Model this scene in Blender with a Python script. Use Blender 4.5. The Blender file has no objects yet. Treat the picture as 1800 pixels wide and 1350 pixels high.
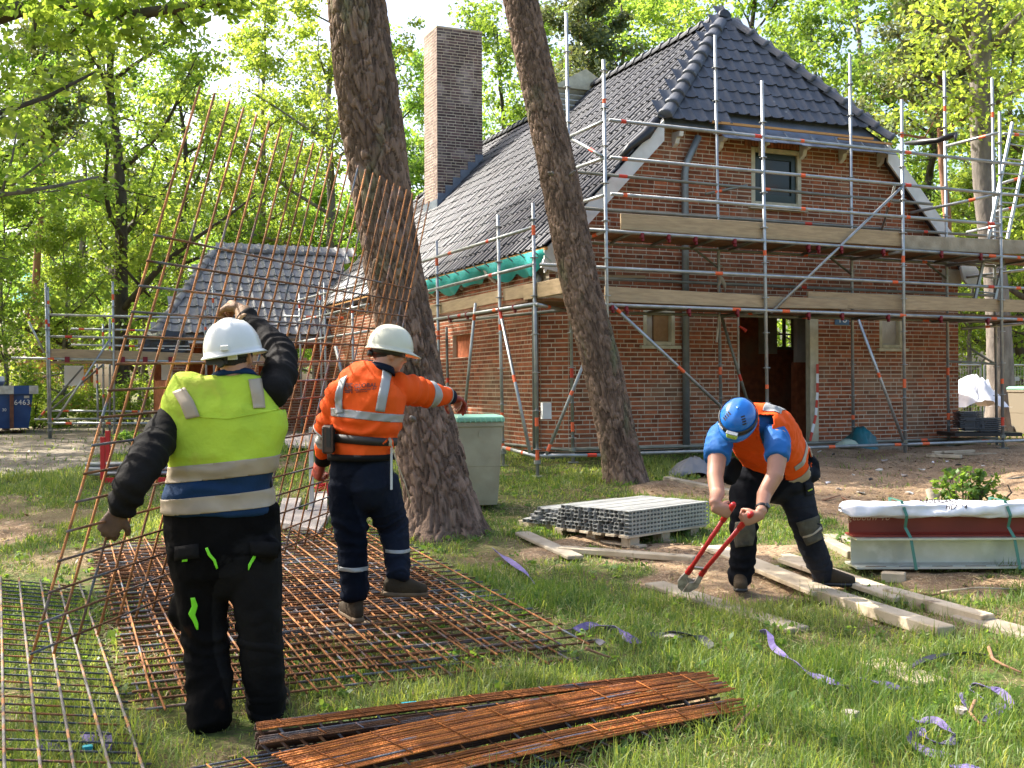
import bpy, bmesh, math, random
import numpy as np
from mathutils import Vector, Matrix

scene = bpy.context.scene
rng = np.random.default_rng(7)
random.seed(7)
PI = math.pi

# ------------------------------------------------------------------ camera
FPX = 1950.0                 # focal length in pixels of the 1800 x 1350 photograph
CAMZ = 1.55
ROLL = 0.005
cam_d = bpy.data.cameras.new('camera')
cam = bpy.data.objects.new('camera', cam_d)
scene.collection.objects.link(cam)
cam_d.sensor_width = 36.0
cam_d.lens = FPX / 1800.0 * 36.0
cam_d.clip_start = 0.1
cam_d.clip_end = 600.0
_R = Vector((1, 0, -ROLL)).normalized(); _U = Vector((ROLL, 0, 1)).normalized()
_m = Matrix.Identity(4)
for _i in range(3):
    _m[_i][0] = _R[_i]; _m[_i][1] = _U[_i]; _m[_i][2] = (0, -1, 0)[_i]
_m[2][3] = CAMZ
cam.matrix_world = _m
scene.camera = cam

# ------------------------------------------------------------------ sky and sun
SUN_EL = math.radians(46)
SUN_H = Vector((-0.88, 0.47, 0)).normalized()           # horizontal direction towards the sun
sun_dir = Vector((SUN_H.x * math.cos(SUN_EL), SUN_H.y * math.cos(SUN_EL), math.sin(SUN_EL)))
world = bpy.data.worlds.new('World'); scene.world = world
world.use_nodes = True
wn = world.node_tree.nodes; wl = world.node_tree.links
bg = wn['Background']
sky = wn.new('ShaderNodeTexSky')
sky.sky_type = 'NISHITA'
sky.sun_disc = False
sky.sun_elevation = SUN_EL
sky.sun_rotation = math.atan2(SUN_H.x, SUN_H.y)
sky.air_density = 1.0; sky.dust_density = 5.0; sky.ozone_density = 1.0
wl.new(sky.outputs[0], bg.inputs[0])
bg.inputs[1].default_value = 0.15
sd = bpy.data.lights.new('sun', 'SUN')
sd.energy = 4.3; sd.angle = math.radians(0.6); sd.color = (1.0, 0.945, 0.86)
sun = bpy.data.objects.new('sun', sd); scene.collection.objects.link(sun)
sun.rotation_euler = (-sun_dir).to_track_quat('-Z', 'Y').to_euler()
sun.location = (-20, -10, 30)
scene.view_settings.view_transform = 'Standard'
scene.view_settings.look = 'None'
scene.view_settings.gamma = 1.0
scene.view_settings.use_curve_mapping = False
scene.view_settings.exposure = 1.48
scene.render.engine = 'CYCLES'
cy = scene.cycles
cy.use_denoising = True
cy.max_bounces = 8; cy.diffuse_bounces = 3; cy.glossy_bounces = 3
cy.transmission_bounces = 4; cy.transparent_max_bounces = 4
cy.sample_clamp_indirect = 6.0
cy.caustics_reflective = False; cy.caustics_refractive = False

# ------------------------------------------------------------------ pixel <-> place
def ray(px, py):
    dx = (px - 900.0) / FPX; dy = (675.0 - py) / FPX
    return Vector((dx + ROLL * dy, 1.0, dy - ROLL * dx))
CAMP = Vector((0, 0, CAMZ))
def P(px, py, Y):
    return CAMP + ray(px, py) * Y
def proj(p):
    q = Vector(p) - CAMP
    return (900 + FPX * (q.x - ROLL * q.z) / q.y, 675 - FPX * (q.z + ROLL * q.x) / q.y)
def PL(px, py, p0, n):
    d = ray(px, py)
    return CAMP + d * ((Vector(p0) - CAMP).dot(n) / d.dot(n))
_GY = [-60, 2.0, 4.3, 14.4, 17.0, 22, 27, 60, 400]
_GZ = [-0.02, -0.02, 0.0, 0.354, 0.47, 0.45, 0.41, 0.45, 0.6]
def vnoise(x, y, seed=0):
    """smooth 2-D value noise in 0..1 for numpy arrays"""
    x = np.asarray(x, float); y = np.asarray(y, float)
    xi = np.floor(x).astype(np.int64); yi = np.floor(y).astype(np.int64)
    fx = x - xi; fy = y - yi
    fx = fx * fx * (3 - 2 * fx); fy = fy * fy * (3 - 2 * fy)
    def h(a, b):
        n = (a * 374761393 + b * 668265263 + seed * 974634777) & 0x7fffffff
        n = ((n ^ (n >> 13)) * 1274126177) & 0x7fffffff
        return ((n ^ (n >> 16)) & 0xffff) / 65535.0
    a = h(xi, yi); b = h(xi + 1, yi); c = h(xi, yi + 1); d = h(xi + 1, yi + 1)
    return (a * (1 - fx) + b * fx) * (1 - fy) + (c * (1 - fx) + d * fx) * fy
def vnoise3(p, seed=0):
    p = np.asarray(p, float)
    i = np.floor(p).astype(np.int64); f = p - i; f = f * f * (3 - 2 * f)
    def h(a, b, c):
        n = (a * 374761393 + b * 668265263 + c * 1442695041 + seed * 974634777) & 0x7fffffff
        n = ((n ^ (n >> 13)) * 1274126177) & 0x7fffffff
        return ((n ^ (n >> 16)) & 0xffff) / 65535.0
    r = 0
    for dx in (0, 1):
        for dy in (0, 1):
            for dz in (0, 1):
                w = (f[:, 0] if dx else 1 - f[:, 0]) * (f[:, 1] if dy else 1 - f[:, 1]) * (f[:, 2] if dz else 1 - f[:, 2])
                r = r + w * h(i[:, 0] + dx, i[:, 1] + dy, i[:, 2] + dz)
    return r
def zgv(x, y):
    z = np.interp(y, _GY, _GZ)
    k = np.clip((np.asarray(y) - 2) / 3, 0, 1)
    return z + k * ((vnoise(x * 0.9, y * 0.9, 3) - .5) * .05 + (vnoise(x * 3.1, y * 3.1, 4) - .5) * .02)
def zg(x, y):
    return float(zgv(np.array([x]), np.array([y]))[0])
def G(px, py, h=0.0):
    lo, hi = 2.5, 90.0
    for _ in range(40):
        m = (lo + hi) / 2
        q = P(px, py, m)
        if q.z - zg(q.x, q.y) - h > 0: lo = m
        else: hi = m
    return P(px, py, (lo + hi) / 2)

# ------------------------------------------------------------------ objects
WPOS = {}
def link(o): scene.collection.objects.link(o)
def tag(o, label=None, cat=None, group=None, kind=None):
    if label: o['label'] = label
    if cat: o['category'] = cat
    if group: o['group'] = group
    if kind: o['kind'] = kind
    return o
def thing(name, loc, label, cat, group=None):
    o = bpy.data.objects.new(name, None); link(o)
    o.empty_display_size = 0.1
    o.location = loc; WPOS[o.name] = Vector(loc)
    return tag(o, label, cat, group)
def place(name, me, loc, parent=None, rot=None, scale=None):
    """link a mesh as an object whose world position is loc"""
    o = bpy.data.objects.new(name, me); link(o)
    loc = Vector(loc)
    if parent is not None:
        o.parent = parent
        o.location = loc - WPOS[parent.name]
    else:
        o.location = loc
    WPOS[o.name] = loc
    if rot is not None:
        o.rotation_mode = 'QUATERNION'; o.rotation_quaternion = rot
    if scale is not None: o.scale = scale
    return o
def np_mesh(name, V, F, mats=None, smooth=False, attrs=None, colors=None):
    """F: (m,k) int array, or list of tuples"""
    me = bpy.data.meshes.new(name)
    V = np.asarray(V, np.float32).reshape(-1, 3)
    if isinstance(F, np.ndarray):
        m, k = F.shape
        me.vertices.add(len(V)); me.vertices.foreach_set('co', V.ravel())
        me.loops.add(m * k); me.loops.foreach_set('vertex_index', F.astype(np.int32).ravel())
        me.polygons.add(m)
        me.polygons.foreach_set('loop_start', np.arange(0, m * k, k, dtype=np.int32))
        me.polygons.foreach_set('loop_total', np.full(m, k, np.int32))
        nf = m
        me.update(calc_edges=True)
    else:
        me.from_pydata(V.tolist(), [], F); nf = len(F)
        me.update()
    if attrs:
        for an, (dom, arr) in attrs.items():
            a = me.attributes.new(an, 'FLOAT', dom); a.data.foreach_set('value', np.asarray(arr, np.float32))
    if colors:
        for an, (dom, arr) in colors.items():
            a = me.attributes.new(an, 'FLOAT_COLOR', dom); a.data.foreach_set('color', np.asarray(arr, np.float32).ravel())
    if smooth:
        me.polygons.foreach_set('use_smooth', np.ones(nf, bool))
    if mats is not None:
        for mm in (mats if isinstance(mats, (list, tuple)) else [mats]): me.materials.append(mm)
    return me

class MB:
    def __init__(s): s.v = []; s.f = []; s.t = []
    def add(s, vs, fs, tint=1.0):
        b = len(s.v); s.v += [tuple(x) for x in vs]
        s.f += [tuple(i + b for i in f) for f in fs]; s.t += [tint] * len(fs)
        return s
    def obox(s, c, ax, ay, az, tint=1.0):
        """box of half vectors ax, ay, az"""
        c = Vector(c); ax = Vector(ax); ay = Vector(ay); az = Vector(az)
        vs = [c + sx * ax + sy * ay + sz * az for sz in (-1, 1) for sy in (-1, 1) for sx in (-1, 1)]
        if ax.cross(ay).dot(az) > 0:
            fs = [(0, 2, 3, 1), (4, 5, 7, 6), (0, 1, 5, 4), (2, 6, 7, 3), (0, 4, 6, 2), (1, 3, 7, 5)]
        else:
            fs = [(1, 3, 2, 0), (6, 7, 5, 4), (4, 5, 1, 0), (3, 7, 6, 2), (2, 6, 4, 0), (5, 7, 3, 1)]
        return s.add(vs, fs, tint)
    def box(s, c, sx, sy, sz, rz=0.0, tint=1.0):
        cz, sn = math.cos(rz), math.sin(rz)
        return s.obox(c, (cz * sx / 2, sn * sx / 2, 0), (-sn * sy / 2, cz * sy / 2, 0), (0, 0, sz / 2), tint)
    def beam(s, p, q, w, h, up=(0, 0, 1), tint=1.0):
        p = Vector(p); q = Vector(q); d = (q - p) / 2
        n = d.normalized(); up = Vector(up)
        sd_ = n.cross(up).normalized(); up2 = sd_.cross(n).normalized()
        return s.obox((p + q) / 2, d, sd_ * w / 2, up2 * h / 2, tint)
    def tube(s, p, q, r, n=8, caps=True, tint=1.0, r2=None):
        return s.poly([p, q], [r, r if r2 is None else r2], n, caps, tint)
    def poly(s, pts, rs, n=8, caps=True, tint=1.0):
        pts = [Vector(p) for p in pts]
        if not isinstance(rs, (list, tuple)): rs = [rs] * len(pts)
        vs = []; fs = []
        ref = None
        for i, p in enumerate(pts):
            t = (pts[min(i + 1, len(pts) - 1)] - pts[max(i - 1, 0)])
            t = t.normalized() if t.length > 1e-9 else Vector((0, 0, 1))
            if ref is None:
                ref = Vector((0, 0, 1)) if abs(t.z) < .9 else Vector((1, 0, 0))
            a = t.cross(ref).normalized(); b = t.cross(a).normalized(); ref = -b if (-b).length else ref
            ref = a.cross(t)
            for k in range(n):
                w = 2 * PI * k / n
                vs.append(p + (a * math.cos(w) + b * math.sin(w)) * rs[i])
        for i in range(len(pts) - 1):
            for k in range(n):
                k2 = (k + 1) % n
                fs.append((i * n + k, i * n + k2, (i + 1) * n + k2, (i + 1) * n + k))
        if caps:
            fs.append(tuple(range(n - 1, -1, -1))); fs.append(tuple(range((len(pts) - 1) * n, len(pts) * n)))
        return s.add(vs, fs, tint)
    def lathe(s, c, prof, n=16, ax=(0, 0, 1), tint=1.0, sx=1.0, sy=1.0, side=None):
        c = Vector(c); ax = Vector(ax).normalized()
        a = Vector(side) if side is not None else (Vector((1, 0, 0)) if abs(ax.x) < .9 else Vector((0, 1, 0)))
        a = (a - ax * a.dot(ax)).normalized(); b = ax.cross(a)
        vs = []; fs = []
        for (r, z) in prof:
            for k in range(n):
                w = 2 * PI * k / n
                vs.append(c + ax * z + a * (r * math.cos(w) * sx) + b * (r * math.sin(w) * sy))
        for i in range(len(prof) - 1):
            for k in range(n):
                k2 = (k + 1) % n
                fs.append((i * n + k, i * n + k2, (i + 1) * n + k2, (i + 1) * n + k))
        fs.append(tuple(range(n - 1, -1, -1))); fs.append(tuple(range((len(prof) - 1) * n, len(prof) * n)))
        return s.add(vs, fs, tint)
    def poly_extrude(s, pts, d, tint=1.0):
        """planar polygon pts (world) extruded by vector d"""
        n = len(pts); d = Vector(d)
        vs = [Vector(p) for p in pts] + [Vector(p) + d for p in pts]
        fs = [tuple(range(n - 1, -1, -1)), tuple(range(n, 2 * n))]
        fs += [(i, (i + 1) % n, n + (i + 1) % n, n + i) for i in range(n)]
        return s.add(vs, fs, tint)
    def build(s, name, mat, parent=None, label=None, cat=None, group=None, kind=None, smooth=False, loc=None, bevel=0):
        V = np.array([tuple(x) for x in s.v], float)
        if loc is None:
            if parent is not None and parent.data is None: loc = WPOS[parent.name]
            elif parent is not None: loc = WPOS[parent.name]
            else: loc = Vector(((V[:, 0].min() + V[:, 0].max()) / 2, (V[:, 1].min() + V[:, 1].max()) / 2, V[:, 2].min()))
        me = np_mesh(name, V - np.array(tuple(loc)), s.f, mat, smooth, {'tint': ('FACE', s.t)})
        o = place(name, me, loc, parent)
        if bevel:
            b = o.modifiers.new('bevel', 'BEVEL'); b.width = bevel; b.segments = 1; b.limit_method = 'ANGLE'
        return tag(o, label, cat, group, kind)

def kids(o): return list(o.children)
def dup(o, parent=None, loc=None, rotz=None, scale=None, label=None, top=True):
    c = o.copy(); link(c)
    if parent is not None: c.parent = parent
    if top:
        if loc is not None: c.location = loc
        if rotz is not None: c.rotation_euler = (0, 0, rotz)
        if scale is not None: c.scale = scale
        if label: c['label'] = label
        WPOS[c.name] = Vector(c.location)
    for k in kids(o): dup(k, c, top=False)
    return c

# ------------------------------------------------------------------ materials
def mat(name, col, rough=.6, metal=0.0, col2=None, ns=6.0, lo=.35, hi=.65, bump=0.0, bs=40.0, tint=0.0,
        stretch=(1, 1, 1), spec=.5, rnd=0.0, col3=None, ns3=2.0, lo3=.5, hi3=.7, coat=0.0, obj=False, bstretch=None, detail=5):
    m = bpy.data.materials.new(name); m.use_nodes = True
    nt = m.node_tree; n = nt.nodes; l = nt.links
    b = n['Principled BSDF']
    b.inputs['Roughness'].default_value = rough; b.inputs['Metallic'].default_value = metal
    b.inputs['Specular IOR Level'].default_value = spec
    b.inputs['Coat Weight'].default_value = coat
    if obj:
        tc = n.new('ShaderNodeTexCoord'); src = tc.outputs['Object']
    else:
        g = n.new('ShaderNodeNewGeometry'); src = g.outputs['Position']
    mp = n.new('ShaderNodeMapping'); mp.inputs['Scale'].default_value = stretch
    l.new(src, mp.inputs['Vector'])
    if obj or rnd:
        oi = n.new('ShaderNodeObjectInfo')
        ad = n.new('ShaderNodeVectorMath'); ad.operation = 'ADD'
        ml = n.new('ShaderNodeMath'); ml.operation = 'MULTIPLY'; ml.inputs[1].default_value = 37.0
        l.new(oi.outputs['Random'], ml.inputs[0]); l.new(mp.outputs[0], ad.inputs[0]); l.new(ml.outputs[0], ad.inputs[1])
        vec = ad.outputs[0]
    else: vec = mp.outputs[0]
    def noise(scale, detail=detail):
        t = n.new('ShaderNodeTexNoise'); t.inputs['Scale'].default_value = scale; t.inputs['Detail'].default_value = detail
        l.new(vec, t.inputs['Vector']); return t.outputs['Fac']
    def mr(x, a, c, d=0.0, e=1.0):
        r = n.new('ShaderNodeMapRange'); r.inputs[1].default_value = a; r.inputs[2].default_value = c
        r.inputs[3].default_value = d; r.inputs[4].default_value = e
        l.new(x, r.inputs[0]); return r.outputs[0]
    def mix(fac, a, c, mode='MIX'):
        x = n.new('ShaderNodeMix'); x.data_type = 'RGBA'; x.blend_type = mode
        if isinstance(fac, float): x.inputs[0].default_value = fac
        else: l.new(fac, x.inputs[0])
        for k, y in ((6, a), (7, c)):
            if isinstance(y, (tuple, list)): x.inputs[k].default_value = (*y[:3], 1)
            else: l.new(y, x.inputs[k])
        return x.outputs[2]
    c = tuple(col)
    if col2 is not None: c = mix(mr(noise(ns), lo, hi), col, col2)
    if col3 is not None: c = mix(mr(noise(ns3), lo3, hi3), c, col3)
    if tint:
        a = n.new('ShaderNodeAttribute'); a.attribute_name = 'tint'
        f = mr(a.outputs['Fac'], 0.0, 1.0, 1 - tint, 1 + tint * .6)
        cc = n.new('ShaderNodeCombineColor')
        for k in range(3): l.new(f, cc.inputs[k])
        c = mix(1.0, c, cc.outputs[0], 'MULTIPLY')
    if rnd:
        f = mr(oi.outputs['Random'], 0, 1, 1 - rnd, 1 + rnd)
        cc = n.new('ShaderNodeCombineColor')
        for k in range(3): l.new(f, cc.inputs[k])
        c = mix(1.0, c, cc.outputs[0], 'MULTIPLY')
    if isinstance(c, tuple): b.inputs['Base Color'].default_value = (*c, 1)
    else: l.new(c, b.inputs['Base Color'])
    if bump:
        if bstretch:
            mp2 = n.new('ShaderNodeMapping'); mp2.inputs['Scale'].default_value = bstretch
            l.new(src, mp2.inputs['Vector']); vec = mp2.outputs[0]
        bn = n.new('ShaderNodeBump'); bn.inputs['Strength'].default_value = min(1, bump); bn.inputs['Distance'].default_value = .02
        l.new(noise(bs, 6), bn.inputs['Height']); l.new(bn.outputs[0], b.inputs['Normal'])
    return m

def leaf_mat(name, c1, c2, trans=.45, rough=.45, hue=0.0):
    """leaves: a per-leaf tint picks between two greens; thin, so some light passes through"""
    m = bpy.data.materials.new(name); m.use_nodes = True
    nt = m.node_tree; n = nt.nodes; l = nt.links
    b = n['Principled BSDF']; out = n['Material Output']
    a = n.new('ShaderNodeAttribute'); a.attribute_name = 'tint'
    oi = n.new('ShaderNodeObjectInfo')
    x = n.new('ShaderNodeMix'); x.data_type = 'RGBA'
    l.new(a.outputs['Fac'], x.inputs[0]); x.inputs[6].default_value = (*c1, 1); x.inputs[7].default_value = (*c2, 1)
    h = n.new('ShaderNodeHueSaturation')
    r = n.new('ShaderNodeMapRange'); r.inputs[3].default_value = .5 - hue; r.inputs[4].default_value = .5 + hue
    l.new(oi.outputs['Random'], r.inputs[0]); l.new(r.outputs[0], h.inputs['Hue']); l.new(x.outputs[2], h.inputs['Color'])
    b.inputs['Roughness'].default_value = rough; b.inputs['Specular IOR Level'].default_value = .35
    l.new(h.outputs[0], b.inputs['Base Color'])
    t = n.new('ShaderNodeBsdfTranslucent')
    y = n.new('ShaderNodeMix'); y.data_type = 'RGBA'; y.blend_type = 'MULTIPLY'; y.inputs[0].default_value = 1
    l.new(h.outputs[0], y.inputs[6]); y.inputs[7].default_value = (2.1, 1.85, .85, 1)
    l.new(y.outputs[2], t.inputs['Color'])
    s = n.new('ShaderNodeMixShader'); s.inputs[0].default_value = trans
    l.new(b.outputs[0], s.inputs[1]); l.new(t.outputs[0], s.inputs[2]); l.new(s.outputs[0], out.inputs['Surface'])
    return m

M = {}
M['brick'] = mat('red_brick', (.43, .138, .060), .85, spec=.2, col2=(.28, .086, .040), ns=9, bump=.5, bs=90, tint=.40, col3=(.33, .19, .11), ns3=1.1, lo3=.52, hi3=.74)
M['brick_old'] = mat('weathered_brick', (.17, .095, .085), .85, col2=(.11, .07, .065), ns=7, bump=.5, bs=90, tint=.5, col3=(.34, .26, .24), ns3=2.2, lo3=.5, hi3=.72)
M['brick_sunlit'] = mat('sunlit_brick', (.40, .30, .27), .85, col2=(.27, .18, .16), ns=7, bump=.5, bs=90, tint=.3)  # chimney's left face: sun glare painted in as a paler brick colour
M['mortar'] = mat('lime_mortar', (.66, .54, .39), .9, col2=(.50, .41, .29), ns=4, bump=.4, bs=120)
M['tile'] = mat('black_glazed_roof_tile', (.036, .039, .046), .42, spec=.42, col2=(.058, .061, .068), ns=3, tint=.45, col3=(.095, .095, .088), ns3=1.3, lo3=.58, hi3=.75, bump=.1, bs=60, rnd=.08)
M['tile_front'] = mat('worn_slate_grey_roof_tile', (.085, .094, .112), .5, col2=(.055, .060, .072), ns=3, tint=.35, bump=.25, bs=60, col3=(.24, .25, .26), ns3=7, lo3=.66, hi3=.78, rnd=.1)
M['tile_grey'] = mat('grey_roof_tile', (.30, .285, .265), .5, col2=(.20, .19, .18), ns=4, tint=.35, bump=.2, bs=60, rnd=.1)
M['white'] = mat('white_painted_wood', (.78, .77, .72), .5, col2=(.66, .65, .6), ns=5, bump=.1)
M['cream'] = mat('cream_painted_wood', (.66, .60, .42), .55, col2=(.5, .45, .3), ns=7, bump=.15)
M['stone'] = mat('sandstone_block', (.50, .42, .29), .85, col2=(.40, .33, .22), ns=6, bump=.3)
M['plaster'] = mat('old_wall_plaster', (.66, .60, .50), .9, col2=(.5, .44, .36), ns=3, bump=.3)
M['dark_green'] = mat('dark_green_paint', (.012, .03, .022), .35)
M['board'] = mat('chipboard_panel', (.38, .22, .10), .8, col2=(.30, .17, .075), ns=12, bump=.1)
M['teal'] = mat('teal_roof_membrane', (.03, .42, .38), .5, col2=(.05, .52, .47), ns=5, bump=.4, bs=14)
M['lead'] = mat('lead_sheet', (.15, .18, .23), .45, metal=.3, col2=(.22, .25, .30), ns=5, bump=.3, bs=12)
M['batten'] = mat('fresh_wood_batten', (.62, .32, .10), .7, col2=(.5, .25, .08), ns=9, stretch=(1, 1, 6))
M['zinc'] = mat('zinc_downpipe', (.30, .32, .32), .5, metal=.5, col2=(.22, .24, .23), ns=6, bump=.1)
M['plinth'] = mat('dark_plinth', (.05, .085, .08), .8, col2=(.03, .05, .045), ns=5)
M['concrete'] = mat('dusty_concrete', (.30, .23, .155), .95, col2=(.2, .15, .1), ns=6, bump=.6, bs=25)
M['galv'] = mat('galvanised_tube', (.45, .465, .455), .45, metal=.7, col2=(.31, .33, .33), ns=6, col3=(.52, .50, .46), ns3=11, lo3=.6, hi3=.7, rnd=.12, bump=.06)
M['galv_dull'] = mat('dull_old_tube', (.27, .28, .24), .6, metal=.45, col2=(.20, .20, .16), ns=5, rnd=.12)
M['red_band'] = mat('red_tape', (.62, .05, .02), .5)
M['orange_band'] = mat('orange_red_tape', (.8, .13, .035), .5)
M['coupler'] = mat('red_coupler', (.20, .02, .025), .45, metal=.3, col2=(.2, .012, .02), ns=20)
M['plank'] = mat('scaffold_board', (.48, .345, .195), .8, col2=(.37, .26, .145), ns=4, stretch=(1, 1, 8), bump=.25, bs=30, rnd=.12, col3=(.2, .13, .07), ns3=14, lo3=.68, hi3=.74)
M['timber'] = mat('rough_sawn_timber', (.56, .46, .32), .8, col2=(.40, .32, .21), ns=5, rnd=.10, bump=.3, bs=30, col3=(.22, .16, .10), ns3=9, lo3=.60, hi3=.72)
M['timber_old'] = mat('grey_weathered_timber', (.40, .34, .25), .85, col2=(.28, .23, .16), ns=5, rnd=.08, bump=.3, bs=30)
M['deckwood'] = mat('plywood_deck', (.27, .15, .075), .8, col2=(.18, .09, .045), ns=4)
M['rust'] = mat('rusty_rebar', (.44, .18, .06), .8, spec=.25, col2=(.21, .09, .036), ns=9, lo=.4, hi=.6, col3=(.15, .17, .19), ns3=3.5, lo3=.56, hi3=.66, rnd=.25, bump=.5, bs=160)
M['rust_dark'] = mat('weathered_rebar', (.26, .12, .05), .8, spec=.25, col2=(.11, .055, .03), ns=9, col3=(.16, .17, .18), ns3=2.6, lo3=.5, hi3=.62, rnd=.25, bump=.5, bs=160)
M['steel_bar'] = mat('blue_grey_rebar', (.10, .11, .13), .6, metal=.2, col2=(.05, .055, .065), ns=8, col3=(.32, .12, .035), ns3=5, lo3=.5, hi3=.62, rnd=.15, bump=.5, bs=160)
M['rust_strip'] = mat('orange_rust', (.58, .19, .032), .8, col2=(.30, .09, .02), ns=12, col3=(.20, .22, .25), ns3=2.2, lo3=.62, hi3=.68, rnd=.38, bump=.6, bs=120)
M['bark'] = mat('pine_bark', (.25, .168, .118), .92, col2=(.15, .100, .072), ns=9, bump=.7, bs=70, tint=.6, spec=.2, col3=(.13, .14, .075), ns3=3.0, lo3=.60, hi3=.75, stretch=(1, 1, .35))
M['bark_grey'] = mat('grey_bark', (.25, .215, .18), .9, col2=(.14, .12, .10), ns=8, bump=.5, bs=40, stretch=(1, 1, .4))
M['bark_dark'] = mat('dark_oak_bark', (.10, .078, .055), .95, col2=(.055, .043, .032), ns=8, bump=.5, bs=40, stretch=(1, 1, .4))
M['bark_pine'] = mat('orange_pine_bark', (.36, .185, .10), .9, col2=(.22, .11, .065), ns=8, bump=.5, bs=40, stretch=(1, 1, .4))
M['leaf'] = leaf_mat('spring_leaf', (.10, .205, .042), (.27, .38, .10), .6, hue=.018)
M['leaf_dark'] = leaf_mat('mid_green_leaf', (.075, .165, .036), (.20, .30, .075), .56, hue=.015)
M['needle'] = leaf_mat('pine_needle', (.10, .14, .075), (.18, .21, .11), .3, hue=.01)
M['grassblade'] = leaf_mat('grass_blade', (.075, .158, .028), (.32, .36, .12), .42)
M['thatch'] = leaf_mat('dry_grass_thatch', (.26, .20, .10), (.44, .36, .20), .2)
M['black_plastic'] = mat('black_plastic', (.015, .015, .016), .4)
M['bin_beige'] = mat('beige_bin_plastic', (.36, .34, .23), .5, col2=(.28, .26, .17), ns=4, bump=.05)
M['bin_green'] = mat('green_bin_lid', (.20, .42, .29), .45)
M['rust_black'] = mat('blackened_rust', (.075, .032, .016), .8, col2=(.04, .02, .012), ns=14)
M['bin_brown'] = mat('grey_brown_bin_plastic', (.22, .19, .14), .5)
M['skip_blue'] = mat('blue_skip_paint', (.012, .055, .19), .45, col2=(.02, .08, .25), ns=4, col3=(.14, .06, .03), ns3=5, lo3=.68, hi3=.72)
M['skip_white'] = mat('white_skip_paint', (.62, .60, .54), .6, col2=(.42, .38, .32), ns=8)
M['rusty'] = mat('rusty_steel', (.20, .08, .04), .8, col2=(.10, .04, .03), ns=8)
M['red_paint'] = mat('red_paint', (.55, .02, .02), .4)
M['sign_blue'] = mat('blue_house_sign', (.075, .16, .26), .4)
M['foil'] = mat('black_foil', (.03, .03, .032), .3, bump=.8, bs=10)
M['ink_white'] = mat('white_lettering', (.85, .85, .83), .5)
M['ink_dark'] = mat('dark_lettering', (.04, .025, .03), .6)
M['chalk'] = mat('chalk_writing', (.60, .42, .30), .9)
# ------------------------------------------------------------------ the house frame
th = math.radians(23.4)
UU = Vector((math.cos(th), math.sin(th), 0)); VV = Vector((-math.sin(th), math.cos(th), 0))
C0 = Vector((.549, 16.24, 0)); HW = 7.9
ZU = Vector((0, 0, 1))
def H(s, d, z): return C0 + UU * s + VV * d + ZU * z
def hs(p): return (p - C0).dot(UU)
def hd(p): return (p - C0).dot(VV)
def HF(px, py, d=0.0): return PL(px, py, H(0, d, 0), VV)      # pixel on the plane parallel to the front wall
def HS(px, py, s=0.0): return PL(px, py, H(s, 0, 0), UU)      # pixel on the plane parallel to the left wall
ZE = 3.62                # eave
SL = 1.03                # roof pitch (tan)
HALF = HW / 2
ZR = ZE + .02 + HALF * SL + .08      # ridge ~ 7.8
CH = .0515; COURSE = .0675            # brick courses
# ------------------------------------------------------------------ ground
def inpoly(x, y, poly):
    r = np.zeros(x.shape, bool); n = len(poly)
    for i in range(n):
        x1, y1 = poly[i]; x2, y2 = poly[(i + 1) % n]
        c = ((y1 > y) != (y2 > y)) & (x < (x2 - x1) * (y - y1) / ((y2 - y1) if y2 != y1 else 1e-9) + x1)
        r ^= c
    return r
def gpoly(pp): return [(G(*p).x, G(*p).y) for p in pp]
SAND = [gpoly([(1150, 872), (1215, 838), (1350, 812), (1440, 790), (1900, 770), (2300, 770), (2300, 905), (1800, 905), (1660, 905), (1560, 930), (1470, 945), (1430, 900), (1390, 880), (1240, 885)]),
        gpoly([(1080, 985), (1240, 968), (1420, 985), (1500, 1020), (1440, 1050), (1330, 1062), (1200, 1035), (1110, 1010)]),
        gpoly([(940, 955), (1090, 960), (1170, 975), (1090, 992), (950, 975)]),
        gpoly([(1590, 1005), (1810, 1005), (1810, 1045), (1640, 1035)]),
        gpoly([(-300, 925), (60, 922), (100, 945), (40, 968), (-300, 972)]),
        gpoly([(1150, 1170), (1330, 1180), (1300, 1215), (1180, 1205)])]
PATH = [gpoly([(-900, 745), (140, 742), (330, 748), (420, 755), (300, 775), (215, 800), (120, 822), (-40, 838), (-900, 850)]),
        gpoly([(440, 755), (600, 750), (640, 765), (560, 790), (460, 780)])]
def zones(x, y):
    wx = x + (vnoise(x * 1.3, y * 1.3, 11) - .5) * 1.1 + (vnoise(x * 5, y * 5, 12) - .5) * .35
    wy = y + (vnoise(x * 1.3, y * 1.3, 13) - .5) * 1.1 + (vnoise(x * 5, y * 5, 14) - .5) * .35
    s = np.zeros(x.shape); p = np.zeros(x.shape)
    for q in SAND: s = np.maximum(s, inpoly(wx, wy, q) * 1.0)
    for q in PATH: p = np.maximum(p, inpoly(wx, wy, q) * 1.0)
    far = (y > 20) & (x > 3.0)
    s = np.maximum(s, far * (vnoise(x * .6, y * .6, 21) > .35) * 1.0)
    thin = np.clip((vnoise(x * .9, y * .9, 31) - .74) * 6, 0, .6)
    s = np.maximum(s, thin)
    return s, p
def axis(lo, hi, flo, fhi, st):
    a = list(np.arange(flo, fhi, st)); b = [flo]; d = st
    while b[-1] > lo: d *= 1.35; b.append(b[-1] - d)
    c = [fhi]; d = st
    while c[-1] < hi: d *= 1.35; c.append(c[-1] + d)
    return np.array(sorted(set(b[1:] + a + c)))
gx = axis(-260, 260, -9, 11, .11); gy = axis(-60, 380, 3.2, 22, .11)
GX, GY = np.meshgrid(gx, gy)
fx_, fy_ = GX.ravel(), GY.ravel()
GZ = zgv(fx_, fy_)
sb, pb = zones(fx_, fy_)
GZ = GZ + sb * ((vnoise(fx_ * 2.2, fy_ * 2.2, 41) - .4) * .07 + (vnoise(fx_ * 7, fy_ * 7, 42) - .5) * .03)
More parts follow.
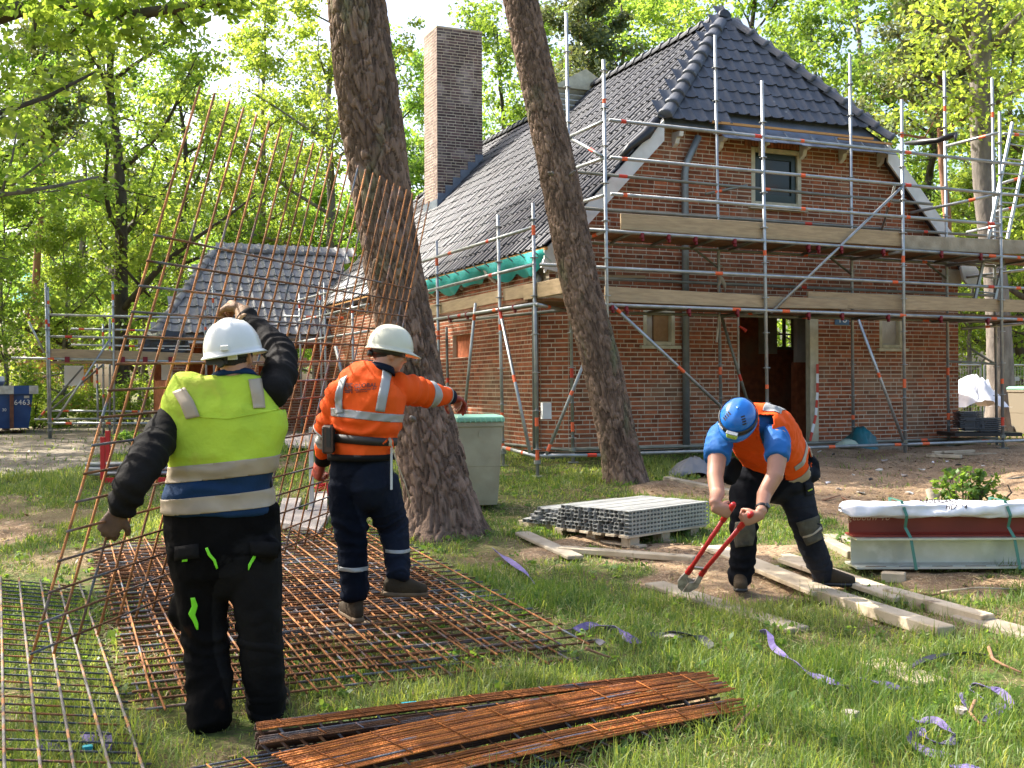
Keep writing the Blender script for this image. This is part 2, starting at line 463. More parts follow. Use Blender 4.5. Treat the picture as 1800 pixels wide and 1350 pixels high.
nx_, ny_ = len(gx), len(gy)
ii = np.arange(ny_ - 1)[:, None] * nx_ + np.arange(nx_ - 1)[None, :]
ii = ii.ravel()
F = np.stack([ii, ii + 1, ii + nx_ + 1, ii + nx_], 1)
gm = bpy.data.materials.new('forest_ground'); gm.use_nodes = True
nt = gm.node_tree; n = nt.nodes; l = nt.links; b = n['Principled BSDF']
b.inputs['Roughness'].default_value = .95; b.inputs['Specular IOR Level'].default_value = .15
geo = n.new('ShaderNodeNewGeometry')
def _noise(s, d=6, dist=0):
    t = n.new('ShaderNodeTexNoise'); t.inputs['Scale'].default_value = s; t.inputs['Detail'].default_value = d
    t.inputs['Distortion'].default_value = dist
    l.new(geo.outputs['Position'], t.inputs['Vector']); return t.outputs['Fac']
def _ramp(x, lo, hi):
    r = n.new('ShaderNodeMapRange'); r.inputs[1].default_value = lo; r.inputs[2].default_value = hi; l.new(x, r.inputs[0]); return r.outputs[0]
def _mix(f, a, c):
    x = n.new('ShaderNodeMix'); x.data_type = 'RGBA'; l.new(f, x.inputs[0])
    for k, y in ((6, a), (7, c)):
        if isinstance(y, tuple): x.inputs[k].default_value = (*y, 1)
        else: l.new(y, x.inputs[k])
    return x.outputs[2]
at = n.new('ShaderNodeAttribute'); at.attribute_name = 'bare'
at2 = n.new('ShaderNodeAttribute'); at2.attribute_name = 'path'
turf = _mix(_ramp(_noise(5), .4, .62), (.055, .075, .018), (.15, .11, .055))
turf = _mix(_ramp(_noise(40, 3), .5, .6), turf, (.09, .12, .025))
sand = _mix(_ramp(_noise(2.5), .35, .65), (.33, .225, .135), (.20, .13, .075))
sand = _mix(_ramp(_noise(28, 4, 1.5), .56, .64), sand, (.44, .33, .21))
sand = _mix(_ramp(_noise(55, 3, 2.0), .60, .66), sand, (.10, .06, .035))
pth = _mix(_ramp(_noise(1.6), .4, .6), (.33, .28, .21), (.22, .18, .13))
pth = _mix(_ramp(_noise(30, 4, 1.5), .58, .64), pth, (.13, .09, .05))
c = _mix(at.outputs['Fac'], turf, sand); c = _mix(at2.outputs['Fac'], c, pth)
l.new(c, b.inputs['Base Color'])
bn = n.new('ShaderNodeBump'); bn.inputs['Strength'].default_value = .9; bn.inputs['Distance'].default_value = .03
l.new(_noise(24, 8), bn.inputs['Height']); l.new(bn.outputs[0], b.inputs['Normal'])
ground = place('ground', np_mesh('ground', np.stack([fx_, fy_, GZ], 1), F, gm, True, {'bare': ('POINT', sb), 'path': ('POINT', pb)}), (0, 0, 0))
tag(ground, 'grassy forest ground with bare sandy patches by the house', 'ground', kind='structure')

# ------------------------------------------------------------------ grass
def grass_layer(y0, y1, dens, hmean, wid, seed):
    r = np.random.default_rng(seed)
    A = .5 * (y1 ** 2 - y0 ** 2) + 4.0 * (y1 - y0); N = int(A * dens)
    y = r.uniform(y0, y1, N * 2); y = y[r.uniform(0, .5 * y1 + 2.0, N * 2) < .5 * y + 2.0][:N]; N = len(y); x = r.uniform(-1, 1, N) * (.5 * y + 2.0)
    s, p = zones(x, y)
    cl = vnoise(x * 1.1, y * 1.1, 51) * .6 + vnoise(x * 4.2, y * 4.2, 52) * .4
    dry = vnoise(x * .55, y * .55, 57)
    keep = r.uniform(0, 1, N) < np.clip((cl - .16) * 2.4, .10, 1) * (1 - .94 * np.clip(s, 0, 1)) * (1 - .93 * p)
    st = inpoly(x, y, STACK); sp = inpoly(x, y, STRIPS)
    tr = np.zeros(N)
    for (a, b, q) in TRAMPLE: tr = np.maximum(tr, np.exp(-(((x - a) ** 2 + (y - b) ** 2) / q ** 2)))
    keep &= r.uniform(0, 1, N) > np.where(st, .62, 0)
    keep &= ~sp
    keep &= r.uniform(0, 1, N) > tr * .85
    # the house stands here
    hs = (x - C0.x) * UU.x + (y - C0.y) * UU.y; hd = (x - C0.x) * VV.x + (y - C0.y) * VV.y
    keep &= ~((hs > -.1) & (hs < HW + .2) & (hd > -.1))
    x, y, cl, dry, s = x[keep], y[keep], cl[keep], dry[keep], s[keep]; N = len(x)
    st, tr = st[keep], tr[keep]
    z = zgv(x, y) - .01
    h = hmean * (0.25 + 1.35 * cl ** 1.7) * r.uniform(.5, 1.35, N) * (1 - .4 * s) * (1 - .5 * tr) * np.where(st, .75, 1)
    w = wid * r.uniform(.6, 1.3, N)
    az = r.uniform(0, 2 * PI, N) * .8 + vnoise(x * 3.5, y * 3.5, 53) * 2 * PI * 1.3
    lean = np.clip(r.normal(.9, .55, N) + (r.uniform(0, 1, N) < .25) * .9, 0, 1.9)
    fa = az + r.normal(PI / 2, .7, N)
    dx, dy = np.cos(az), np.sin(az); sx, sy = np.cos(fa) * w / 2, np.sin(fa) * w / 2
    m1 = lean * .35; m2 = lean * 1.1
    p0 = np.stack([x, y, z], 1)
    p1 = p0 + np.stack([dx * np.sin(m1), dy * np.sin(m1), np.cos(m1)], 1) * (h * .5)[:, None]
    p2 = p1 + np.stack([dx * np.sin(m2), dy * np.sin(m2), np.cos(m2)], 1) * (h * .5)[:, None]
    p2[:, 2] = np.maximum(p2[:, 2], z + .012)
    sd2 = np.stack([sx, sy, np.zeros(N)], 1)
    V = np.stack([p0 - sd2 * .8, p0 + sd2 * .8, p1 + sd2, p1 - sd2, p2], 1).reshape(-1, 3)
    b0 = np.arange(N) * 5
    F = np.concatenate([np.stack([b0, b0 + 1, b0 + 2], 1), np.stack([b0, b0 + 2, b0 + 3], 1), np.stack([b0 + 3, b0 + 2, b0 + 4], 1)])
    t = np.clip(r.normal(.30, .2, N) + (dry - .5) * .7 + (r.uniform(0, 1, N) < .10) * .55, 0, 1)
    return V, F, np.tile(t, 3)
def _w(px, py):
    q = G(px, py); return (q.x, q.y)
STACK = [(-1.75, 4.9), (.65, 5.95), (-1.15, 10.0), (-3.7, 9.3)]
STRIPS = [_w(455, 1290), _w(1200, 1192), _w(1290, 1240), _w(700, 1345), _w(500, 1350)]
TRAMPLE = [(*_w(650, 1080), .5), (*_w(1300, 1040), .45), (*_w(1465, 1035), .4), (*_w(1205, 1040), .35), (*_w(380, 1280), .35), (*_w(1110, 955), .3), (*_w(1600, 1020), .5), (*_w(1350, 1010), .8)]
def make_thatch():
    r = np.random.default_rng(91); N = 60000
    y = np.sqrt(r.uniform(4.2 ** 2, 13 ** 2, N)); x = r.uniform(-1, 1, N) * (.5 * y + 2.0)
    s, p = zones(x, y); k = (r.uniform(0, 1, N) < np.clip((vnoise(x * 1.3, y * 1.3, 61) - .35) * 2.2, .05, 1)) & ~inpoly(x, y, STRIPS) & (p < .5)
    x, y = x[k], y[k]; N = len(x); z = zgv(x, y) + r.uniform(.004, .035, N)
    a = r.uniform(0, 2 * PI, N); L = r.uniform(.04, .13, N); w = r.uniform(.003, .006, N)
    d = np.stack([np.cos(a), np.sin(a), r.normal(0, .22, N)], 1); q = np.stack([-np.sin(a), np.cos(a), np.zeros(N)], 1)
    p0 = np.stack([x, y, z], 1); p1 = p0 + d * L[:, None] * .5 + q * r.normal(0, .01, N)[:, None]; p2 = p0 + d * L[:, None]; p2[:, 2] = np.maximum(p2[:, 2] - .01, z * 0 + zgv(x, y) + .003)
    V = np.stack([p0 - q * w[:, None] / 2, p0 + q * w[:, None] / 2, p1 + q * w[:, None] / 2, p1 - q * w[:, None] / 2, p2], 1).reshape(-1, 3); b0 = np.arange(N) * 5
    F = np.concatenate([np.stack([b0, b0 + 1, b0 + 2], 1), np.stack([b0, b0 + 2, b0 + 3], 1), np.stack([b0 + 3, b0 + 2, b0 + 4], 1)])
    tag(place('dry_grass', np_mesh('dry_grass', V, F, M['thatch'], False, {'tint': ('FACE', np.tile(r.uniform(0, 1, N), 3))}), (0, 0, 0)), 'dry straw coloured grass litter lying between the green blades', 'dry grass', kind='stuff')
def make_grass():
    Vs, Fs, Ts, o = [], [], [], 0
    for a in ((3.2, 6.2, 4000, .135, .0050, 1), (6.2, 8.5, 3200, .12, .0060, 2), (8.5, 12, 1900, .13, .0075, 3), (12, 17.5, 900, .13, .011, 4), (17.5, 30, 150, .16, .022, 5)):
        V, F, t = grass_layer(*a); Vs.append(V); Fs.append(F + o); Ts.append(t); o += len(V)
    me = np_mesh('grass', np.concatenate(Vs), np.concatenate(Fs), M['grassblade'], False, {'tint': ('FACE', np.concatenate(Ts))})
    tag(place('grass', me, (0, 0, 0)), 'long tussocky green grass covering the lawn', 'grass', kind='stuff')
make_grass(); make_thatch()
house = thing('brick_house', H(HALF, 5, .35), 'red brick house with a dark half-hipped tiled roof behind the scaffolding', 'house')

brick_rng = np.random.default_rng(5)
ALLB = []            # (distance, origin, axis u, outward n, s, z, length, tint)
def brick_wall(O, ax, nrm, z0, z1, interval, wall, thick=.22, mats=('brick', 'mortar'), pick=True, proud=.0035, length=.222, course=COURSE):
    """mortar body plus bricks in courses; interval(z) -> list of (s0, s1)"""
    mb = MB(); out = []
    nz = int(round((z1 - z0) / course))
    for i in range(nz):
        za = z0 + i * course; zm = za + course / 2
        for (a, b) in interval(zm):
            if b - a < .02: continue
            c = O + ax * ((a + b) / 2) + ZU * zm - nrm * (thick / 2)
            mb.obox(c, ax * (b - a) / 2, nrm * thick / 2, ZU * course / 2)
            s = a + .004
            odd = i % 2
            s_end = b - .004; first = True
            while s < s_end - .02:
                L = length if brick_rng.uniform() < .72 else length * .48
                if first and odd: L = length * (.48 if i % 4 == 1 else .74)
                first = False
                e = min(s + L, s_end)
                if s_end - e < .045: e = s_end
                out.append((s, e, za + .007, brick_rng.uniform()))
                s = e + .0115
    o = mb.build(wall, M[mats[1]], house)
    for (s, e, z, t) in out:
        c = O + ax * ((s + e) / 2) + ZU * (z + CH / 2)
        dd = (c - CAMP).length
        ALLB.append((dd if pick else 1e9, c, ax, nrm, e - s, t, o, mats[0], proud))
    return o
def brick_geo(mb, c, ax, nrm, L, t, proud):
    j = brick_rng.uniform(-.0018, .0018)
    cc = c + nrm * (proud / 2 - .01 + j)
    x = ax * L / 2; y = nrm * (proud / 2 + .01); z = ZU * CH / 2; k = .0025
    # front face slightly chamfered, no back
    f = [cc - x + ax * k - z + ZU * k + y, cc + x - ax * k - z + ZU * k + y, cc + x - ax * k + z - ZU * k + y, cc - x + ax * k + z - ZU * k + y]
    m = [cc - x - z + y - nrm * k, cc + x - z + y - nrm * k, cc + x + z + y - nrm * k, cc - x + z + y - nrm * k]
    r = [p - y * 2 for p in m]
    fs = [(0, 1, 2, 3)]
    for i in range(4):
        q = (i + 1) % 4
        fs += [(4 + i, 4 + q, q, i), (8 + i, 8 + q, 4 + q, 4 + i)]
    mb.add(f + m + r, fs, t)
def finish_bricks(limit=300):
    vis = []
    for i, b in enumerate(ALLB):
        if b[0] > 1e8 or b[4] < .15: continue
        px, py = proj(b[1])
        if 1000 < px < 1690 and 200 < py < 790 and not (1000 < px < 1135 and py > 370) and not (1235 < px < 1440 and 690 < py) and not (395 < py < 440) and not (505 < py < 560):
            vis.append((-(b[4] * abs(b[3].dot((b[1] - CAMP).normalized())) / b[0] ** 2), i))
    vis.sort(); ind = set(i for _, i in vis[:limit])
    groups = {}; cache = {}
    for i, b in enumerate(ALLB):
        if i in ind:
            key = (round(b[4] / .0125), int(b[5] * 6), tuple(b[3]))
            if key not in cache:
                mb = MB(); brick_geo(mb, Vector((0, 0, 0)), b[2], b[3], b[4], b[5], b[8])
                cache[key] = np_mesh('brick', [tuple(x) for x in mb.v], mb.f, M[b[7]], False, {'tint': ('FACE', mb.t)})
            place('brick', cache[key], b[1], b[6])
        else:
            groups.setdefault((b[6].name, b[7]), (b[6], MB()))
            brick_geo(groups[(b[6].name, b[7])][1], b[1], b[2], b[3], b[4], b[5], b[8])
    for (wn_, mk), (w, mb) in groups.items():
        mb.build('brickwork', M[mk], w, kind='stuff')

# openings on the front wall, from the photograph: (s0, s1, z0, z1)
def oprect(x0, y0, x1, y1, d=0.0):
    a = HF(x0, y1, d); b = HF(x1, y0, d); m = HF((x0 + x1) / 2, (y0 + y1) / 2, d)
    za = HF((x0 + x1) / 2, y1, d).z; zb = HF((x0 + x1) / 2, y0, d).z
    return hs(a), hs(b), za, zb
W_LOW1 = oprect(1131, 545, 1186, 607)
W_LOW2 = oprect(1546, 553, 1586, 612)
W_UP = oprect(1321, 262, 1408, 364)
DOOR = oprect(1297, 548, 1438, 780)
ZB = HF(1440, 781).z                    # underside of the brickwork
CHAM = .31; ZCH = 3.05                  # cut corner, square again above the corbel
INS = 1.80; ZHIP = ZE + INS * SL        # inset and height of the hip eave
def front_iv(z):
    a, b = 0.0, HW
    if z < ZCH: a = CHAM
    if z > ZE: a = max(a, (z - ZE) / SL); b = min(b, HW - (z - ZE) / SL)
    iv = [(a, b)]
    for (s0, s1, z0, z1) in (W_LOW1, W_LOW2, W_UP, DOOR):
        if z0 < z < z1:
            nv = []
            for (p, q) in iv:
                if s1 <= p or s0 >= q: nv.append((p, q)); continue
                if s0 > p: nv.append((p, s0))
                if s1 < q: nv.append((s1, q))
            iv = nv
    return iv
NV = -VV; NU = -UU
LEN = 14.6                              # length of the house
front_wall = brick_wall(H(0, 0, 0), UU, NV, ZB, ZHIP + .05, front_iv, 'front_wall')
def left_iv(z):
    a = CHAM if z < ZCH else 0.0
    iv = [(a + .22 if z >= ZCH else a, LEN)]
    for (s0, s1, z0, z1) in LEFTOP:
        if z0 < z < z1: iv = [(p, q) for (p0, q0) in iv for (p, q) in ((p0, min(q0, s0)), (max(p0, s1), q0)) if q > p]
    return iv
_a = HS(796, 632); _b = HS(828, 586)
LEFTOP = [(hd(_b), hd(_a), _a.z, _b.z)]
left_wall = brick_wall(H(0, 0, 0), VV, NU, ZB, ZE + .02, left_iv, 'left_wall')
cd = (H(CHAM, 0, 0) - H(0, CHAM, 0)); cl_ = cd.length; cdn = cd.normalized(); cn = Vector((cdn.y, -cdn.x, 0))
brick_wall(H(0, CHAM, 0), cdn, cn, ZB, ZCH, lambda z: [(0.0, cl_)], 'corner_wall', thick=.2)
mb = MB()
for (a_, b_, c_, d_) in ((.3, 3.4, ZB, ZE), (6.2, 14.5, ZB, ZE), (3.4, 6.2, ZB, 1.6), (3.4, 6.2, 3.3, ZE)):
    mb.obox(H(HW - .12, (a_ + b_) / 2, (c_ + d_) / 2), UU * .11, VV * (b_ - a_) / 2, ZU * (d_ - c_) / 2)
mb.obox(H(HALF, LEN - .1, (ZE + ZB) / 2), UU * (HALF - .25), VV * .11, ZU * (ZE - ZB) / 2)
mb.build('rear_wall', M['brick'], house)
mb = MB(); mb.obox(H(HALF, 7.3, ZB - .26), UU * (HALF - .02), VV * 7.27, ZU * .245)
mb.build('plinth', M['plinth'], house)
mb = MB(); mb.obox(H(HALF, 7, ZB + .012), UU * (HALF - .25), VV * 6.6, ZU * .01)
mb.build('floor', M['concrete'], house)

# window in the left wall that has been bricked up, with its brick lintel
mb = MB(); d0, d1, z0, z1 = LEFTOP[0]
mb.obox(H(.10, (d0 + d1) / 2, (z0 + z1) / 2), UU * .03, VV * (d1 - d0) / 2, ZU * (z1 - z0) / 2)
mb.build('infill_panel', M['brick'], house)

# corbel stone at the top of the cut corner
mb = MB()
for (e, za, zb) in ((.30, ZCH + .13, ZCH + .33), (.20, ZCH - .04, ZCH + .128), (.10, ZCH - .15, ZCH - .042)):
    q = [H(-.012, -.012, za), H(e + .1, -.012, za), H(e + .1, .12, za), H(.12, e + .1, za), H(-.012, e + .1, za)]
    mb.poly_extrude(q if e > .25 else [H(.31 - e, -.010, za), H(.45, -.010, za), H(.45, .12, za), H(.12, .45, za), H(-.010, .45, za), H(-.010, .31 - e, za)], ZU * (zb - za))
mb.build('corbel_stone', M['stone'], house, bevel=.01)
mb = MB(); q = HF(1672, 488); mb.obox(Vector(H(HW - .18, -.03, q.z)), UU * .19, VV * .05, ZU * .13); mb.build('corbel_stone', M['stone'], house, bevel=.01)

# ------------------------------------------------------------------ windows and door
def window(op, sill=True, fw=.07, inner=None, glass=None, matf='cream', back=None):
    s0, s1, z0, z1 = op
    mb = MB()
    for (a, b, c, d) in ((s0, s0 + fw, z0, z1), (s1 - fw, s1, z0, z1), (s0 + fw, s1 - fw, z1 - fw, z1), (s0 + fw, s1 - fw, z0, z0 + fw)):
        mb.obox(H((a + b) / 2, .045, (c + d) / 2), UU * ((b - a) / 2 - .001), VV * .05, ZU * ((d - c) / 2 - .001))
    w = mb.build('window', M[matf], house, bevel=.004)
    if sill:
        mb = MB(); mb.obox(H((s0 + s1) / 2, -.005, z0 - .03), UU * ((s1 - s0) / 2 + .07), VV * .07, ZU * .025); mb.build('sill', M[matf], w)
    return w
w = window(W_UP, fw=.075)
s0, s1, z0, z1 = W_UP
mb = MB()
for (a, b, c, d) in ((s0 + .08, s0 + .17, z0 + .08, z1 - .08), (s1 - .17, s1 - .08, z0 + .08, z1 - .08), (s0 + .17, s1 - .17, z1 - .17, z1 - .08), (s0 + .17, s1 - .17, z0 + .08, z0 + .2)):
    mb.obox(H((a + b) / 2, .06, (c + d) / 2), UU * ((b - a) / 2 - .001), VV * .025, ZU * ((d - c) / 2 - .001))
mb.build('sash', M['dark_green'], w)
glassm = mat('window_glass', (.018, .024, .02), .12, spec=.35)
mb = MB(); mb.obox(H((s0 + s1) / 2, .07, (z0 + z1) / 2), UU * ((s1 - s0) / 2 - .165), VV * .006, ZU * ((z1 - z0) / 2 - .165)); mb.build('pane', glassm, w)
mb = MB()                                  # soldier course above the window
nb = int((s1 - s0 + .3) / .0625)
for k in range(nb):
    sx_ = (s0 + s1) / 2 + (k - (nb - 1) / 2) * .0625
    hgt = .10 + .03 * (1 - abs(k - nb / 2) / (nb / 2))
    mb.obox(H(sx_, -.004, z1 + hgt + .01), UU * .025, VV * .02, ZU * hgt, brick_rng.uniform())
mb.build('window_arch', M['brick'], front_wall, kind='stuff')
for op, dark in ((W_LOW1, .55), (W_LOW2, 1)):
    w = window(op, fw=.06)
    s0, s1, z0, z1 = op
    mb = MB()
    if dark < 1:
        sm = s0 + (s1 - s0) * .42
        mb.obox(H((sm + s1) / 2 - .03, .10, (z0 + z1) / 2), UU * ((s1 - sm) / 2 - .03), VV * .008, ZU * ((z1 - z0) / 2 - .06)); mb.build('board', M['board'], w)
        mb = MB(); mb.obox(H((s0 + sm) / 2 + .025, .13, (z0 + z1) / 2), UU * ((sm - s0) / 2 - .03), VV * .008, ZU * ((z1 - z0) / 2 - .06)); mb.build('blank_panel', M['plaster'], w)
    else:
        mb.obox(H((s0 + s1) / 2, .10, (z0 + z1) / 2), UU * ((s1 - s0) / 2 - .06), VV * .008, ZU * ((z1 - z0) / 2 - .06)); mb.build('blank_panel', M['plaster'], w)
# doorway: right jamb post and the room behind
s0, s1, z0, z1 = DOOR
jm = oprect(1425, 548, 1437, 780)
mb = MB(); mb.obox(H((jm[0] + s1) / 2, .06, (z0 + z1) / 2), UU * ((s1 - jm[0]) / 2), VV * .06, ZU * ((z1 - z0) / 2)); mb.build('door_frame', M['cream'], house, bevel=.004)
mb = MB(); mb.obox(H(s0 + .012, .05, (z0 + z1) / 2), UU * .012, VV * .07, ZU * ((z1 - z0) / 2)); mb.build('door_frame', M['plaster'], house)
# room walls: left partition, right partition, back wall with a window through to the trees
DB = 2.6
bw = oprect(1365, 560, 1397, 615, DB)
mb = MB()
def rpanel(a, b, c, d, dd=DB, t=.06): mb.obox(H((a + b) / 2, dd + t, (c + d) / 2), UU * (b - a) / 2, VV * t, ZU * (d - c) / 2)
sL, sR = s0 - 1.2, 7.6
rpanel(sL, bw[0], ZB, 3.6); rpanel(bw[1], sR, ZB, 3.6); rpanel(bw[0], bw[1], ZB, bw[2]); rpanel(bw[0], bw[1], bw[3], 3.6)
room = mb.build('partition_wall', M['brick'], house)
mb = MB()
zp = HF(1300, 590, DB).z
px0 = hs(HF(1333, 590, DB)); zz0 = HF(1340, 622, DB).z
mb.obox(H((px0 + bw[0]) / 2, DB - .012, (zz0 + 3.6) / 2), UU * (bw[0] - px0) / 2, VV * .01, ZU * (3.6 - zz0) / 2)
mb.obox(H((bw[1] + sR) / 2 + .02, DB - .012, (zz0 + 3.6) / 2), UU * (sR - bw[1]) / 2, VV * .01, ZU * (3.6 - zz0) / 2)
mb.build('plaster_patch', M['plaster'], room)
mb = MB()
for q in (bw[0], (bw[0] + bw[1]) / 2, bw[1]): mb.obox(H(q, DB + .05, (bw[2] + bw[3]) / 2), UU * .022, VV * .03, ZU * (bw[3] - bw[2]) / 2)
mb.obox(H((bw[0] + bw[1]) / 2, DB + .05, bw[2] + .03), UU * (bw[1] - bw[0]) / 2, VV * .028, ZU * .03)
mb.obox(H((bw[0] + bw[1]) / 2, DB + .05, (bw[2] + bw[3]) / 2), UU * (bw[1] - bw[0]) / 2, VV * .02, ZU * .015)
mb.build('inner_window', M['timber_old'], room)
mb = MB()                                 # stub wall inside on the right, plastered above, broken brick below
sj = hs(HF(1404, 650, .9))
mb.obox(H(sj + .25, .95, 2.9), UU * .28, VV * .05, ZU * 1.0); mb.build('plaster_patch', M['plaster'], room)
mb = MB(); mb.obox(H(sj + .25, 1.0, (ZB + 1.9) / 2), UU * .28, VV * .07, ZU * (1.9 - ZB) / 2); mb.build('partition_wall', M['brick'], house)
mb = MB(); mb.obox(H(HALF, 7, 3.5), UU * (HALF - .26), VV * 6.7, ZU * .04); mb.build('ceiling', M['plaster'], house)
# blue number plate
q0 = HF(1466, 571); q1 = HF(1491, 556)
mb = MB(); cz_ = (q0.z + q1.z) / 2 + .03
sc = (hs(q0) + hs(q1)) / 2
mb.obox(H(sc, -.02, cz_), UU * .145, VV * .008, ZU * .105); sign = mb.build('number_sign', M['sign_blue'], house)
def text_mesh(txt, size, origin, right, up, matname, name, parent, depth=.002, shear=0, spacing=1.0, align='CENTER', squash=1.0):
    cu = bpy.data.curves.new('lettering', 'FONT'); cu.body = txt; cu.size = size; cu.align_x = align; cu.align_y = 'CENTER'
    cu.extrude = depth; cu.resolution_u = 3; cu.shear = shear; cu.space_character = spacing
    o = bpy.data.objects.new('lettering_tmp', cu); link(o)
    bpy.context.view_layer.update()
    me = bpy.data.meshes.new_from_object(o.evaluated_get(bpy.context.evaluated_depsgraph_get()))
    bpy.data.objects.remove(o); bpy.data.curves.remove(cu)
    V = np.empty(len(me.vertices) * 3); me.vertices.foreach_get('co', V); V = V.reshape(-1, 3)
    r = np.array(tuple(right)); u = np.array(tuple(up)); nn = np.cross(r, u)
    W = V[:, :1] * r + V[:, 1:2] * u * squash + V[:, 2:3] * nn
    me.vertices.foreach_set('co', W.ravel()); me.materials.clear(); me.materials.append(M[matname]); me.update()
    return place(name, me, origin, parent)
text_mesh('18', .20, H(sc, -.031, cz_ - .005), UU, ZU, 'ink_white', 'lettering', sign)

# ------------------------------------------------------------------ roof
def tile_mesh(w=.215, L=.41, amp=.030, lift=.026, thick=.016):
    """pantile; local x across, y up the slope, z off the roof: flat pan with a roll on one side"""
    f = [-.55, -.42, -.28, -.10, .08, .20, .30, .38, .46, .54]
    h = [.10, .0, -.10, -.12, -.05, .25, .72, 1.0, .85, .35]
    xs = np.array(f) * w; prof = np.array(h) * amp; n = len(f) - 1; m = n + 1
    V = []; F = []
    for (y, l) in ((0.0, lift), (L, 0.0)):
        for x, z in zip(xs, prof): V.append((x, y, z + l))
    for i in range(n): F.append((i, i + 1, m + i + 1, m + i))
    b = len(V)
    for x, z in zip(xs, prof): V.append((x, 0.0, z + lift))
    for x, z in zip(xs, prof): V.append((x, .004, z + lift - thick))
    for i in range(n): F.append((b + m + i, b + m + i + 1, b + i + 1, b + i))
    b2 = len(V)
    V += [(xs[-1], 0, prof[-1] + lift), (xs[-1], L, prof[-1]), (xs[-1], 0, prof[-1] + lift - thick), (xs[-1], L, prof[-1] - thick)]
    F.append((b2, b2 + 2, b2 + 3, b2 + 1))
    return np.array(V), F
TV, TF = tile_mesh()
TILES = []         # (matrix, key, weight)
def lay(origin, e1, e2, nrm, rows, exp, w, inside, key, out, stagger=0.0):
    """tiles on a slope; e1 along the eave, e2 up the slope; inside(s, t) keeps a tile"""
    for j in range(rows):
        sm = inside(j * exp)
        if sm is None: continue
        a, b = sm
        k0 = math.ceil((a - w * .5) / w); k1 = math.floor((b + w * .5) / w)
        for k in range(k0, k1 + 1):
            s = k * w
            c = origin + e1 * s + e2 * (j * exp)
            out.append((c, e1, e2, nrm, key, brick_rng.uniform(-.022, .022), brick_rng.uniform(-.006, .007)))
OV = .30                                   # front overhang
cs = 1 / math.sqrt(1 + SL * SL); sn_ = SL * cs
e2L = (UU * cs + ZU * sn_); nL = (-UU * sn_ + ZU * cs)
e2R = (-UU * cs + ZU * sn_); nR = (UU * sn_ + ZU * cs)
EO = -.20                                  # eave overhang in s
ZT = .10                                   # roof thickness over the wall line
slope_len = (HALF - EO) / cs
exp = .335; tw = .205
APD = 1.60                                 # apex of the hip behind the front overhang
def hipd(s): return -OV + max(0.0, (s - INS)) / (HALF - INS) * APD
def left_inside(t):
    s = EO + t * cs
    if s > HALF + .05: return None
    return ((hipd(s + .27) + .10) if s > INS - .27 else -OV + .06, LEN - max(0, (s - 1.9)) * .6)
main_tiles = []
lay(H(EO, 0, ZE + ZT + EO * SL), VV, e2L, nL, int(slope_len / exp) + 1, exp, tw, left_inside, 'tile', main_tiles)
front_tiles = []
zh0 = ZHIP + ZT - .05; hr = (ZE + ZT + HALF * SL - zh0)
hl = math.sqrt(APD ** 2 + hr ** 2)
e2F = (VV * APD + ZU * hr).normalized(); nF = (-VV * hr + ZU * APD).normalized()
expF = .27; rowsF = int(hl / expF) + 1
def front_inside(t):
    f = t / hl
    if f > .99: return None
    a = INS + (HALF - INS) * f; b = HW - a
    if f < .04: return (a - HALF + .05, -1.10)           # eave course still missing on the right
    return (a - HALF + .05, b - HALF - .05)
lay(H(HALF, -OV - .02, zh0), UU, e2F, nF, rowsF, expF, .215, front_inside, 'tile_front', front_tiles)
# roof bodies under the tiles
mb = MB(); dz = ZU * (ZT - .055); eL = H(EO, 0, ZE + EO * SL); t1 = .03
def rp(s, d, off=0.0): return H(s, d, ZE + s * SL + ZT - .05 + off)
def rq(s, d): return H(HW - s, d, ZE + s * SL + ZT - .05)
q = [rp(EO, -OV + .08), rp(INS, -OV + .08), rp(HALF, -OV + APD + .05), rp(HALF, LEN - 1.2), rp(1.9, LEN), rp(EO, LEN)]
mb.poly_extrude(q, -nL * .09)
mb.build('roof', M['tile'], house, label='left roof slope under black tiles')
roofL = [o for o in house.children if o.name == 'roof'][0]
mb = MB(); q = [rq(EO, -OV + .08), rq(INS, -OV + .08), rq(HALF, -OV + APD + .05), rq(HALF, LEN - 1.2), rq(1.9, LEN), rq(EO, LEN)]
mb.poly_extrude(list(reversed(q)), -nR * .09); mb.build('roof', M['tile'], house)
mb = MB(); q = [H(INS, -OV + .06, zh0 - .05), H(HW - INS, -OV + .06, zh0 - .05), H(HALF, -OV + APD + .06, zh0 + hr - .05)]
mb.poly_extrude(q, -nF * .08); roofF = mb.build('roof', M['lead'], house)
mb = MB(); q = [H(HW - 1.9, LEN, ZE + 1.9 * SL + .05), H(1.9, LEN, ZE + 1.9 * SL + .05), H(HALF, LEN - 1.2, ZE + HALF * SL + .05)]
mb.poly_extrude(q, -VV * .08); mb.build('roof', M['tile'], house)
mb = MB(); q = [H(0.0, LEN - .02, ZE), H(HW, LEN - .02, ZE), H(HW - 1.9, LEN - .02, ZE + 1.9 * SL), H(1.9, LEN - .02, ZE + 1.9 * SL)]
mb.poly_extrude(q, -VV * .2); mb.build('gable', M['brick'], house)

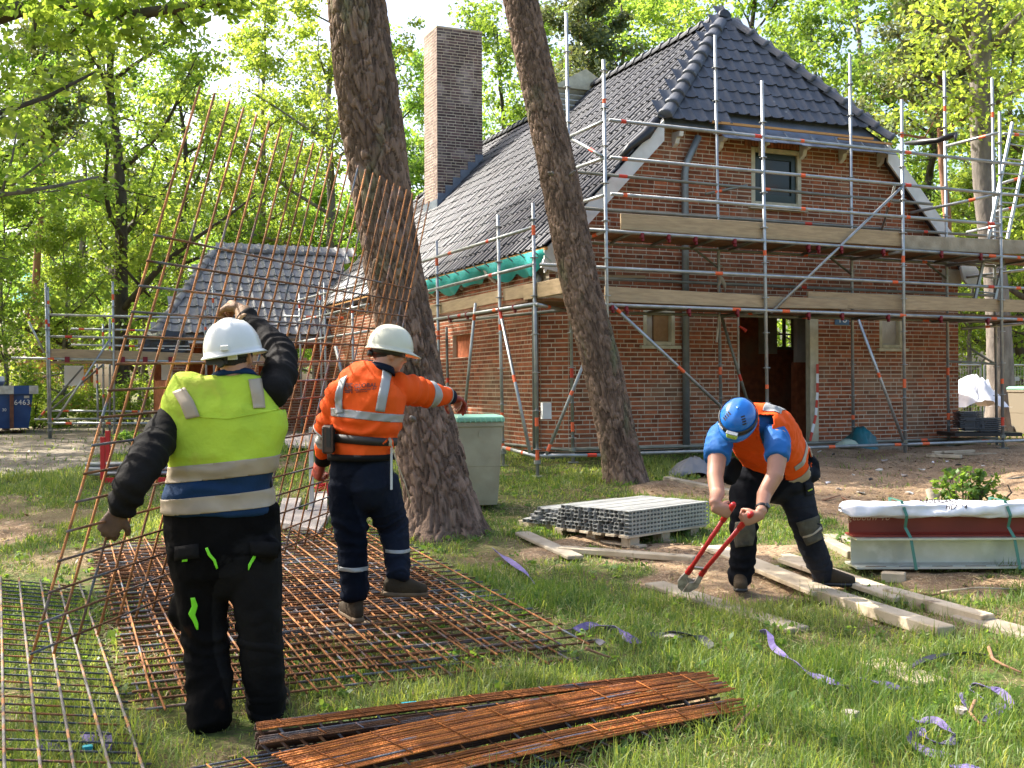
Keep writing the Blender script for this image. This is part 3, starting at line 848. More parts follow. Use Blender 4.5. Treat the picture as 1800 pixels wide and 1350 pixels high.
def emit_tiles(lst, parent, nind, matn, seed=1):
    r = np.random.default_rng(seed)
    order = sorted(range(len(lst)), key=lambda i: (lst[i][0] - CAMP).length)
    ind = []
    for i in order:
        px, py = proj(lst[i][0])
        if 690 < px < 1640 and py > 0 and len(ind) < nind: ind.append(i)
    ind = set(ind)
    me = np_mesh('roof_tile', TV, TF, M[matn], True, {'tint': ('FACE', [.5] * len(TF))})
    Vs = []; Fs = []; Ts = []; o = 0
    for i, (c, e1, e2, nn, key, yaw, dzt) in enumerate(lst):
        a = (e1 + e2 * yaw).normalized(); bb = (e2 - e1 * yaw).normalized()
        if a.cross(bb).dot(nn) < 0: a = -a
        R = Matrix((a, bb, nn)).transposed()
        if i in ind:
            place('roof_tile', me, c + nn * dzt, parent, rot=R.to_quaternion())
        else:
            Vs.append(TV @ np.array(R).T + np.array(tuple(c + nn * dzt))); Fs += [tuple(x + o for x in f) for f in TF]; o += len(TV)
            Ts += [r.uniform()] * len(TF)
    if Vs:
        loc = WPOS[parent.name]
        m2 = np_mesh('tile_field', np.concatenate(Vs) - np.array(tuple(loc)), Fs, M[matn], True, {'tint': ('FACE', Ts)})
        tag(place('tile_field', m2, loc, parent), kind='stuff')
emit_tiles(front_tiles, roofF, 130, 'tile_front', 3)
emit_tiles(main_tiles, roofL, 170, 'tile', 4)

# ridge and hip caps
def cap_mesh(L=.40, r=.115, n=8):
    V = []; F = []
    for (y, rr, z) in ((0, r, .02), (.05, r * 1.06, .022), (.052, r * .98, .015), (L, r * .88, -.01)):
        for k in range(n + 1):
            w = PI * k / n * 1.1 - .05 * PI
            V.append((rr * math.cos(w), y, rr * math.sin(w) * .95 + z))
    m = n + 1
    for j in range(3):
        for k in range(n): F.append((j * m + k, (j + 1) * m + k, (j + 1) * m + k + 1, j * m + k + 1))
    b = len(V); V.append((0, .0, 0)); F += [(b, k, k + 1) for k in range(n)]
    return V, F
CV, CF = cap_mesh()
cap_me = np_mesh('ridge_cap', CV, CF, M['tile'], True, {'tint': ('FACE', [.5] * len(CF))})
cap_fr = np_mesh('ridge_cap', CV, CF, M['tile_front'], True, {'tint': ('FACE', [.5] * len(CF))})
def caps(p, q, up, me, parent, step=.33):
    d = (q - p); L = d.length; d.normalize(); x = d.cross(up).normalized(); z = x.cross(d).normalized()
    R = Matrix((x, d, z)).transposed().to_quaternion()
    for k in range(int(L / step)):
        place('ridge_cap', me, p + d * (k * step + brick_rng.uniform(-.01, .01)), parent, rot=R)
apex = H(HALF, -OV + APD, ZE + ZT + HALF * SL + .02)
caps(H(INS - .02, -OV - .03, zh0 + .01), apex, (nL + nF), cap_fr, house)
caps(H(HW - INS + .02, -OV - .03, zh0 + .01), apex, (nR + nF), cap_fr, house)
caps(apex - VV * .05, H(HALF, LEN - 1.2, ZE + ZT + HALF * SL + .02), ZU, cap_me, house)
caps(H(1.9, LEN, ZE + 1.9 * SL + ZT), H(HALF, LEN - 1.2, ZE + ZT + HALF * SL + .02), nL + VV, cap_me, house)

# barge boards
mb = MB()
q = [H(EO, -OV + .02, ZE + EO * SL - .27), H(INS, -OV + .02, ZHIP - .27), H(INS, -OV + .02, ZHIP + .05), H(EO, -OV + .02, ZE + EO * SL + .05)]
mb.poly_extrude(q, VV * .035); mb.build('barge_board', M['white'], house)
mb = MB()
q = [H(HW - EO, -OV + .02, ZE + EO * SL - .27), H(HW - EO, -OV + .02, ZE + EO * SL + .05), H(HW - INS, -OV + .02, ZHIP + .05), H(HW - INS, -OV + .02, ZHIP - .27)]
mb.poly_extrude(q, VV * .035); mb.build('barge_board', M['white'], house)
for sgn in (0, 1):                         # soffit between board and wall
    f = (lambda s, d, z: H(s, d, z)) if not sgn else (lambda s, d, z: H(HW - s, d, z))
    mb = MB(); q = [f(EO, -OV + .06, ZE + EO * SL + .0), f(INS, -OV + .06, ZHIP + .0), f(INS, -.002, ZHIP + .0), f(EO, -.002, ZE + EO * SL + .0)]
    mb.poly_extrude(q, ZU * .03); mb.build('soffit', M['white'], house)
# scrolled end brackets of the barge boards
for s_ in (.05, HW - .05):
    sg = 1 if s_ < 1 else -1
    mb = MB(); q = [H(s_ - sg * .30, -OV + .015, ZE - .40), H(s_ - sg * .06, -OV + .015, ZE - .46), H(s_ + sg * .10, -OV + .015, ZE - .32), H(s_ + sg * .16, -OV + .015, ZE - .10), H(s_ + sg * .02, -OV + .015, ZE + .0), H(s_ - sg * .26, -OV + .015, ZE - .28)]
    mb.poly_extrude(q if sg > 0 else list(reversed(q)), VV * .05); mb.build('bracket', M['white'], house)

# unfinished eave of the front hip: lead apron, battens, white gutter brackets
zl = zh0 - .10
sA = 2.75
mb = MB()
n_ = 14
for k in range(n_):
    a = sA - HALF + (HW - INS - sA) * k / n_ + HALF; b2 = sA + (HW - INS - sA) * (k + 1) / n_
    dr = .05 * math.sin(k * 1.7) * .4
    mb.obox(H((a + b2) / 2, -OV - .03, zl - .02 + dr * .3), UU * (b2 - a) / 2 * 1.01, (VV * .16 + ZU * .12), nF * .006, .4 + .2 * (k % 2))
mb.build('lead_apron', M['lead'], house)
mb = MB(); mb.obox(H((sA + HW - INS) / 2 - .25, -OV - .03, zl + .12), UU * (HW - INS - sA) / 2 * .93, VV * .022, ZU * .018); mb.build('batten', M['batten'], house)
mb = MB(); mb.obox(H(HW - INS - .55, -OV - .06, zl + .06), UU * .55, VV * .02, ZU * .015); mb.build('batten', M['batten'], house)
for k in range(7):
    s_ = 2.95 + k * .5
    mb = MB(); mb.obox(H(s_, -OV - .13, zl - .02), UU * .012, (VV * .10 + ZU * .10), nF * .004); mb.build('apron_clip', M['zinc'], house)
for k in range(6):
    s_ = INS + .30 + k * .80
    mb = MB(); q = [H(s_, -.01, zl - .25), H(s_, -.01, zl - .02), H(s_, -.24, zl - .04), H(s_, -.22, zl - .11), H(s_, -.13, zl - .12), H(s_, -.10, zl - .2)]
    mb.poly_extrude(q, UU * .07); mb.build('gutter_bracket', M['white'], house)

# torn black roofing felt hanging off the right eave
fp = [P(1592, 252, 18.6), P(1620, 250, 18.2), P(1648, 247, 17.9), P(1668, 240, 17.8), P(1680, 236, 17.8), P(1679, 247, 17.7)]
mb = MB(); mb.poly(fp, [.03, .06, .045, .055, .05, .015], 6); mb.build('roofing_felt', M['black_plastic'], house, smooth=True)
# crumpled felt at the left end of the hip
fp = [H(INS - .15, -OV - .02, ZHIP + .02), H(INS - .35, -OV - .03, ZHIP - .22), H(INS - .62, -OV - .02, ZHIP - .42), H(INS - .8, -OV - .02, ZHIP - .62)]
mb = MB(); mb.poly(fp, [.07, .09, .06, .03], 6); mb.build('roofing_felt', M['black_plastic'], house, smooth=True)
# teal membrane hanging out under the left eave
Vm = []; Fm = []; nn_ = 120; rows_ = 6
for i in range(nn_ + 1):
    d = -.30 + i * (8.3 / nn_)
    ln = .26 + .06 * math.sin(d * 2.1) + .05 * math.sin(d * 5.3) + .03 * math.sin(d * 11)
    for j in range(rows_):
        f = j / (rows_ - 1)
        z = ZE + ZT + EO * SL - .03 - ln * f
        s_ = EO - .03 - .05 * f - .05 * math.sin(d * 4.2 + 1) * f - .03 * math.sin(d * 9.1) * f + .16 * f * f
        Vm.append(tuple(H(s_, d, z)))
for i in range(nn_):
    for j in range(rows_ - 1):
        a = i * rows_ + j; Fm.append((a, a + rows_, a + rows_ + 1, a + 1))
me = np_mesh('eave_membrane', np.array(Vm) - np.array(tuple(WPOS[house.name])), Fm, M['teal'], True)
tag(place('eave_membrane', me, WPOS[house.name], house))
mb = MB(); mb.obox(H(EO + .02, 6.8, ZE + ZT + EO * SL - .02), UU * .02, VV * 7.1, ZU * .02); mb.build('batten', M['batten'], house)
for k in range(18):
    d = -.1 + k * .46
    mb = MB(); mb.obox(H(EO - .06, d, ZE + ZT + EO * SL - .07), UU * .07 - ZU * .05, VV * .008, ZU * .006 + UU * .008); mb.build('gutter_clip', M['zinc'], house)
for k in range(9):
    d = .5 + k * 1.5
    mb = MB(); q = [H(-.005, d, ZE - .42), H(-.005, d, ZE - .12), H(-.2, d, ZE - .2), H(-.16, d, ZE - .3)]
    mb.poly_extrude(q, VV * .09); mb.build('rafter_end', M['white'], house)

# downpipes
def pipe(pts, r, name='downpipe', m='zinc'):
    mb = MB(); mb.poly(pts, r, 10); return mb.build(name, M[m], house, smooth=True)
pa = HF(1228, 240, -.12); pb_ = HF(1204, 292, -.08); pc = HF(1204.5, 330, -.08)
pipe([pa, pa * .15 + pb_ * .85, Vector((pb_.x, pb_.y, pb_.z - .1)), Vector((pb_.x, pb_.y, ZB - .3))], .055)
d_ = .30
pipe([HS(928, 455, -.18), HS(930, 464, -.14), HS(940, 478, -.10), HS(948, 489, -.07), Vector((*H(-.07, .34, 0).xy, 2.9)), Vector((*H(-.07, .34, 0).xy, ZB - .2))], .05)
mb = MB(); q = HF(960, 722, -1.2); mb.obox(q, UU * .065, VV * .03, ZU * .11); 
tag(mb.build('meter_box', M['white']), 'small white box fixed to the corner scaffold tube', 'box')

# chimney on the left slope
ch_top = None
cA = H(0, 0, 0)
def chim(px, py, s): return HS(px, py, s)
chd = 10.4                                  # distance back of its front face
pL = HF(769, 300, chd); pR = HF(848, 240, chd); pT = HF(800, 52, chd)
csl, csr, cz1 = hs(pL), hs(pR), pT.z
zc0 = ZE + csl * SL - .1
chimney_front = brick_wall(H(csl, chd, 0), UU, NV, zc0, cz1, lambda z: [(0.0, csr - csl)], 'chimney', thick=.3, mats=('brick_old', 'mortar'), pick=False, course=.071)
chimney_side = brick_wall(H(csl, chd, 0), VV, NU, zc0, cz1, lambda z: [(0.301, .95)], 'chimney', thick=.3, mats=('brick_sunlit', 'mortar'), pick=False, course=.071)
brick_wall(H(csl, chd, 0), VV, NU, zc0, cz1, lambda z: [(0.0, .30)], 'chimney', thick=.004, mats=('brick_sunlit', 'mortar'), pick=False, course=.071)
mb = MB(); mb.obox(H((csl + csr) / 2 + .1, chd + .63, (zc0 + cz1) / 2 - .02), UU * ((csr - csl) / 2 - .12), VV * .31, ZU * (cz1 - zc0) / 2); mb.build('chimney', M['brick_old'], house)
mb = MB(); mb.obox(H((csl + csr) / 2, chd + .475, cz1 + .02), UU * ((csr - csl) / 2 + .01), VV * .485, ZU * .02); mb.build('chimney_cap', M['mortar'], house)
mb = MB()
nst = 6
for k in range(nst):
    s_ = csl + (csr - csl) * (k + .5) / nst
    z_ = ZE + s_ * SL + ZT
    mb.obox(H(s_, chd - .02, z_ + .10), UU * (csr - csl) / nst * .52, VV * .008, ZU * .17)
mb.obox(H(csl - .02, chd + .45, ZE + csl * SL + ZT + .08), UU * .01, VV * .5, ZU * .14)
mb.build('step_flashing', M['lead'], house)

# louvred ridge vent
vt = HF(978, 165, 6.2); sv = HALF; vd = 6.2
vent = None
zv0 = ZE + HALF * SL - .5; zv1 = HF(975, 150, vd).z; zv2 = HF(978, 118, vd).z
wv = .62
mb = MB(); mb.obox(H(sv - .2, vd + .5, (zv0 + zv1) / 2), UU * wv * .9, VV * .45, ZU * (zv1 - zv0) / 2); vent = mb.build('roof_vent', M['cream'], house)
mb = MB()
for k in range(int((zv1 - zv0) / .11)):
    mb = MB(); z_ = zv0 + .06 + k * .11
    mb.obox(H(sv - .2, vd + .01, z_), UU * wv * .95, VV * .05 - ZU * .035, ZU * .012 + VV * .01); mb.build('louvre', M['white'], vent)
    mb = MB(); mb.obox(H(sv - .2 - wv * .92, vd + .5, z_), VV * .5, UU * .05 + ZU * .035, ZU * .012); mb.build('louvre', M['white'], vent)
mb = MB(); q = [H(sv - .2 - wv * 1.25, vd - .14, zv1 - .06), H(sv - .2 + wv * 1.25, vd - .14, zv1 - .06), H(sv - .2, vd - .14, zv2)]
mb.poly_extrude(q, VV * 1.3); mb.build('vent_roof', M['cream'], vent)
finish_list = True

# ------------------------------------------------------------------ the low wing at the back left
GD = 15.2                                   # ridge of the wing, metres behind the front wall
wing = thing('wing_building', H(-2.2, GD - 2.5, .4), 'low brick outbuilding with a grey tiled hipped roof behind the carried mesh', 'building')
zr_w = PL(450, 448, H(0, GD, 0), VV).z
ze_w = 2.72; slw = (zr_w - ze_w) / 2.45
s_l = hs(PL(378, 447, H(0, GD, 0), VV)); s_r = .9
e2W = (VV + ZU * slw).normalized(); nW = (-VV * slw + ZU).normalized()
wl_ = math.sqrt(2.45 ** 2 + (zr_w - ze_w) ** 2)
wt = []
expW = .33
def wing_in(t):
    f = t / wl_
    if f > 1.0: return None
    # hip on the left, valley with the main roof on the right
    lft = s_l - 1.75 * (1 - f)
    z = ze_w + (zr_w - ze_w) * f
    rgt = (z - ZE - ZT) / SL
    return (lft + .1, max(-.25, min(rgt, 1.2)))
lay(H(0, GD - 2.45, ze_w + .08), UU, e2W, nW, int(wl_ / expW) + 1, expW, .235, wing_in, 'tile_grey', wt)
mb = MB(); q = [H(s_l - 1.75, GD - 2.42, ze_w), H(.6, GD - 2.42, ze_w), H(.9, GD, zr_w), H(s_l, GD, zr_w)]
mb.poly_extrude(q, -nW * .1); rw = mb.build('roof', M['tile_grey'], wing)
mb = MB(); q = [H(s_l - 1.75, GD - 2.42, ze_w), H(s_l, GD, zr_w), H(s_l, GD + .1, zr_w), H(s_l - 1.75, GD + 2.4, ze_w)]
mb.poly_extrude(q, -ZU * .06); mb.build('roof', M['tile_grey'], wing)
mb = MB(); q = [H(s_l, GD + .02, zr_w), H(.9, GD + .02, zr_w), H(.9, GD + 2.4, ze_w), H(s_l - 1.75, GD + 2.4, ze_w)]
mb.poly_extrude(q, -ZU * .06); mb.build('roof', M['tile_grey'], wing)
TV0 = TV
TV = TV * np.array([.235 / .215, 1.0, 1.2])
def emit_wing():
    r = np.random.default_rng(9); me = np_mesh('roof_tile', TV, TF, M['tile_grey'], True, {'tint': ('FACE', [.5] * len(TF))})
    for i, (c, e1, e2, nn, key, yaw, dzt) in enumerate(wt[:300]):
        a = (e1 + e2 * yaw).normalized(); bb = (e2 - e1 * yaw).normalized()
        place('roof_tile', me, c + nn * dzt, rw, rot=Matrix((a, bb, nn)).transposed().to_quaternion())
emit_wing()
cap_g = np_mesh('ridge_cap', CV, CF, M['tile_grey'], True, {'tint': ('FACE', [.5] * len(CF))})
caps(H(s_l - 1.75, GD - 2.45, ze_w + .08), H(s_l, GD, zr_w + .08), nW - UU, cap_g, wing)
caps(H(s_l, GD, zr_w + .06), H(1.0, GD, zr_w + .06), ZU, cap_g, wing)
# its wall: a long brick front with a strip of openings under the eave
house_keep = house; house = wing
wing_z0 = .38; s_wl = hs(PL(300, 700, H(0, GD - 2.1, 0), VV)) 
zs = PL(330, 668, H(0, GD - 2.1, 0), VV).z
def wing_iv(z):
    if z > zs:
        if z > ze_w - .25: return [(0, -s_wl)]
        return [(k, k + .35) for k in np.arange(0, -s_wl, 1.75)] + [(-s_wl - .3, -s_wl)]
    return [(0, -s_wl)]
brick_wall(H(s_wl, GD - 2.1, 0), UU, NV, wing_z0, ze_w - .05, wing_iv, 'wall', pick=False)
mb = MB(); mb.obox(H(s_wl + .11, GD - .05, (wing_z0 + zs) / 2), UU * .11, VV * 1.8, ZU * (zs - wing_z0) / 2)
mb.obox(H(s_wl / 2, GD + 1.9, (wing_z0 + ze_w) / 2), UU * -s_wl / 2, VV * .1, ZU * (ze_w - wing_z0) / 2); mb.build('wall', M['brick'], wing)
mb = MB(); mb.obox(H(s_wl / 2, GD - 2.3, ze_w - .06), UU * (-s_wl / 2 + .5), VV * .04, ZU * .09); mb.build('fascia', M['white'], wing)
house = house_keep
finish_bricks(300)
# ------------------------------------------------------------------ scaffolding
scaf = thing('scaffold', H(4, -1.1, .45), 'tube scaffold with two board decks wrapped around the brick house', 'scaffold')
srng = random.Random(11)
DO, DI, SO = -1.6, -.5, -.93
RT = .0242
def fo(px, py): return HF(px, py, DO)
def fi(px, py): return HF(px, py, DI)
def so(px, py): return HS(px, py, SO)
def band(p, q, f, parent, m='orange_band', ln=.075, r=RT):
    d = (q - p).normalized(); c = p.lerp(q, f)
    mb = MB(); mb.tube(c - d * ln / 2, c + d * ln / 2, r * 1.06, 10); mb.build('tape_band', M[m], parent, smooth=False)
def tube(name, p, q, root, m='galv', r=RT, bands=(.07,), bm='orange_band', n=10):
    mb = MB(); mb.tube(p, q, r, n); o = mb.build(name, M[m], root, smooth=True)
    for f in bands:
        if srng.random() < .35: continue
        band(p, q, f, o, bm if srng.random() < .8 else 'red_band', .06 + srng.random() * .09, r)
    return o
def pole(top, bot, root, m='galv', zbase=None, foot=True, bands=(.08, .2, .55, .9), r=RT, vertical=True):
    top = Vector(top); bot = Vector(bot)
    if foot:
        z = zg(bot.x, bot.y); bot = bot + (bot - top) * ((bot.z - z) / (top.z - bot.z)) if abs(top.z - bot.z) > .1 else bot
    o = tube('standard', bot, top, root, m, r, bands, n=10)
    mb = MB(); L = (top - bot).length; d = (top - bot) / L
    k = .36
    while k < L - .1:
        mb.lathe(bot + d * k, [(r * 1.1, -.004), (r * 2.3, -.004), (r * 2.3, .004), (r * 1.1, .004)], 10, d); k += .5
    mb.build('rosette', M[m], o, kind='stuff')
    if foot:
        mb = MB(); mb.obox(bot + Vector((0, 0, .01)), (.075, 0, 0), (0, .075, 0), (0, 0, .006)); mb.tube(bot, bot + d * .2, r * .75, 8); mb.tube(bot + d * .17, bot + d * .22, r * 1.9, 8)
        mb.build('base_plate', M['galv_dull'], o)
    return o
# outer front standards
pole(so(937, 357), so(945, 834), scaf)
pole(fo(1061, 105), fo(1071, 815), scaf)
pole(fo(1339.5, 142), fo(1350, 800), scaf)
pole(fo(1585, 175), fo(1591, 797), scaf)
pole(fo(1757, 196), fo(1763, 800), scaf)
# inner front standards
pole(fi(995.5, 22), fi(1007, 790), scaf)
pole(fi(1257, 62), fi(1268, 785), scaf, 'galv')
pole(fi(1494, 95), fi(1500, 778), scaf, 'galv')
pole(fi(1660, 125), fi(1668, 800), scaf, 'galv')
pole(fi(1744, 137), fi(1752.5, 786), scaf, 'galv')
# left side standards
pole(so(875, 378), so(884, 790), scaf)
pole(so(767, 423), so(775, 800), scaf)
pole(HS(785, 575, -.25), HS(789, 775, -.25), scaf, 'galv_dull')
# rails and ledgers, outer front
for (a, b, c, d) in ((1071, 211, 1758, 285.7), (1073, 277, 1758, 340.7), (1074, 341, 1758, 394.5), (1000, 401.5, 1762, 451), (949, 465, 1761, 505), (1000, 533.5, 1765, 560.5), (949, 801, 1062, 800), (1062, 799, 1591, 781), (1591, 781, 1762, 775.5)):
    tube('ledger', fo(a, b), fo(c, d), scaf, 'galv', bands=(.03, .34, .45, .73, .97) if c - a > 300 else (.2, .8))
for (a, b, c, d) in ((1758, 285.7, 1830, 293), (1758, 340.7, 1830, 346), (1762, 451, 1830, 455.5), (1761, 505, 1830, 508), (1765, 560.5, 1830, 563), (1762, 775.5, 1830, 773)):
    tube('ledger', fo(a, b), fo(c, d), scaf, 'galv', bands=(.4,))
# inner front
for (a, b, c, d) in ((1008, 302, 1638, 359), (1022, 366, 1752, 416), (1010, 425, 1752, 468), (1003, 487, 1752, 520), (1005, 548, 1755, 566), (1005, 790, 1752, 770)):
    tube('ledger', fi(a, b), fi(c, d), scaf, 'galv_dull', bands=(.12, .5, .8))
# end frame at the left of the upper lifts and other transoms
for (a, b, c, d) in ((1061, 213, 1000, 241), (1062, 278, 1004, 298), (1063, 343, 1008, 360), (1068, 404, 1000, 432), (1003, 243, 1058, 274)):
    if d > b and a > c: tube('transom', fo(a, b), fi(c, d), scaf, 'galv', bands=(.3,))
    else: tube('transom', fi(a, b), fo(c, d), scaf, 'galv', bands=(.7,))
for (a, b, c, d) in ((1345, 548, 1268, 556), (1590, 553, 1498, 561), (1345, 420, 1264, 437), (1588, 442, 1497, 456), (1762, 452, 1664, 467), (1763, 560, 1667, 565), (944, 535, 1005, 548), (1763, 776, 1667, 775), (1757, 233, 1662, 257), (1757, 341, 1601, 374), (1760, 396, 1700, 408)):
    tube('transom', fo(a, b), fi(c, d), scaf, 'galv', bands=(.3,))
# left side
for (a, b, c, d) in ((763, 561.5, 943, 534), (752, 511.5, 940, 464.5), (743, 460, 938, 399), (876, 784, 945, 803), (770, 772, 884, 789)):
    tube('ledger', so(a, b), so(c, d), scaf, 'galv', bands=(.3, .65))
for (a, b, c, d) in ((790, 565, 990, 545), (792, 771, 1007, 792)):
    tube('ledger', HS(a, b, -.25), fi(c, d), scaf, 'galv_dull', bands=(.3,))
# braces
tube('brace', fo(1590, 324), fo(1355, 550), scaf, 'galv', .021, bands=())
tube('brace', fo(1074, 534), fo(1285, 731), scaf, 'galv', .023, bands=(.06, .57))
tube('brace', fi(1267, 553), fi(1320, 725), scaf, 'galv_dull', .023, bands=(.64,))
tube('brace', fo(1509, 562), fo(1588, 775), scaf, 'galv', .022, bands=(.45,))
tube('brace', fi(1240, 341), fi(1312, 326), scaf, 'galv_dull', .022, bands=(.3,))
tube('brace', fo(1573, 326), fi(1550, 404), scaf, 'galv', .02, bands=(.4,))
tube('brace', so(836, 533), so(812, 770), scaf, 'galv', .024, bands=(.1, .75))
tube('brace', so(878, 543), so(932, 797), scaf, 'galv', .023, bands=(.05, .5))
tube('brace', fo(1060, 556), fo(960, 800), scaf, 'galv', .023, bands=(.56, .95), bm='orange_band')
tube('brace', fi(1667, 635), fi(1752, 640), scaf, 'galv_dull', .02, bands=())
tube('brace', fi(1705, 612), fi(1752, 642), scaf, 'galv_dull', .02, bands=())
# bracket struts under the decks, seen dark against the wall
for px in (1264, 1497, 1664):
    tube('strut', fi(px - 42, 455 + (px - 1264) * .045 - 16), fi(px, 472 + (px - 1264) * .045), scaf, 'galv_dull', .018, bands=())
# toe boards
def board(q, root=None, name='toe_board', d=DO + .05, m='plank', th=.035, plane=None):
    """q: top-left, top-right, bottom-right, bottom-left pixels"""
    f = plane or (lambda x, y: HF(x, y, d))
    pts = [f(*x) for x in q]
    n = (pts[1] - pts[0]).cross(pts[3] - pts[0]).normalized()
    mb = MB(); mb.poly_extrude(pts, n * th)
    return mb.build(name, M[m], root or scaf, bevel=.004)
board([(1092, 375), (1341, 391), (1341, 420), (1092, 403)])
board([(1345, 391), (1586, 408), (1586, 433), (1345, 420)])
board([(1590, 413), (1759, 421), (1759, 446), (1590, 437)], m='timber_old')
board([(1763, 421), (1840, 424), (1840, 447), (1763, 446)], m='timber_old')
board([(1064, 503), (1343, 519), (1343, 541), (1064, 530)])
board([(1346, 520), (1490, 526), (1490, 543), (1346, 541)])
board([(1421, 512), (1588, 519), (1588, 545), (1421, 541)], d=DO + .09)
board([(1592, 519), (1759, 526), (1759, 548), (1592, 545)])
board([(1764, 526), (1840, 529), (1840, 550), (1764, 548)])
board([(962, 497), (1040, 502), (1040, 528), (962, 523)])
spl = lambda x, y: HS(x, y, SO + .05)
board([(700, 548), (878, 510), (878, 531), (700, 567)], plane=spl)
board([(884, 508), (938, 497), (938, 521), (884, 529)], plane=spl)
mb = MB(); q = so(950, 508); mb.obox(q + UU * .06, UU * .035, VV * .6, ZU * .10); mb.build('toe_board', M['plank'], scaf, bevel=.004)
# inside boards of both decks
board([(1060, 483), (1135, 484), (1135, 489), (1060, 488)], d=DI)
# decks: planks side by side along the wall
def deck(zf, s0, s1, d0, d1, n, m, drop=0.0):
    wdt = (d1 - d0) / n
    L = 2.45; k = 0; s = s0
    while s < s1 - .2:
        e = min(s + L, s1)
        for i in range(n):
            d = d0 + (i + .5) * wdt
            z0 = zf(s + .1); z1 = zf(e - .1)
            mb = MB(); mb.beam(H(s + .01, d, z0), H(e - .01, d, z1), wdt * .94, .035, ZU); mb.build('deck_plank', M[m], scaf)
        s = e
def zline(a, b, c, d, pl, off):
    p, q = pl(a, b), pl(c, d); sa, sb = hs(p), hs(q)
    return lambda s: p.z + (q.z - p.z) * (s - sa) / (sb - sa) + off
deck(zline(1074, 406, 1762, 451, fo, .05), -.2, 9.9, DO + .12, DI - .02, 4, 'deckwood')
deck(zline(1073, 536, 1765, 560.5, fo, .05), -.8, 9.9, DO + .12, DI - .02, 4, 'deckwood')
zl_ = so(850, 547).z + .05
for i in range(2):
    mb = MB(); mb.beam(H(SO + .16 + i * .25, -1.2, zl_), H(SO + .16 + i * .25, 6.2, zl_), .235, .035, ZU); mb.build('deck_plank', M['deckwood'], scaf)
# transoms hidden under the decks that show as dark bars
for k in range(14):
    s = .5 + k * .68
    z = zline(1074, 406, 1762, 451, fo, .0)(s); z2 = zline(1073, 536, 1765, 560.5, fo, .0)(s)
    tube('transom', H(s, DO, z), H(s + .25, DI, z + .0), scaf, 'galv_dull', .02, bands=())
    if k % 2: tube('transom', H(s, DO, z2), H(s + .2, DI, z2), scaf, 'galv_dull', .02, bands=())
# couplers
def coupler(c, root=scaf):
    mb = MB(); mb.obox(c + NV * .01, UU * .024, VV * .032, ZU * .036); mb.obox(c - ZU * .05 + UU * .02, UU * .016, VV * .026, ZU * .024); mb.build('coupler', M['coupler'], root, bevel=.008)
for (x, y) in ((455, 825), (548, 830), (643, 838), (780, 845), (1040, 865), (1075, 868), (1155, 870), (1303, 880), (1507, 887), (1645, 895)): coupler(fo(x / 2 + 900, y / 2 + 2))
for (x, y) in ((350, 278), (400, 282), (620, 290), (790, 293), (1040, 303), (1158, 305), (1320, 310), (1505, 315), (1670, 322)): coupler(fo(x / 2 + 900, y / 2 + 402))
for (x, y) in ((878, 545), (903, 540), (820, 553), (790, 558)): coupler(so(x, y))
# knotted white rag hanging from a lower rail
mb = MB(); q = fi(1267, 490)
mb.poly([q + Vector((-.06, -.03, .06)), q + Vector((0, -.04, 0)), q + Vector((.05, -.03, -.09)), q + Vector((.06, -.03, -.2))], [.02, .035, .03, .012], 6)
mb.poly([q + Vector((0, -.04, 0)), q + Vector((-.05, -.03, -.12)), q + Vector((-.04, -.03, -.22))], [.03, .02, .01], 6)
tag(mb.build('knotted_rag', M['timber'], smooth=True), 'pale rag knotted round a scaffold rail above the doorway', 'rag')
mb = MB(); q = fi(1262, 553)
mb.poly([q + Vector((0, -.04, 0)), q + Vector((-.01, -.04, -.25)), q + Vector((-.03, -.04, -.42))], [.008, .014, .018], 6)
tag(mb.build('cloth_strip', M['white'], smooth=True), 'thin white strip dangling under the lower deck beside the doorway', 'strip')
# red and white barrier tape hanging by the door frame
mb = MB(); pts = [HF(1437, 640, -.05), HF(1437, 690, -.06), HF(1434, 730, -.06), HF(1424, 775, -.1)]
for i in range(3):
    for k in range(3):
        a = pts[i].lerp(pts[i + 1], k / 3); b = pts[i].lerp(pts[i + 1], (k + 1) / 3)
        mm = MB(); mm.beam(a, b, .05, .004, NV); 
        if i == 0 and k == 0:
            tape = mm.build('barrier_tape', M['red_band']); tag(tape, 'red and white barrier tape hanging down the right door post', 'tape')
        else: mm.build('tape_stripe', M['red_band'] if (i * 3 + k) % 2 == 0 else M['ink_white'], tape)
mm = MB(); q = HF(1305, 577, -.06); mm.poly([q - UU * .06 + ZU * .03, q, q + UU * .07 - ZU * .04], [.012, .02, .028], 6); tag(mm.build('red_rag', M['red_band']), 'scrap of red tape on the left edge of the doorway', 'tape')

# ladder leaning at the right end
lad = thing('ladder', fo(1760, 560), 'aluminium ladder leaning between the decks at the far right scaffold end', 'ladder')
def ladder_seg(a0, a1, b0, b1, d, nr):
    A0, A1, B0, B1 = HF(*a0, d), HF(*a1, d), HF(*b0, d), HF(*b1, d)
    for (p, q) in ((A0, A1), (B0, B1)):
        mb = MB(); mb.beam(p, q, .05, .03, VV); mb.build('stile', M['galv'], lad)
    for k in range(nr):
        f = (k + .5) / nr
        mb = MB(); mb.tube(A0.lerp(A1, f), B0.lerp(B1, f), .014, 8); mb.build('rung', M['galv'], lad)
ladder_seg((1780, 215), (1737, 420), (1812, 221), (1771, 420), -1.0, 8)
ladder_seg((1738, 420), (1714, 525), (1771, 424), (1748, 530), -1.0, 4)
for (a, b, c, d, dd) in ((1764, 235, 1835, 240, -.9), (1763, 322, 1835, 300, -.6), (1752, 372, 1835, 352, -.5), (1700, 487, 1835, 470, -.4), (1690, 578, 1835, 566, -.5)):
    tube('ledger', HF(a, b, dd), HF(c, d, dd), scaf, 'galv', bands=(.3,))

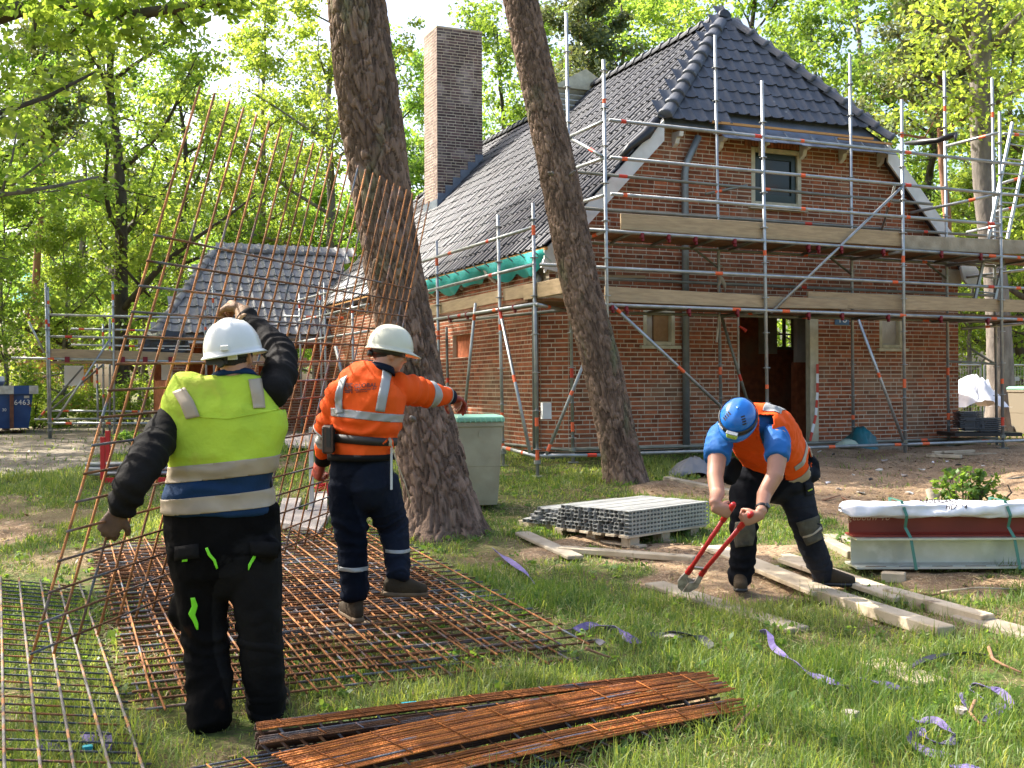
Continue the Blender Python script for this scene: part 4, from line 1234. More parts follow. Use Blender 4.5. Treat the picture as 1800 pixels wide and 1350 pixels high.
# ------------------------------------------------------------------ scaffold at the low wing
sc2 = thing('scaffold', H(-6.5, GD - 4.2, .42), 'long low scaffold with one board deck in front of the wing building', 'scaffold')
D2 = GD - 4.1; D3 = GD - 3.0
def w2(px, py): return PL(px, py, H(0, D2, 0), VV)
def w3(px, py): return PL(px, py, H(0, D3, 0), VV)
for (a, b, c, d, f) in ((80, 497, 86, 748, w2), (84, 505, 89, 748, w2), (198, 495, 201, 742, w2), (360, 515, 364, 742, w2), (374, 502, 378, 742, w2), (526, 512, 531, 745, w2), (181, 570, 182, 725, w3), (170, 640, 172, 722, w3), (193, 560, 193, 715, w3)):
    pole(f(a, b), f(c, d), sc2, 'galv', bands=(.75, .9, .35))
def s12(px, py): return HS(px, py, -1.25)
for (a, b, c, d) in ((562, 496, 567, 742), (570, 497, 574, 742), (619, 520, 622, 735)):
    pole(s12(a, b), s12(c, d), sc2, 'galv', bands=(.6, .9))
for (a, b, c, d) in ((85, 553, 420, 561), (85, 591, 420, 599), (20, 629, 640, 643), (85, 744, 420, 744), (500, 556, 640, 560)):
    tube('ledger', w2(a, b), w2(c, d), sc2, 'galv', .026, bands=(.1, .3, .7))
for (a, b, c, d) in ((125, 578, 300, 582), (125, 606, 300, 610), (90, 722, 330, 724), (60, 737, 330, 735)):
    tube('ledger', w3(a, b), w3(c, d), sc2, 'galv', .024, bands=(.1, .6))
for (a, b, c, d) in ((519, 529, 648, 497), (525, 565, 648, 535), (525, 601, 648, 582)):
    tube('ledger', s12(a, b), s12(c, d), sc2, 'galv', .026, bands=(.3,))
tube('brace', w2(195, 594), w2(98, 738), sc2, 'galv', bands=(.5,)); tube('brace', w3(146, 645), w3(68, 735), sc2, 'galv_dull', bands=(.9,))
tube('brace', w3(182, 640), w3(90, 720), sc2, 'galv_dull', bands=())
tube('brace', w3(50, 565), w3(78, 620), sc2, 'galv', bands=())
tube('brace', s12(590, 610), s12(602, 660), sc2, 'galv', .04, bands=())
board([(86, 613), (203, 616), (203, 632), (86, 629)], sc2, plane=w2)
board([(203, 616), (370, 622), (370, 639), (203, 632)], sc2, plane=w2)
board([(370, 622), (540, 629), (540, 646), (370, 640)], sc2, plane=w2)
mb = MB()
for i in range(3):
    mb = MB(); q = w2(330, 637)
    mb.beam(H(hs(w2(86, 633)), D2 + .2 + i * .3, q.z), H(hs(w2(640, 640)), D2 + .2 + i * .3, q.z), .28, .04, ZU); mb.build('deck_plank', M['plank'], sc2)
for px in (118, 215, 255, 300): 
    q = w2(px, 632); mb = MB(); mb.obox(q + NV * .02, UU * .05, VV * .04, ZU * .06); mb.build('coupler', M['coupler'], sc2)
# bundles of tiles wrapped in black foil on that deck
for (x0, x1, y0, y1, lab) in ((246, 288, 572, 618, 'black foil wrapped bundle, left one on the low scaffold deck'), (279, 333, 566, 620, 'larger black foil wrapped bundle in the middle of the low deck'), (300, 336, 580, 622, 'flat topped dark bundle nearest the yellow vest on the low deck')):
    a = w2(x0, y1); b_ = w2(x1, y0)
    sw = hs(b_) - hs(a); hh = b_.z - a.z
    mb = MB(); V = []; nn_ = 10; mm_ = 6
    base = H((hs(a) + hs(b_)) / 2, D2 + .45, w2(330, 637).z + .02)
    for i in range(mm_ + 1):
        f = i / mm_; pr = 1 - .25 * max(0, f - .75) * 4 * .6
        V.append([(pr * (1 + .06 * math.sin(7 * f + k * 1.9)), f) for k in range(nn_)])
    vs = []; fs = []
    for i in range(mm_ + 1):
        for k in range(nn_):
            w = 2 * PI * k / nn_ + .3; pr = V[i][k][0]
            cx = max(-1, min(1, 1.25 * math.cos(w))) * sw / 2 * pr; cyy = max(-1, min(1, 1.25 * math.sin(w))) * .35 * pr
            vs.append(base + UU * cx + VV * cyy + ZU * (V[i][k][1] * hh + .03 * math.sin(k * 2.3) * (i == mm_)))
    for i in range(mm_):
        for k in range(nn_): fs.append((i * nn_ + k, i * nn_ + (k + 1) % nn_, (i + 1) * nn_ + (k + 1) % nn_, (i + 1) * nn_ + k))
    fs.append(tuple(range(mm_ * nn_, mm_ * nn_ + nn_)))
    mb.add(vs, fs); bun = mb.build('wrapped_bundle', M['foil'], label=lab, cat='bundle', group='wrapped bundles on the low deck')
    mb = MB(); mb.obox(base + ZU * hh * .5, UU * (sw / 2 + .015), VV * .37, ZU * .012); mb.build('strap', M['white'], bun)
# white board and blue-white sheets standing below the deck
for (x0, y0, x1, y1, lab) in ((113, 643, 147, 678, 'white sheet board standing under the left end of the low deck'), (284, 640, 303, 668, 'narrow pale panel showing in the opening of the wing')):
    a = w3(x0, y1); b_ = w3(x1, y0)
    mb = MB(); mb.obox((a + b_) / 2, UU * (hs(b_) - hs(a)) / 2, VV * .012, ZU * (b_.z - a.z) / 2)
    tag(mb.build('white_board', M['ink_white']), lab, 'board')
# ------------------------------------------------------------------ trees
def leaf_cloud(centers, radii, per, size, seed, flat=.55, tintc=None):
    """many small leaf blades scattered through leaf clumps"""
    r = np.random.default_rng(seed)
    C = np.repeat(np.asarray(centers), per, 0); Rd = np.repeat(np.asarray(radii), per)
    N = len(C)
    d = r.normal(0, 1, (N, 3)); d /= np.linalg.norm(d, axis=1)[:, None]
    rad = r.uniform(0, 1, N) ** .5
    p = C + d * (rad * Rd)[:, None] * np.array([1, 1, .62])
    # leaf frame
    nrm = d * .35 + r.normal(0, .5, (N, 3)) + np.array([0, 0, .55]); nrm /= np.linalg.norm(nrm, axis=1)[:, None]
    t = np.cross(nrm, r.normal(0, 1, (N, 3))); t /= np.linalg.norm(t, axis=1)[:, None]
    b = np.cross(nrm, t)
    L = size * r.uniform(.6, 1.35, N)[:, None]; W = L * .33
    V = np.stack([p - t * L * .5, p + b * W - nrm * W * .25, p + t * L * .5, p - b * W - nrm * W * .25], 1).reshape(-1, 3)
    F = np.arange(N * 4).reshape(N, 4)
    ct = np.repeat(r.uniform(0, 1, len(centers)), per)
    tint = np.clip(.5 * ct + .5 * r.uniform(0, 1, N), 0, 1)
    return V, F, tint
def skeleton(seed, h, r0, first, spread, nl, lean=0.0, up=.5, sub=4, wob=.04, fork=True):
    """trunk and limbs as tube chains, plus the points where leaves sit"""
    R = random.Random(seed)
    mb = MB(); tips = []
    pts = []; x = y = 0.0; n = 9
    for i in range(n + 1):
        f = i / n
        x += R.uniform(-1, 1) * wob * h / n * 3 + lean * h / n; y += R.uniform(-1, 1) * wob * h / n * 3
        pts.append(Vector((x if i else 0, y if i else 0, f * h)))
    rs = [r0 * (1.28 if i == 0 else 1) * (1 - .86 * (i / n)) for i in range(n + 1)]
    mb.poly(pts, rs, 9)
    def at(f):
        k = min(int(f * n), n - 1); return pts[k].lerp(pts[k + 1], f * n - k)
    for i in range(nl):
        f = first + (1 - first) * ((i + R.uniform(0, .8)) / nl); f = min(f, .98)
        p = at(f); az = i * 2.4 + R.uniform(-.5, .5)
        L = spread * (1.15 - .75 * ((f - first) / (1 - first)) ** 1.3) * R.uniform(.75, 1.2)
        d = Vector((math.cos(az), math.sin(az), R.uniform(.15, .55) + up * f)).normalized()
        lp = [p]; lr = [max(.02, r0 * (1 - .86 * f) * .55)]
        m = 5
        for k in range(m):
            d = (d + Vector((R.uniform(-.28, .28), R.uniform(-.28, .28), R.uniform(-.15, .25)))).normalized()
            lp.append(lp[-1] + d * L / m); lr.append(lr[0] * (1 - .8 * (k + 1) / m))
            if k >= 1: tips.append((lp[-1], L))
        mb.poly(lp, lr, 6)
        for q in range(sub):
            k = R.randint(1, m - 1); dd = Vector((R.uniform(-1, 1), R.uniform(-1, 1), R.uniform(-.25, .8))).normalized()
            sp = [lp[k]]
            for w in range(3):
                dd = (dd + Vector((R.uniform(-.3, .3), R.uniform(-.3, .3), R.uniform(-.1, .25)))).normalized()
                sp.append(sp[-1] + dd * L * .16)
                tips.append((sp[-1], L * .8))
            mb.poly(sp, [lr[k] * .5, lr[k] * .38, lr[k] * .25, .008], 5)
    tips.append((pts[-1], spread * .4))
    return mb, tips
def make_tree(name, seed, h, r0, first, spread, nl, per, leaf, lm, bm, label, cat='tree', cr=.62, **kw):
    mb, tips = skeleton(seed, h, r0, first, spread, nl, **kw)
    root = thing(name, (0, 0, 0), label, cat)
    mb.build('trunk', M[bm], root, smooth=True, loc=Vector((0, 0, 0)))
    R = np.random.default_rng(seed + 100)
    c = np.array([tuple(t[0]) for t in tips]) + R.normal(0, .12, (len(tips), 3))
    V, F, t = leaf_cloud(c, cr * R.uniform(.6, 1.25, len(tips)), per, leaf, seed + 200)
    place('crown', np_mesh('crown', V, F, M[lm], False, {'tint': ('FACE', t)}), (0, 0, 0), root)
    return root
G_FAR = 'woodland trees behind the building site'
protos = [
    make_tree('oak_tree', 1, 13.5, .24, .12, 4.2, 15, 56, .15, 'leaf', 'bark_dark', 'x', cr=.56),
    make_tree('beech_tree', 2, 15.5, .22, .20, 3.9, 16, 54, .145, 'leaf', 'bark_grey', 'x', cr=.56, wob=.03),
    make_tree('oak_tree', 3, 11.5, .20, .08, 4.0, 14, 56, .145, 'leaf_dark', 'bark_dark', 'x', cr=.56, wob=.06),
    make_tree('young_tree', 4, 7.5, .09, .06, 2.5, 14, 46, .125, 'leaf', 'bark_grey', 'x', cr=.48, sub=3),
    make_tree('pine_tree', 5, 15.0, .21, .58, 2.6, 13, 60, .17, 'needle', 'bark_pine', 'x', cr=.5, wob=.03, up=.2),
]
# (pixel x of the trunk foot, distance, prototype, scale, turn, label)
TR = [
    (-60, 33, 0, 1.05, 0.3, 'leafy oak at the left edge behind the blue skip'),
    (70, 38, 4, .9, 1.0, 'reddish pine trunk standing left of the low scaffold'),
    (150, 47, 1, 1.0, 2.2, 'slim grey tree far behind the left scaffold pole'),
    (210, 33, 0, 1.12, 4.1, 'dark forked oak above the low scaffold, between mesh and left edge'),
    (250, 44, 2, 1.1, 5.0, 'oak just right of the dark forked oak, further back'),
    (100, 50, 2, 1.15, .5, 'dense oak far back beside the teal roof'),
    (318, 41, 0, .98, 1.4, 'oak behind the upper left corner of the carried mesh'),
    (395, 50, 2, 1.15, 3.3, 'oak far back between carried mesh and big pine'),
    (455, 45, 1, 1.05, .8, 'grey trunked tree above the ridge of the wing roof'),
    (575, 42, 1, 1.15, 5.6, 'leaning grey beech just left of the big pine trunk'),
    (520, 56, 0, 1.1, 2.0, 'tall leafy oak far behind the wing roof'),
    (700, 48, 2, 1.3, 4.4, 'broad oak left of the brick chimney'),
    (770, 58, 0, 1.3, 1.1, 'tall oak right behind the brick chimney'),
    (880, 47, 2, 1.4, 2.7, 'dark leafy oak between chimney and slanting pine'),
    (1025, 39, 4, 1.02, .2, 'pine with orange trunk rising behind the roof ridge'),
    (960, 55, 1, 1.25, 3.0, 'pale green beech behind the louvred vent'),
    (1100, 46, 0, 1.25, 5.2, 'yellow green oak behind the main ridge'),
    (1190, 52, 1, 1.3, .9, 'tall beech behind the roof apex'),
    (1330, 40, 0, 1.25, 3.9, 'bright oak behind the right roof hip'),
    (1430, 34, 2, 1.05, 1.7, 'dark green oak behind the right roof slope'),
    (1530, 44, 1, 1.2, 2.5, 'beech behind the right scaffold poles'),
    (1650, 29, 4, .82, 4.0, 'orange barked pine left of the thick beech'),
    (1630, 38, 0, 1.05, .6, 'leafy oak between the right house corner and the thick beech'),
    (1790, 36, 2, 1.1, 3.5, 'dark oak at the right edge behind the ladder'),
    (1860, 30, 0, .95, 1.2, 'oak just outside the right edge reaching in with its leaves'),
    (1740, 50, 1, 1.15, 5.3, 'beech far back on the right edge'),
    (1960, 42, 2, 1.1, .4, 'oak beyond the right edge of the site'),
    (105, 31, 3, .75, 2.0, 'bushy young tree over the left end of the low scaffold'),
    (10, 29, 3, .85, 4.2, 'bright young tree overhanging the blue skip'),
    (262, 37, 3, .95, 5.5, 'young tree left of the wing roof hip'),
    (560, 46, 3, 1.2, 1.2, 'young pale tree directly left of the big pine'),
    (690, 40, 3, 1.25, 3.1, 'young tree showing between the big pine and the chimney'),
    (1700, 33, 3, .95, .7, 'young tree below the thick beech'),
    (1775, 40, 3, 1.0, 2.6, 'young tree at the right edge behind the fence'),
    (1610, 43, 3, 1.2, 4.9, 'young tree showing just past the right house corner'),
]
used = set()
for (px, Y, k, sc_, rz, lab) in TR:
    q = P(px, 675, Y); loc = Vector((q.x, Y, zg(q.x, Y) - .05))
    if k in used: o = dup(protos[k], loc=loc, rotz=rz, scale=(sc_,) * 3, label=lab)
    else:
        o = protos[k]; used.add(k); o.location = loc; o.rotation_euler = (0, 0, rz); o.scale = (sc_,) * 3; o['label'] = lab
    o['group'] = G_FAR
# trees beyond the left frame edge, whose shade dapples the lawn
SH = [(-12.5, 16.5, 2, 1.1, 1.1, 'dark oak left of the site, outside the picture, nearest the house corner'),
      (-15.5, 25.5, 1, 1.45, 1.0, 'tall beech left of the picture near the blue skip'),
      (-19.0, 17.0, 2, 1.2, 5.0, 'oak left of the sandy path, outside the picture'),
      (-18.5, 30.0, 0, 1.35, 2.1, 'tall oak beyond the blue skip, outside the picture'),
      (-13.5, 21.0, 0, 1.35, 2.6, 'tall oak left of the site, outside the picture, level with the house wall'),
]
for (x, y, k, sc_, rz, lab) in SH:
    o = dup(protos[k], loc=Vector((x, y, zg(x, y) - .05)), rotz=rz, scale=(sc_,) * 3, label=lab); o['group'] = 'trees left of the site'

# far wood as one mass
r = np.random.default_rng(77)
cc = []
for i in range(2300):
    Y = r.uniform(58, 80); X = r.uniform(-.62, .62) * Y
    hmax = 9.5 + 7.0 * vnoise(np.array([X * .12]), np.array([3.0]), 9)[0]
    cc.append((X, Y, r.uniform(.2, 1) ** .8 * hmax))
V, F, t = leaf_cloud(np.array(cc), r.uniform(1.0, 2.0, len(cc)), 36, .36, 5)
tag(place('distant_wood', np_mesh('distant_wood', V, F, M['leaf'], False, {'tint': ('FACE', t)}), (0, 0, 0)), 'far wood of sunlit spring leaves closing the view', 'wood', kind='stuff')

r = np.random.default_rng(78); wx_ = r.uniform(-.5, .5, 900); wy_ = np.sqrt(r.uniform(4.3 ** 2, 14 ** 2, 900)); wx_ = wx_ * wy_
k_ = ~inpoly(wx_, wy_, STRIPS) & (zones(wx_, wy_)[0] < .6) & (zones(wx_, wy_)[1] < .5); wx_, wy_ = wx_[k_], wy_[k_]
wc_ = np.stack([wx_, wy_, zgv(wx_, wy_) + .035], 1)
V, F, t = leaf_cloud(wc_, r.uniform(.03, .075, len(wc_)), 9, .042, 61)
tag(place('weeds', np_mesh('weeds', V, F, M['leaf_dark'], False, {'tint': ('FACE', t * .7)}), (0, 0, 0)), 'low broad leaved weeds growing between the grass', 'weeds', kind='stuff')
r = np.random.default_rng(79); lx_ = r.uniform(-1, 1, 60000); ly_ = r.uniform(4.5, 22, 60000); lx_ = lx_ * (.5 * ly_ + 1)
zs_, zp_ = zones(lx_, ly_); k_ = ((zs_ > .5) | (zp_ > .5)) & (r.uniform(0, 1, 60000) < np.clip((vnoise(lx_ * 1.1, ly_ * 1.1, 66) - .25) * 1.6, .08, .8)); lx_, ly_ = lx_[k_], ly_[k_]; n_ = len(lx_)
a_ = r.uniform(0, 2 * PI, n_); L_ = r.uniform(.02, .075, n_)[:, None]; d_ = np.stack([np.cos(a_), np.sin(a_), r.normal(0, .2, n_)], 1) * L_; q_ = np.stack([-np.sin(a_), np.cos(a_), r.normal(0, .3, n_)], 1) * L_ * r.uniform(.12, .5, n_)[:, None]
c_ = np.stack([lx_, ly_, zgv(lx_, ly_) + zs_[k_] * ((vnoise(lx_ * 2.2, ly_ * 2.2, 41) - .4) * .07 + (vnoise(lx_ * 7, ly_ * 7, 42) - .5) * .03) + .012], 1)
V = np.stack([c_ - d_ / 2, c_ + q_ / 2, c_ + d_ / 2, c_ - q_ / 2], 1).reshape(-1, 3)
M['litter'] = leaf_mat('leaf_litter', (.07, .04, .022), (.36, .25, .14), .12)
tag(place('leaf_litter', np_mesh('leaf_litter', V, np.arange(n_ * 4).reshape(n_, 4), M['litter'], False, {'tint': ('FACE', r.uniform(0, 1, n_) ** 1.5)}), (0, 0, 0)), 'brown leaf litter and wood chips strewn on the bare sand and path', 'leaf litter', kind='stuff')
# undergrowth bushes by the low scaffold and the right fence
def bush(px, py, Y, w, h, n, lab, lm='leaf', seed=1, leaf=.11, per=60):
    q = P(px, py, Y); z = zg(q.x, Y)
    r = np.random.default_rng(seed)
    c = np.stack([r.uniform(-w / 2, w / 2, n), r.uniform(-w * .3, w * .3, n), r.uniform(.1, 1, n) * h * .8], 1)
    c[:, 2] *= 1 - .5 * (np.abs(c[:, 0]) / (w / 2)) ** 2
    V, F, t = leaf_cloud(c, r.uniform(.18, .38, n) * (h / 1.2), per, leaf, seed + 9)
    V[:, 2] = np.abs(V[:, 2])
    root = thing('bush', (q.x, Y, z), lab, 'bush', 'bushes around the site')
    m2 = MB()
    for k in range(7):
        a = c[r.integers(0, n)]; m2.poly([Vector((a[0] * .2, a[1] * .2, 0)), Vector((a[0] * .6, a[1] * .6, a[2] * .6)), Vector(a)], [.02, .013, .005], 5)
    o = place('stem', np_mesh('stem', [tuple(x) for x in m2.v], m2.f, M['bark_dark']), root.location, root)
    place('foliage', np_mesh('foliage', V, F, M[lm], False, {'tint': ('FACE', t)}), root.location, root)
bush(135, 720, 31, 3.2, 1.5, 40, 'low green bush behind the diagonal scaffold tubes', seed=3)
bush(60, 715, 30, 1.6, 1.3, 25, 'small bush right behind the blue skip', seed=4)
bush(235, 715, 31.5, 2.2, 1.7, 30, 'bush between the low scaffold and the wing wall', seed=5)
bush(20, 690, 34, 2.6, 2.4, 30, 'yellow green shrub above the blue skip', seed=6)
bush(1720, 660, 33, 3.2, 1.8, 40, 'green shrub behind the mesh fence on the right', seed=7)
bush(1790, 655, 32, 2.6, 2.2, 36, 'shrub at the right edge behind the bin', seed=8)
bush(1700, 640, 40, 4.0, 3.0, 40, 'tall shrub past the right house corner', seed=12)
bush(300, 756, 22.5, 1.6, .45, 24, 'sunlit weeds at the foot of the wing wall', seed=9, leaf=.08)
bush(240, 762, 21, 1.3, .35, 18, 'pale weeds beside the sandy path', seed=10, leaf=.07)

# ------------------------------------------------------------------ barked trunks in front
def bark_trunk(pts, rads, name, label, seed, na=150, cell=(.055, .13), depth=.022, flare=0.0, res=.018, m='bark'):
    pts = [Vector(p) for p in pts]
    L = [0.0]
    for i in range(1, len(pts)): L.append(L[-1] + (pts[i] - pts[i - 1]).length)
    tot = L[-1]; nz = int(tot / res)
    P3 = np.array([tuple(p) for p in pts]); L = np.array(L)
    # smooth interpolation
    s = np.linspace(0, tot, nz + 1)
    def cubic(vals):
        vals = np.asarray(vals, float); d = np.gradient(vals, L, axis=0)
        k = np.clip(np.searchsorted(L, s, side='right') - 1, 0, len(L) - 2)
        h = L[k + 1] - L[k]; t = (s - L[k]) / h
        if vals.ndim > 1: h = h[:, None]; t = t[:, None]
        return ((2 * t ** 3 - 3 * t ** 2 + 1) * vals[k] + (t ** 3 - 2 * t ** 2 + t) * h * d[k] + (-2 * t ** 3 + 3 * t ** 2) * vals[k + 1] + (t ** 3 - t ** 2) * h * d[k + 1])
    C = cubic(P3); Rr = cubic(np.array(rads))
    T = np.gradient(C, axis=0); T /= np.linalg.norm(T, axis=1)[:, None]
    A = np.cross(T, np.array([0, 1.0, 0])); A /= np.linalg.norm(A, axis=1)[:, None]; B = np.cross(T, A)
    th_ = np.linspace(0, 2 * PI, na, endpoint=False)
    TH, S = np.meshgrid(th_, s); Rm = Rr[:, None] * np.ones_like(TH)
    rb = Rm.mean()
    ncell = max(6, int(2 * PI * rb / cell[0]))
    u = TH / (2 * PI) * ncell; v = S / cell[1]
    cx3 = np.stack([np.cos(TH) * 3, np.sin(TH) * 3, S * 2.5], -1).reshape(-1, 3)
    wv = (vnoise3(cx3 * 2, seed) - .5).reshape(TH.shape); wu = (vnoise3(cx3 * 2 + 31, seed + 1) - .5).reshape(TH.shape)
    u = u + wu * 1.6; v = v + wv * 1.8
    ui = np.floor(u).astype(np.int64); vi = np.floor(v).astype(np.int64)
    f1 = np.full(u.shape, 9.0); f2 = np.full(u.shape, 9.0); idv = np.zeros(u.shape)
    for a in (-1, 0, 1):
        for b in (-1, 0, 1):
            cu = ui + a; cv = vi + b; cm = np.mod(cu, ncell)
            def hh(k):
                n = (cm * 374761393 + cv * 668265263 + (seed + k) * 974634777) & 0x7fffffff
                n = ((n ^ (n >> 13)) * 1274126177) & 0x7fffffff
                return ((n ^ (n >> 16)) & 0xffff) / 65535.0
            d = np.hypot(cu + .5 + (hh(1) - .5) * .9 - u, cv + .5 + (hh(2) - .5) * .9 - v)
            hv = hh(3); m1 = d < f1
            f2 = np.where(m1, f1, np.minimum(f2, d)); idv = np.where(m1, hv, idv); f1 = np.where(m1, d, f1)
    crack = np.clip((f2 - f1 - .04) / .20, 0, 1) ** .7
    fine = (vnoise3(cx3 * np.array([9, 9, 5.0]) + 7, seed + 5).reshape(TH.shape) - .5)
    disp = depth * (crack * (.55 + .6 * idv) - .6) + fine * depth * .35
    if flare:
        lob = 1 + .28 * np.cos(TH * 4 + 1.0) + .2 * np.cos(TH * 7 + 2)
        Rm = Rm + flare * np.exp(-S / .22) * lob
    Rm = Rm + disp
    V = C[:, None, :] + A[:, None, :] * (np.cos(TH) * Rm)[..., None] + B[:, None, :] * (np.sin(TH) * Rm)[..., None]
    V = V.reshape(-1, 3)
    i0 = (np.arange(nz)[:, None] * na + np.arange(na)[None, :]); i1 = (np.arange(nz)[:, None] * na + (np.arange(na)[None, :] + 1) % na)
    F = np.stack([i0, i0 + na, i1 + na, i1], -1).reshape(-1, 4)
    tint = (idv * .75 + .1 + (fine * .7)).reshape(-1)[F[:, 0]]
    root = thing(name, tuple(pts[0]), label, 'tree', 'pines standing on the lawn' if 'pine' in name else None)
    o = place('trunk', np_mesh('trunk', V - np.array(tuple(pts[0])), F, M[m], True, {'tint': ('FACE', np.clip(tint, 0, 1))}), pts[0], root)
    return root
def tpts(rows, Y0):
    """rows: (py, left px, right px, dY)"""
    return [P((a + b) / 2, y, Y0 + dy) for (y, a, b, dy) in rows], [(b - a) / 2 / FPX * (Y0 + dy) for (y, a, b, dy) in rows]
Yb = 10.1
pp, rr = tpts([(965, 712, 842, 0), (900, 716, 832, 0), (800, 700, 812, 0), (700, 682, 786, 0), (600, 668, 766, 0), (480, 645, 742, 0), (350, 622, 722, 0), (200, 597, 704, 0), (60, 583, 684, 0), (-120, 570, 660, 0)], Yb)
pp[0].z = zg(pp[0].x, pp[0].y) - .08
bp_, br_ = pp, rr
bigpine = bark_trunk(pp, rr, 'pine_tree', 'thick rough barked pine trunk behind the worker in the orange jacket', 3, na=190, flare=.15, cell=(.060, .135), depth=.030)
Yb = 13.6
pp, rr = tpts([(850, 1068, 1136, 0), (760, 1050, 1116, 0), (640, 1024, 1090, 0), (500, 987, 1053, 0), (380, 963, 1029, 0), (260, 940, 1004, 0), (130, 912, 973, 0), (0, 885, 944, 0), (-120, 860, 912, 0)], Yb)
pp[0].z = zg(pp[0].x, pp[0].y) - .08
sp_, sr_ = pp, rr
slimpine = bark_trunk(pp, rr, 'pine_tree', 'slim slanting pine trunk in front of the house corner', 8, na=150, flare=.05, cell=(.050, .11), depth=.023)
R = random.Random(14)
for (tree, pts_, rs_, n_) in ((bigpine, bp_, br_, 5), (slimpine, sp_, sr_, 6)):
    for k in range(n_):
        f = R.uniform(.25, .85); j = int(f * (len(pts_) - 1)); c = pts_[j].lerp(pts_[j + 1], .5); a = R.uniform(0, 2 * PI); d = Vector((math.cos(a), math.sin(a) - .3, .35)).normalized(); r_ = rs_[j]
        mb = MB(); mb.poly([c + d * r_ * .7, c + d * (r_ + .02), c + d * (r_ + R.uniform(.04, .12))], [.035, .022, .010 + R.uniform(0, .006)], 7); mb.build('branch_stub', M['bark_grey'], tree, smooth=True)
Yb = 23.5
pp, rr = tpts([(718, 1733, 1785, 0), (640, 1736, 1780, 0), (480, 1729, 1768, 0), (350, 1714, 1752, 0), (220, 1706, 1742, 0), (80, 1703, 1742, 0), (0, 1690, 1740, 0)], Yb)
pp[0].z = zg(pp[0].x, pp[0].y) - .08
beech = bark_trunk(pp, rr, 'beech_tree', 'thick smooth grey beech right of the house with spreading limbs', 5, na=60, flare=.10, cell=(.3, .5), depth=.012, res=.06, m='bark_grey')
mb = MB(); tips = []
R = random.Random(4)
for (pts, r0) in (([(1712, 60, 0), (1680, -10, 0), (1640, -60, .5), (1590, -100, 1)], .17), ([(1722, 30, 0), (1760, -20, -.4), (1800, -60, -.8)], .16), ([(1738, 90, 0), (1770, 50, -.5), (1810, 10, -1)], .12),
                  ([(1712, 140, 0), (1690, 80, -.6), (1650, 40, -1), (1610, 20, -1.4)], .10), ([(1709, 175, 0), (1680, 170, -.4), (1645, 150, -.8), (1600, 130, -1.2)], .05), ([(1745, 185, 0), (1775, 165, -.6), (1805, 150, -1)], .05)):
    q = [P(x, y, Yb + d) for (x, y, d) in pts]
    mb.poly(q, [r0 * (1 - .7 * i / (len(q) - 1)) for i in range(len(q))], 8)
    for i in range(1, len(q)):
        for k in range(5): tips.append(q[i] + Vector((R.uniform(-1, 1), R.uniform(-.7, .7), R.uniform(-.8, .5))))
for i in range(26): tips.append(P(R.uniform(1560, 1830), R.uniform(-60, 230), Yb - R.uniform(.3, 2)))
mb.build('limb', M['bark_grey'], beech, smooth=True)
c = np.array([tuple(t) for t in tips]); rg = np.random.default_rng(15)
V, F, t = leaf_cloud(c, rg.uniform(.35, .75, len(c)), 34, .125, 31)
V -= np.array(tuple(WPOS[beech.name]))
place('crown', np_mesh('crown', V, F, M['leaf'], False, {'tint': ('FACE', t)}), WPOS[beech.name], beech)

# oak on the left whose limb reaches over the picture
ox, oy = -7.6, 9.6
oak = thing('oak_tree', (ox, oy, zg(ox, oy) - .05), 'oak left of the picture with a dark limb reaching in along the top', 'tree')
mb = MB(); oz = zg(ox, oy)
mb.poly([Vector((ox, oy, oz - .1)), Vector((ox + .1, oy, oz + 2.5)), Vector((ox + .2, oy + .1, oz + 5)), Vector((ox, oy, oz + 8)), Vector((ox - .3, oy, oz + 11))], [.30, .24, .21, .15, .05], 10)
mb.build('trunk', M['bark_dark'], oak, smooth=True)
mb = MB(); YB = 9.8
limb = [Vector((ox + .18, oy, oz + 4.3))] + [P(x, y, YB + d) for (x, y, d) in ((-250, 70, 0), (-40, 40, 0), (60, 8, 0), (120, 5, 0), (170, 22, .1), (230, 28, .1), (300, 15, .2), (380, 3, .2), (450, -25, .3))]
mb.poly(limb, [.14, .11, .085, .07, .065, .060, .055, .045, .035, .02], 8)
sub = []
for (a, b) in ((4, (150, -40)), (5, (215, 40)), (6, (250, 70)), (3, (60, 70)), (7, (330, 50)), (8, (415, 30)), (2, (-20, 90)), (5, (120, 60))):
    q0 = limb[a]; q1 = P(b[0], b[1], YB + R.uniform(-.6, .6)); mid = q0.lerp(q1, .5) + Vector((R.uniform(-.06, .06), 0, R.uniform(-.05, .08)))
    mb.poly([q0, mid, q1], [.03, .02, .006], 6); sub += [mid, q1]
mb.build('limb', M['bark_dark'], oak, smooth=True)
lc = []
for x in range(-120, 480, 12):
    for k in range(3): lc.append(P(x + R.uniform(-14, 14), R.uniform(-60, 22) + 10 * math.sin(x * .02), YB + R.uniform(-.8, .8)))
lc += sub + [P(R.uniform(-40, 260), R.uniform(30, 75), YB + R.uniform(-.7, .7)) for _ in range(14)]
c = np.array([tuple(t) for t in lc]); rg = np.random.default_rng(16)
V, F, t = leaf_cloud(c, rg.uniform(.10, .24, len(c)), 26, .085, 33)
tips2 = [Vector((ox + R.uniform(-2.2, 1.6), oy + R.uniform(-3, 3), oz + R.uniform(6.5, 11))) for _ in range(70)]
V2, F2, t2 = leaf_cloud(np.array([tuple(x) for x in tips2]), rg.uniform(.5, .9, 70), 60, .14, 34)
V = np.concatenate([V, V2]); F = np.concatenate([F, F2 + len(V) - len(V2)]); t = np.concatenate([t, t2])
V -= np.array(tuple(WPOS[oak.name]))
place('crown', np_mesh('crown', V, F, M['leaf'], False, {'tint': ('FACE', t)}), WPOS[oak.name], oak)
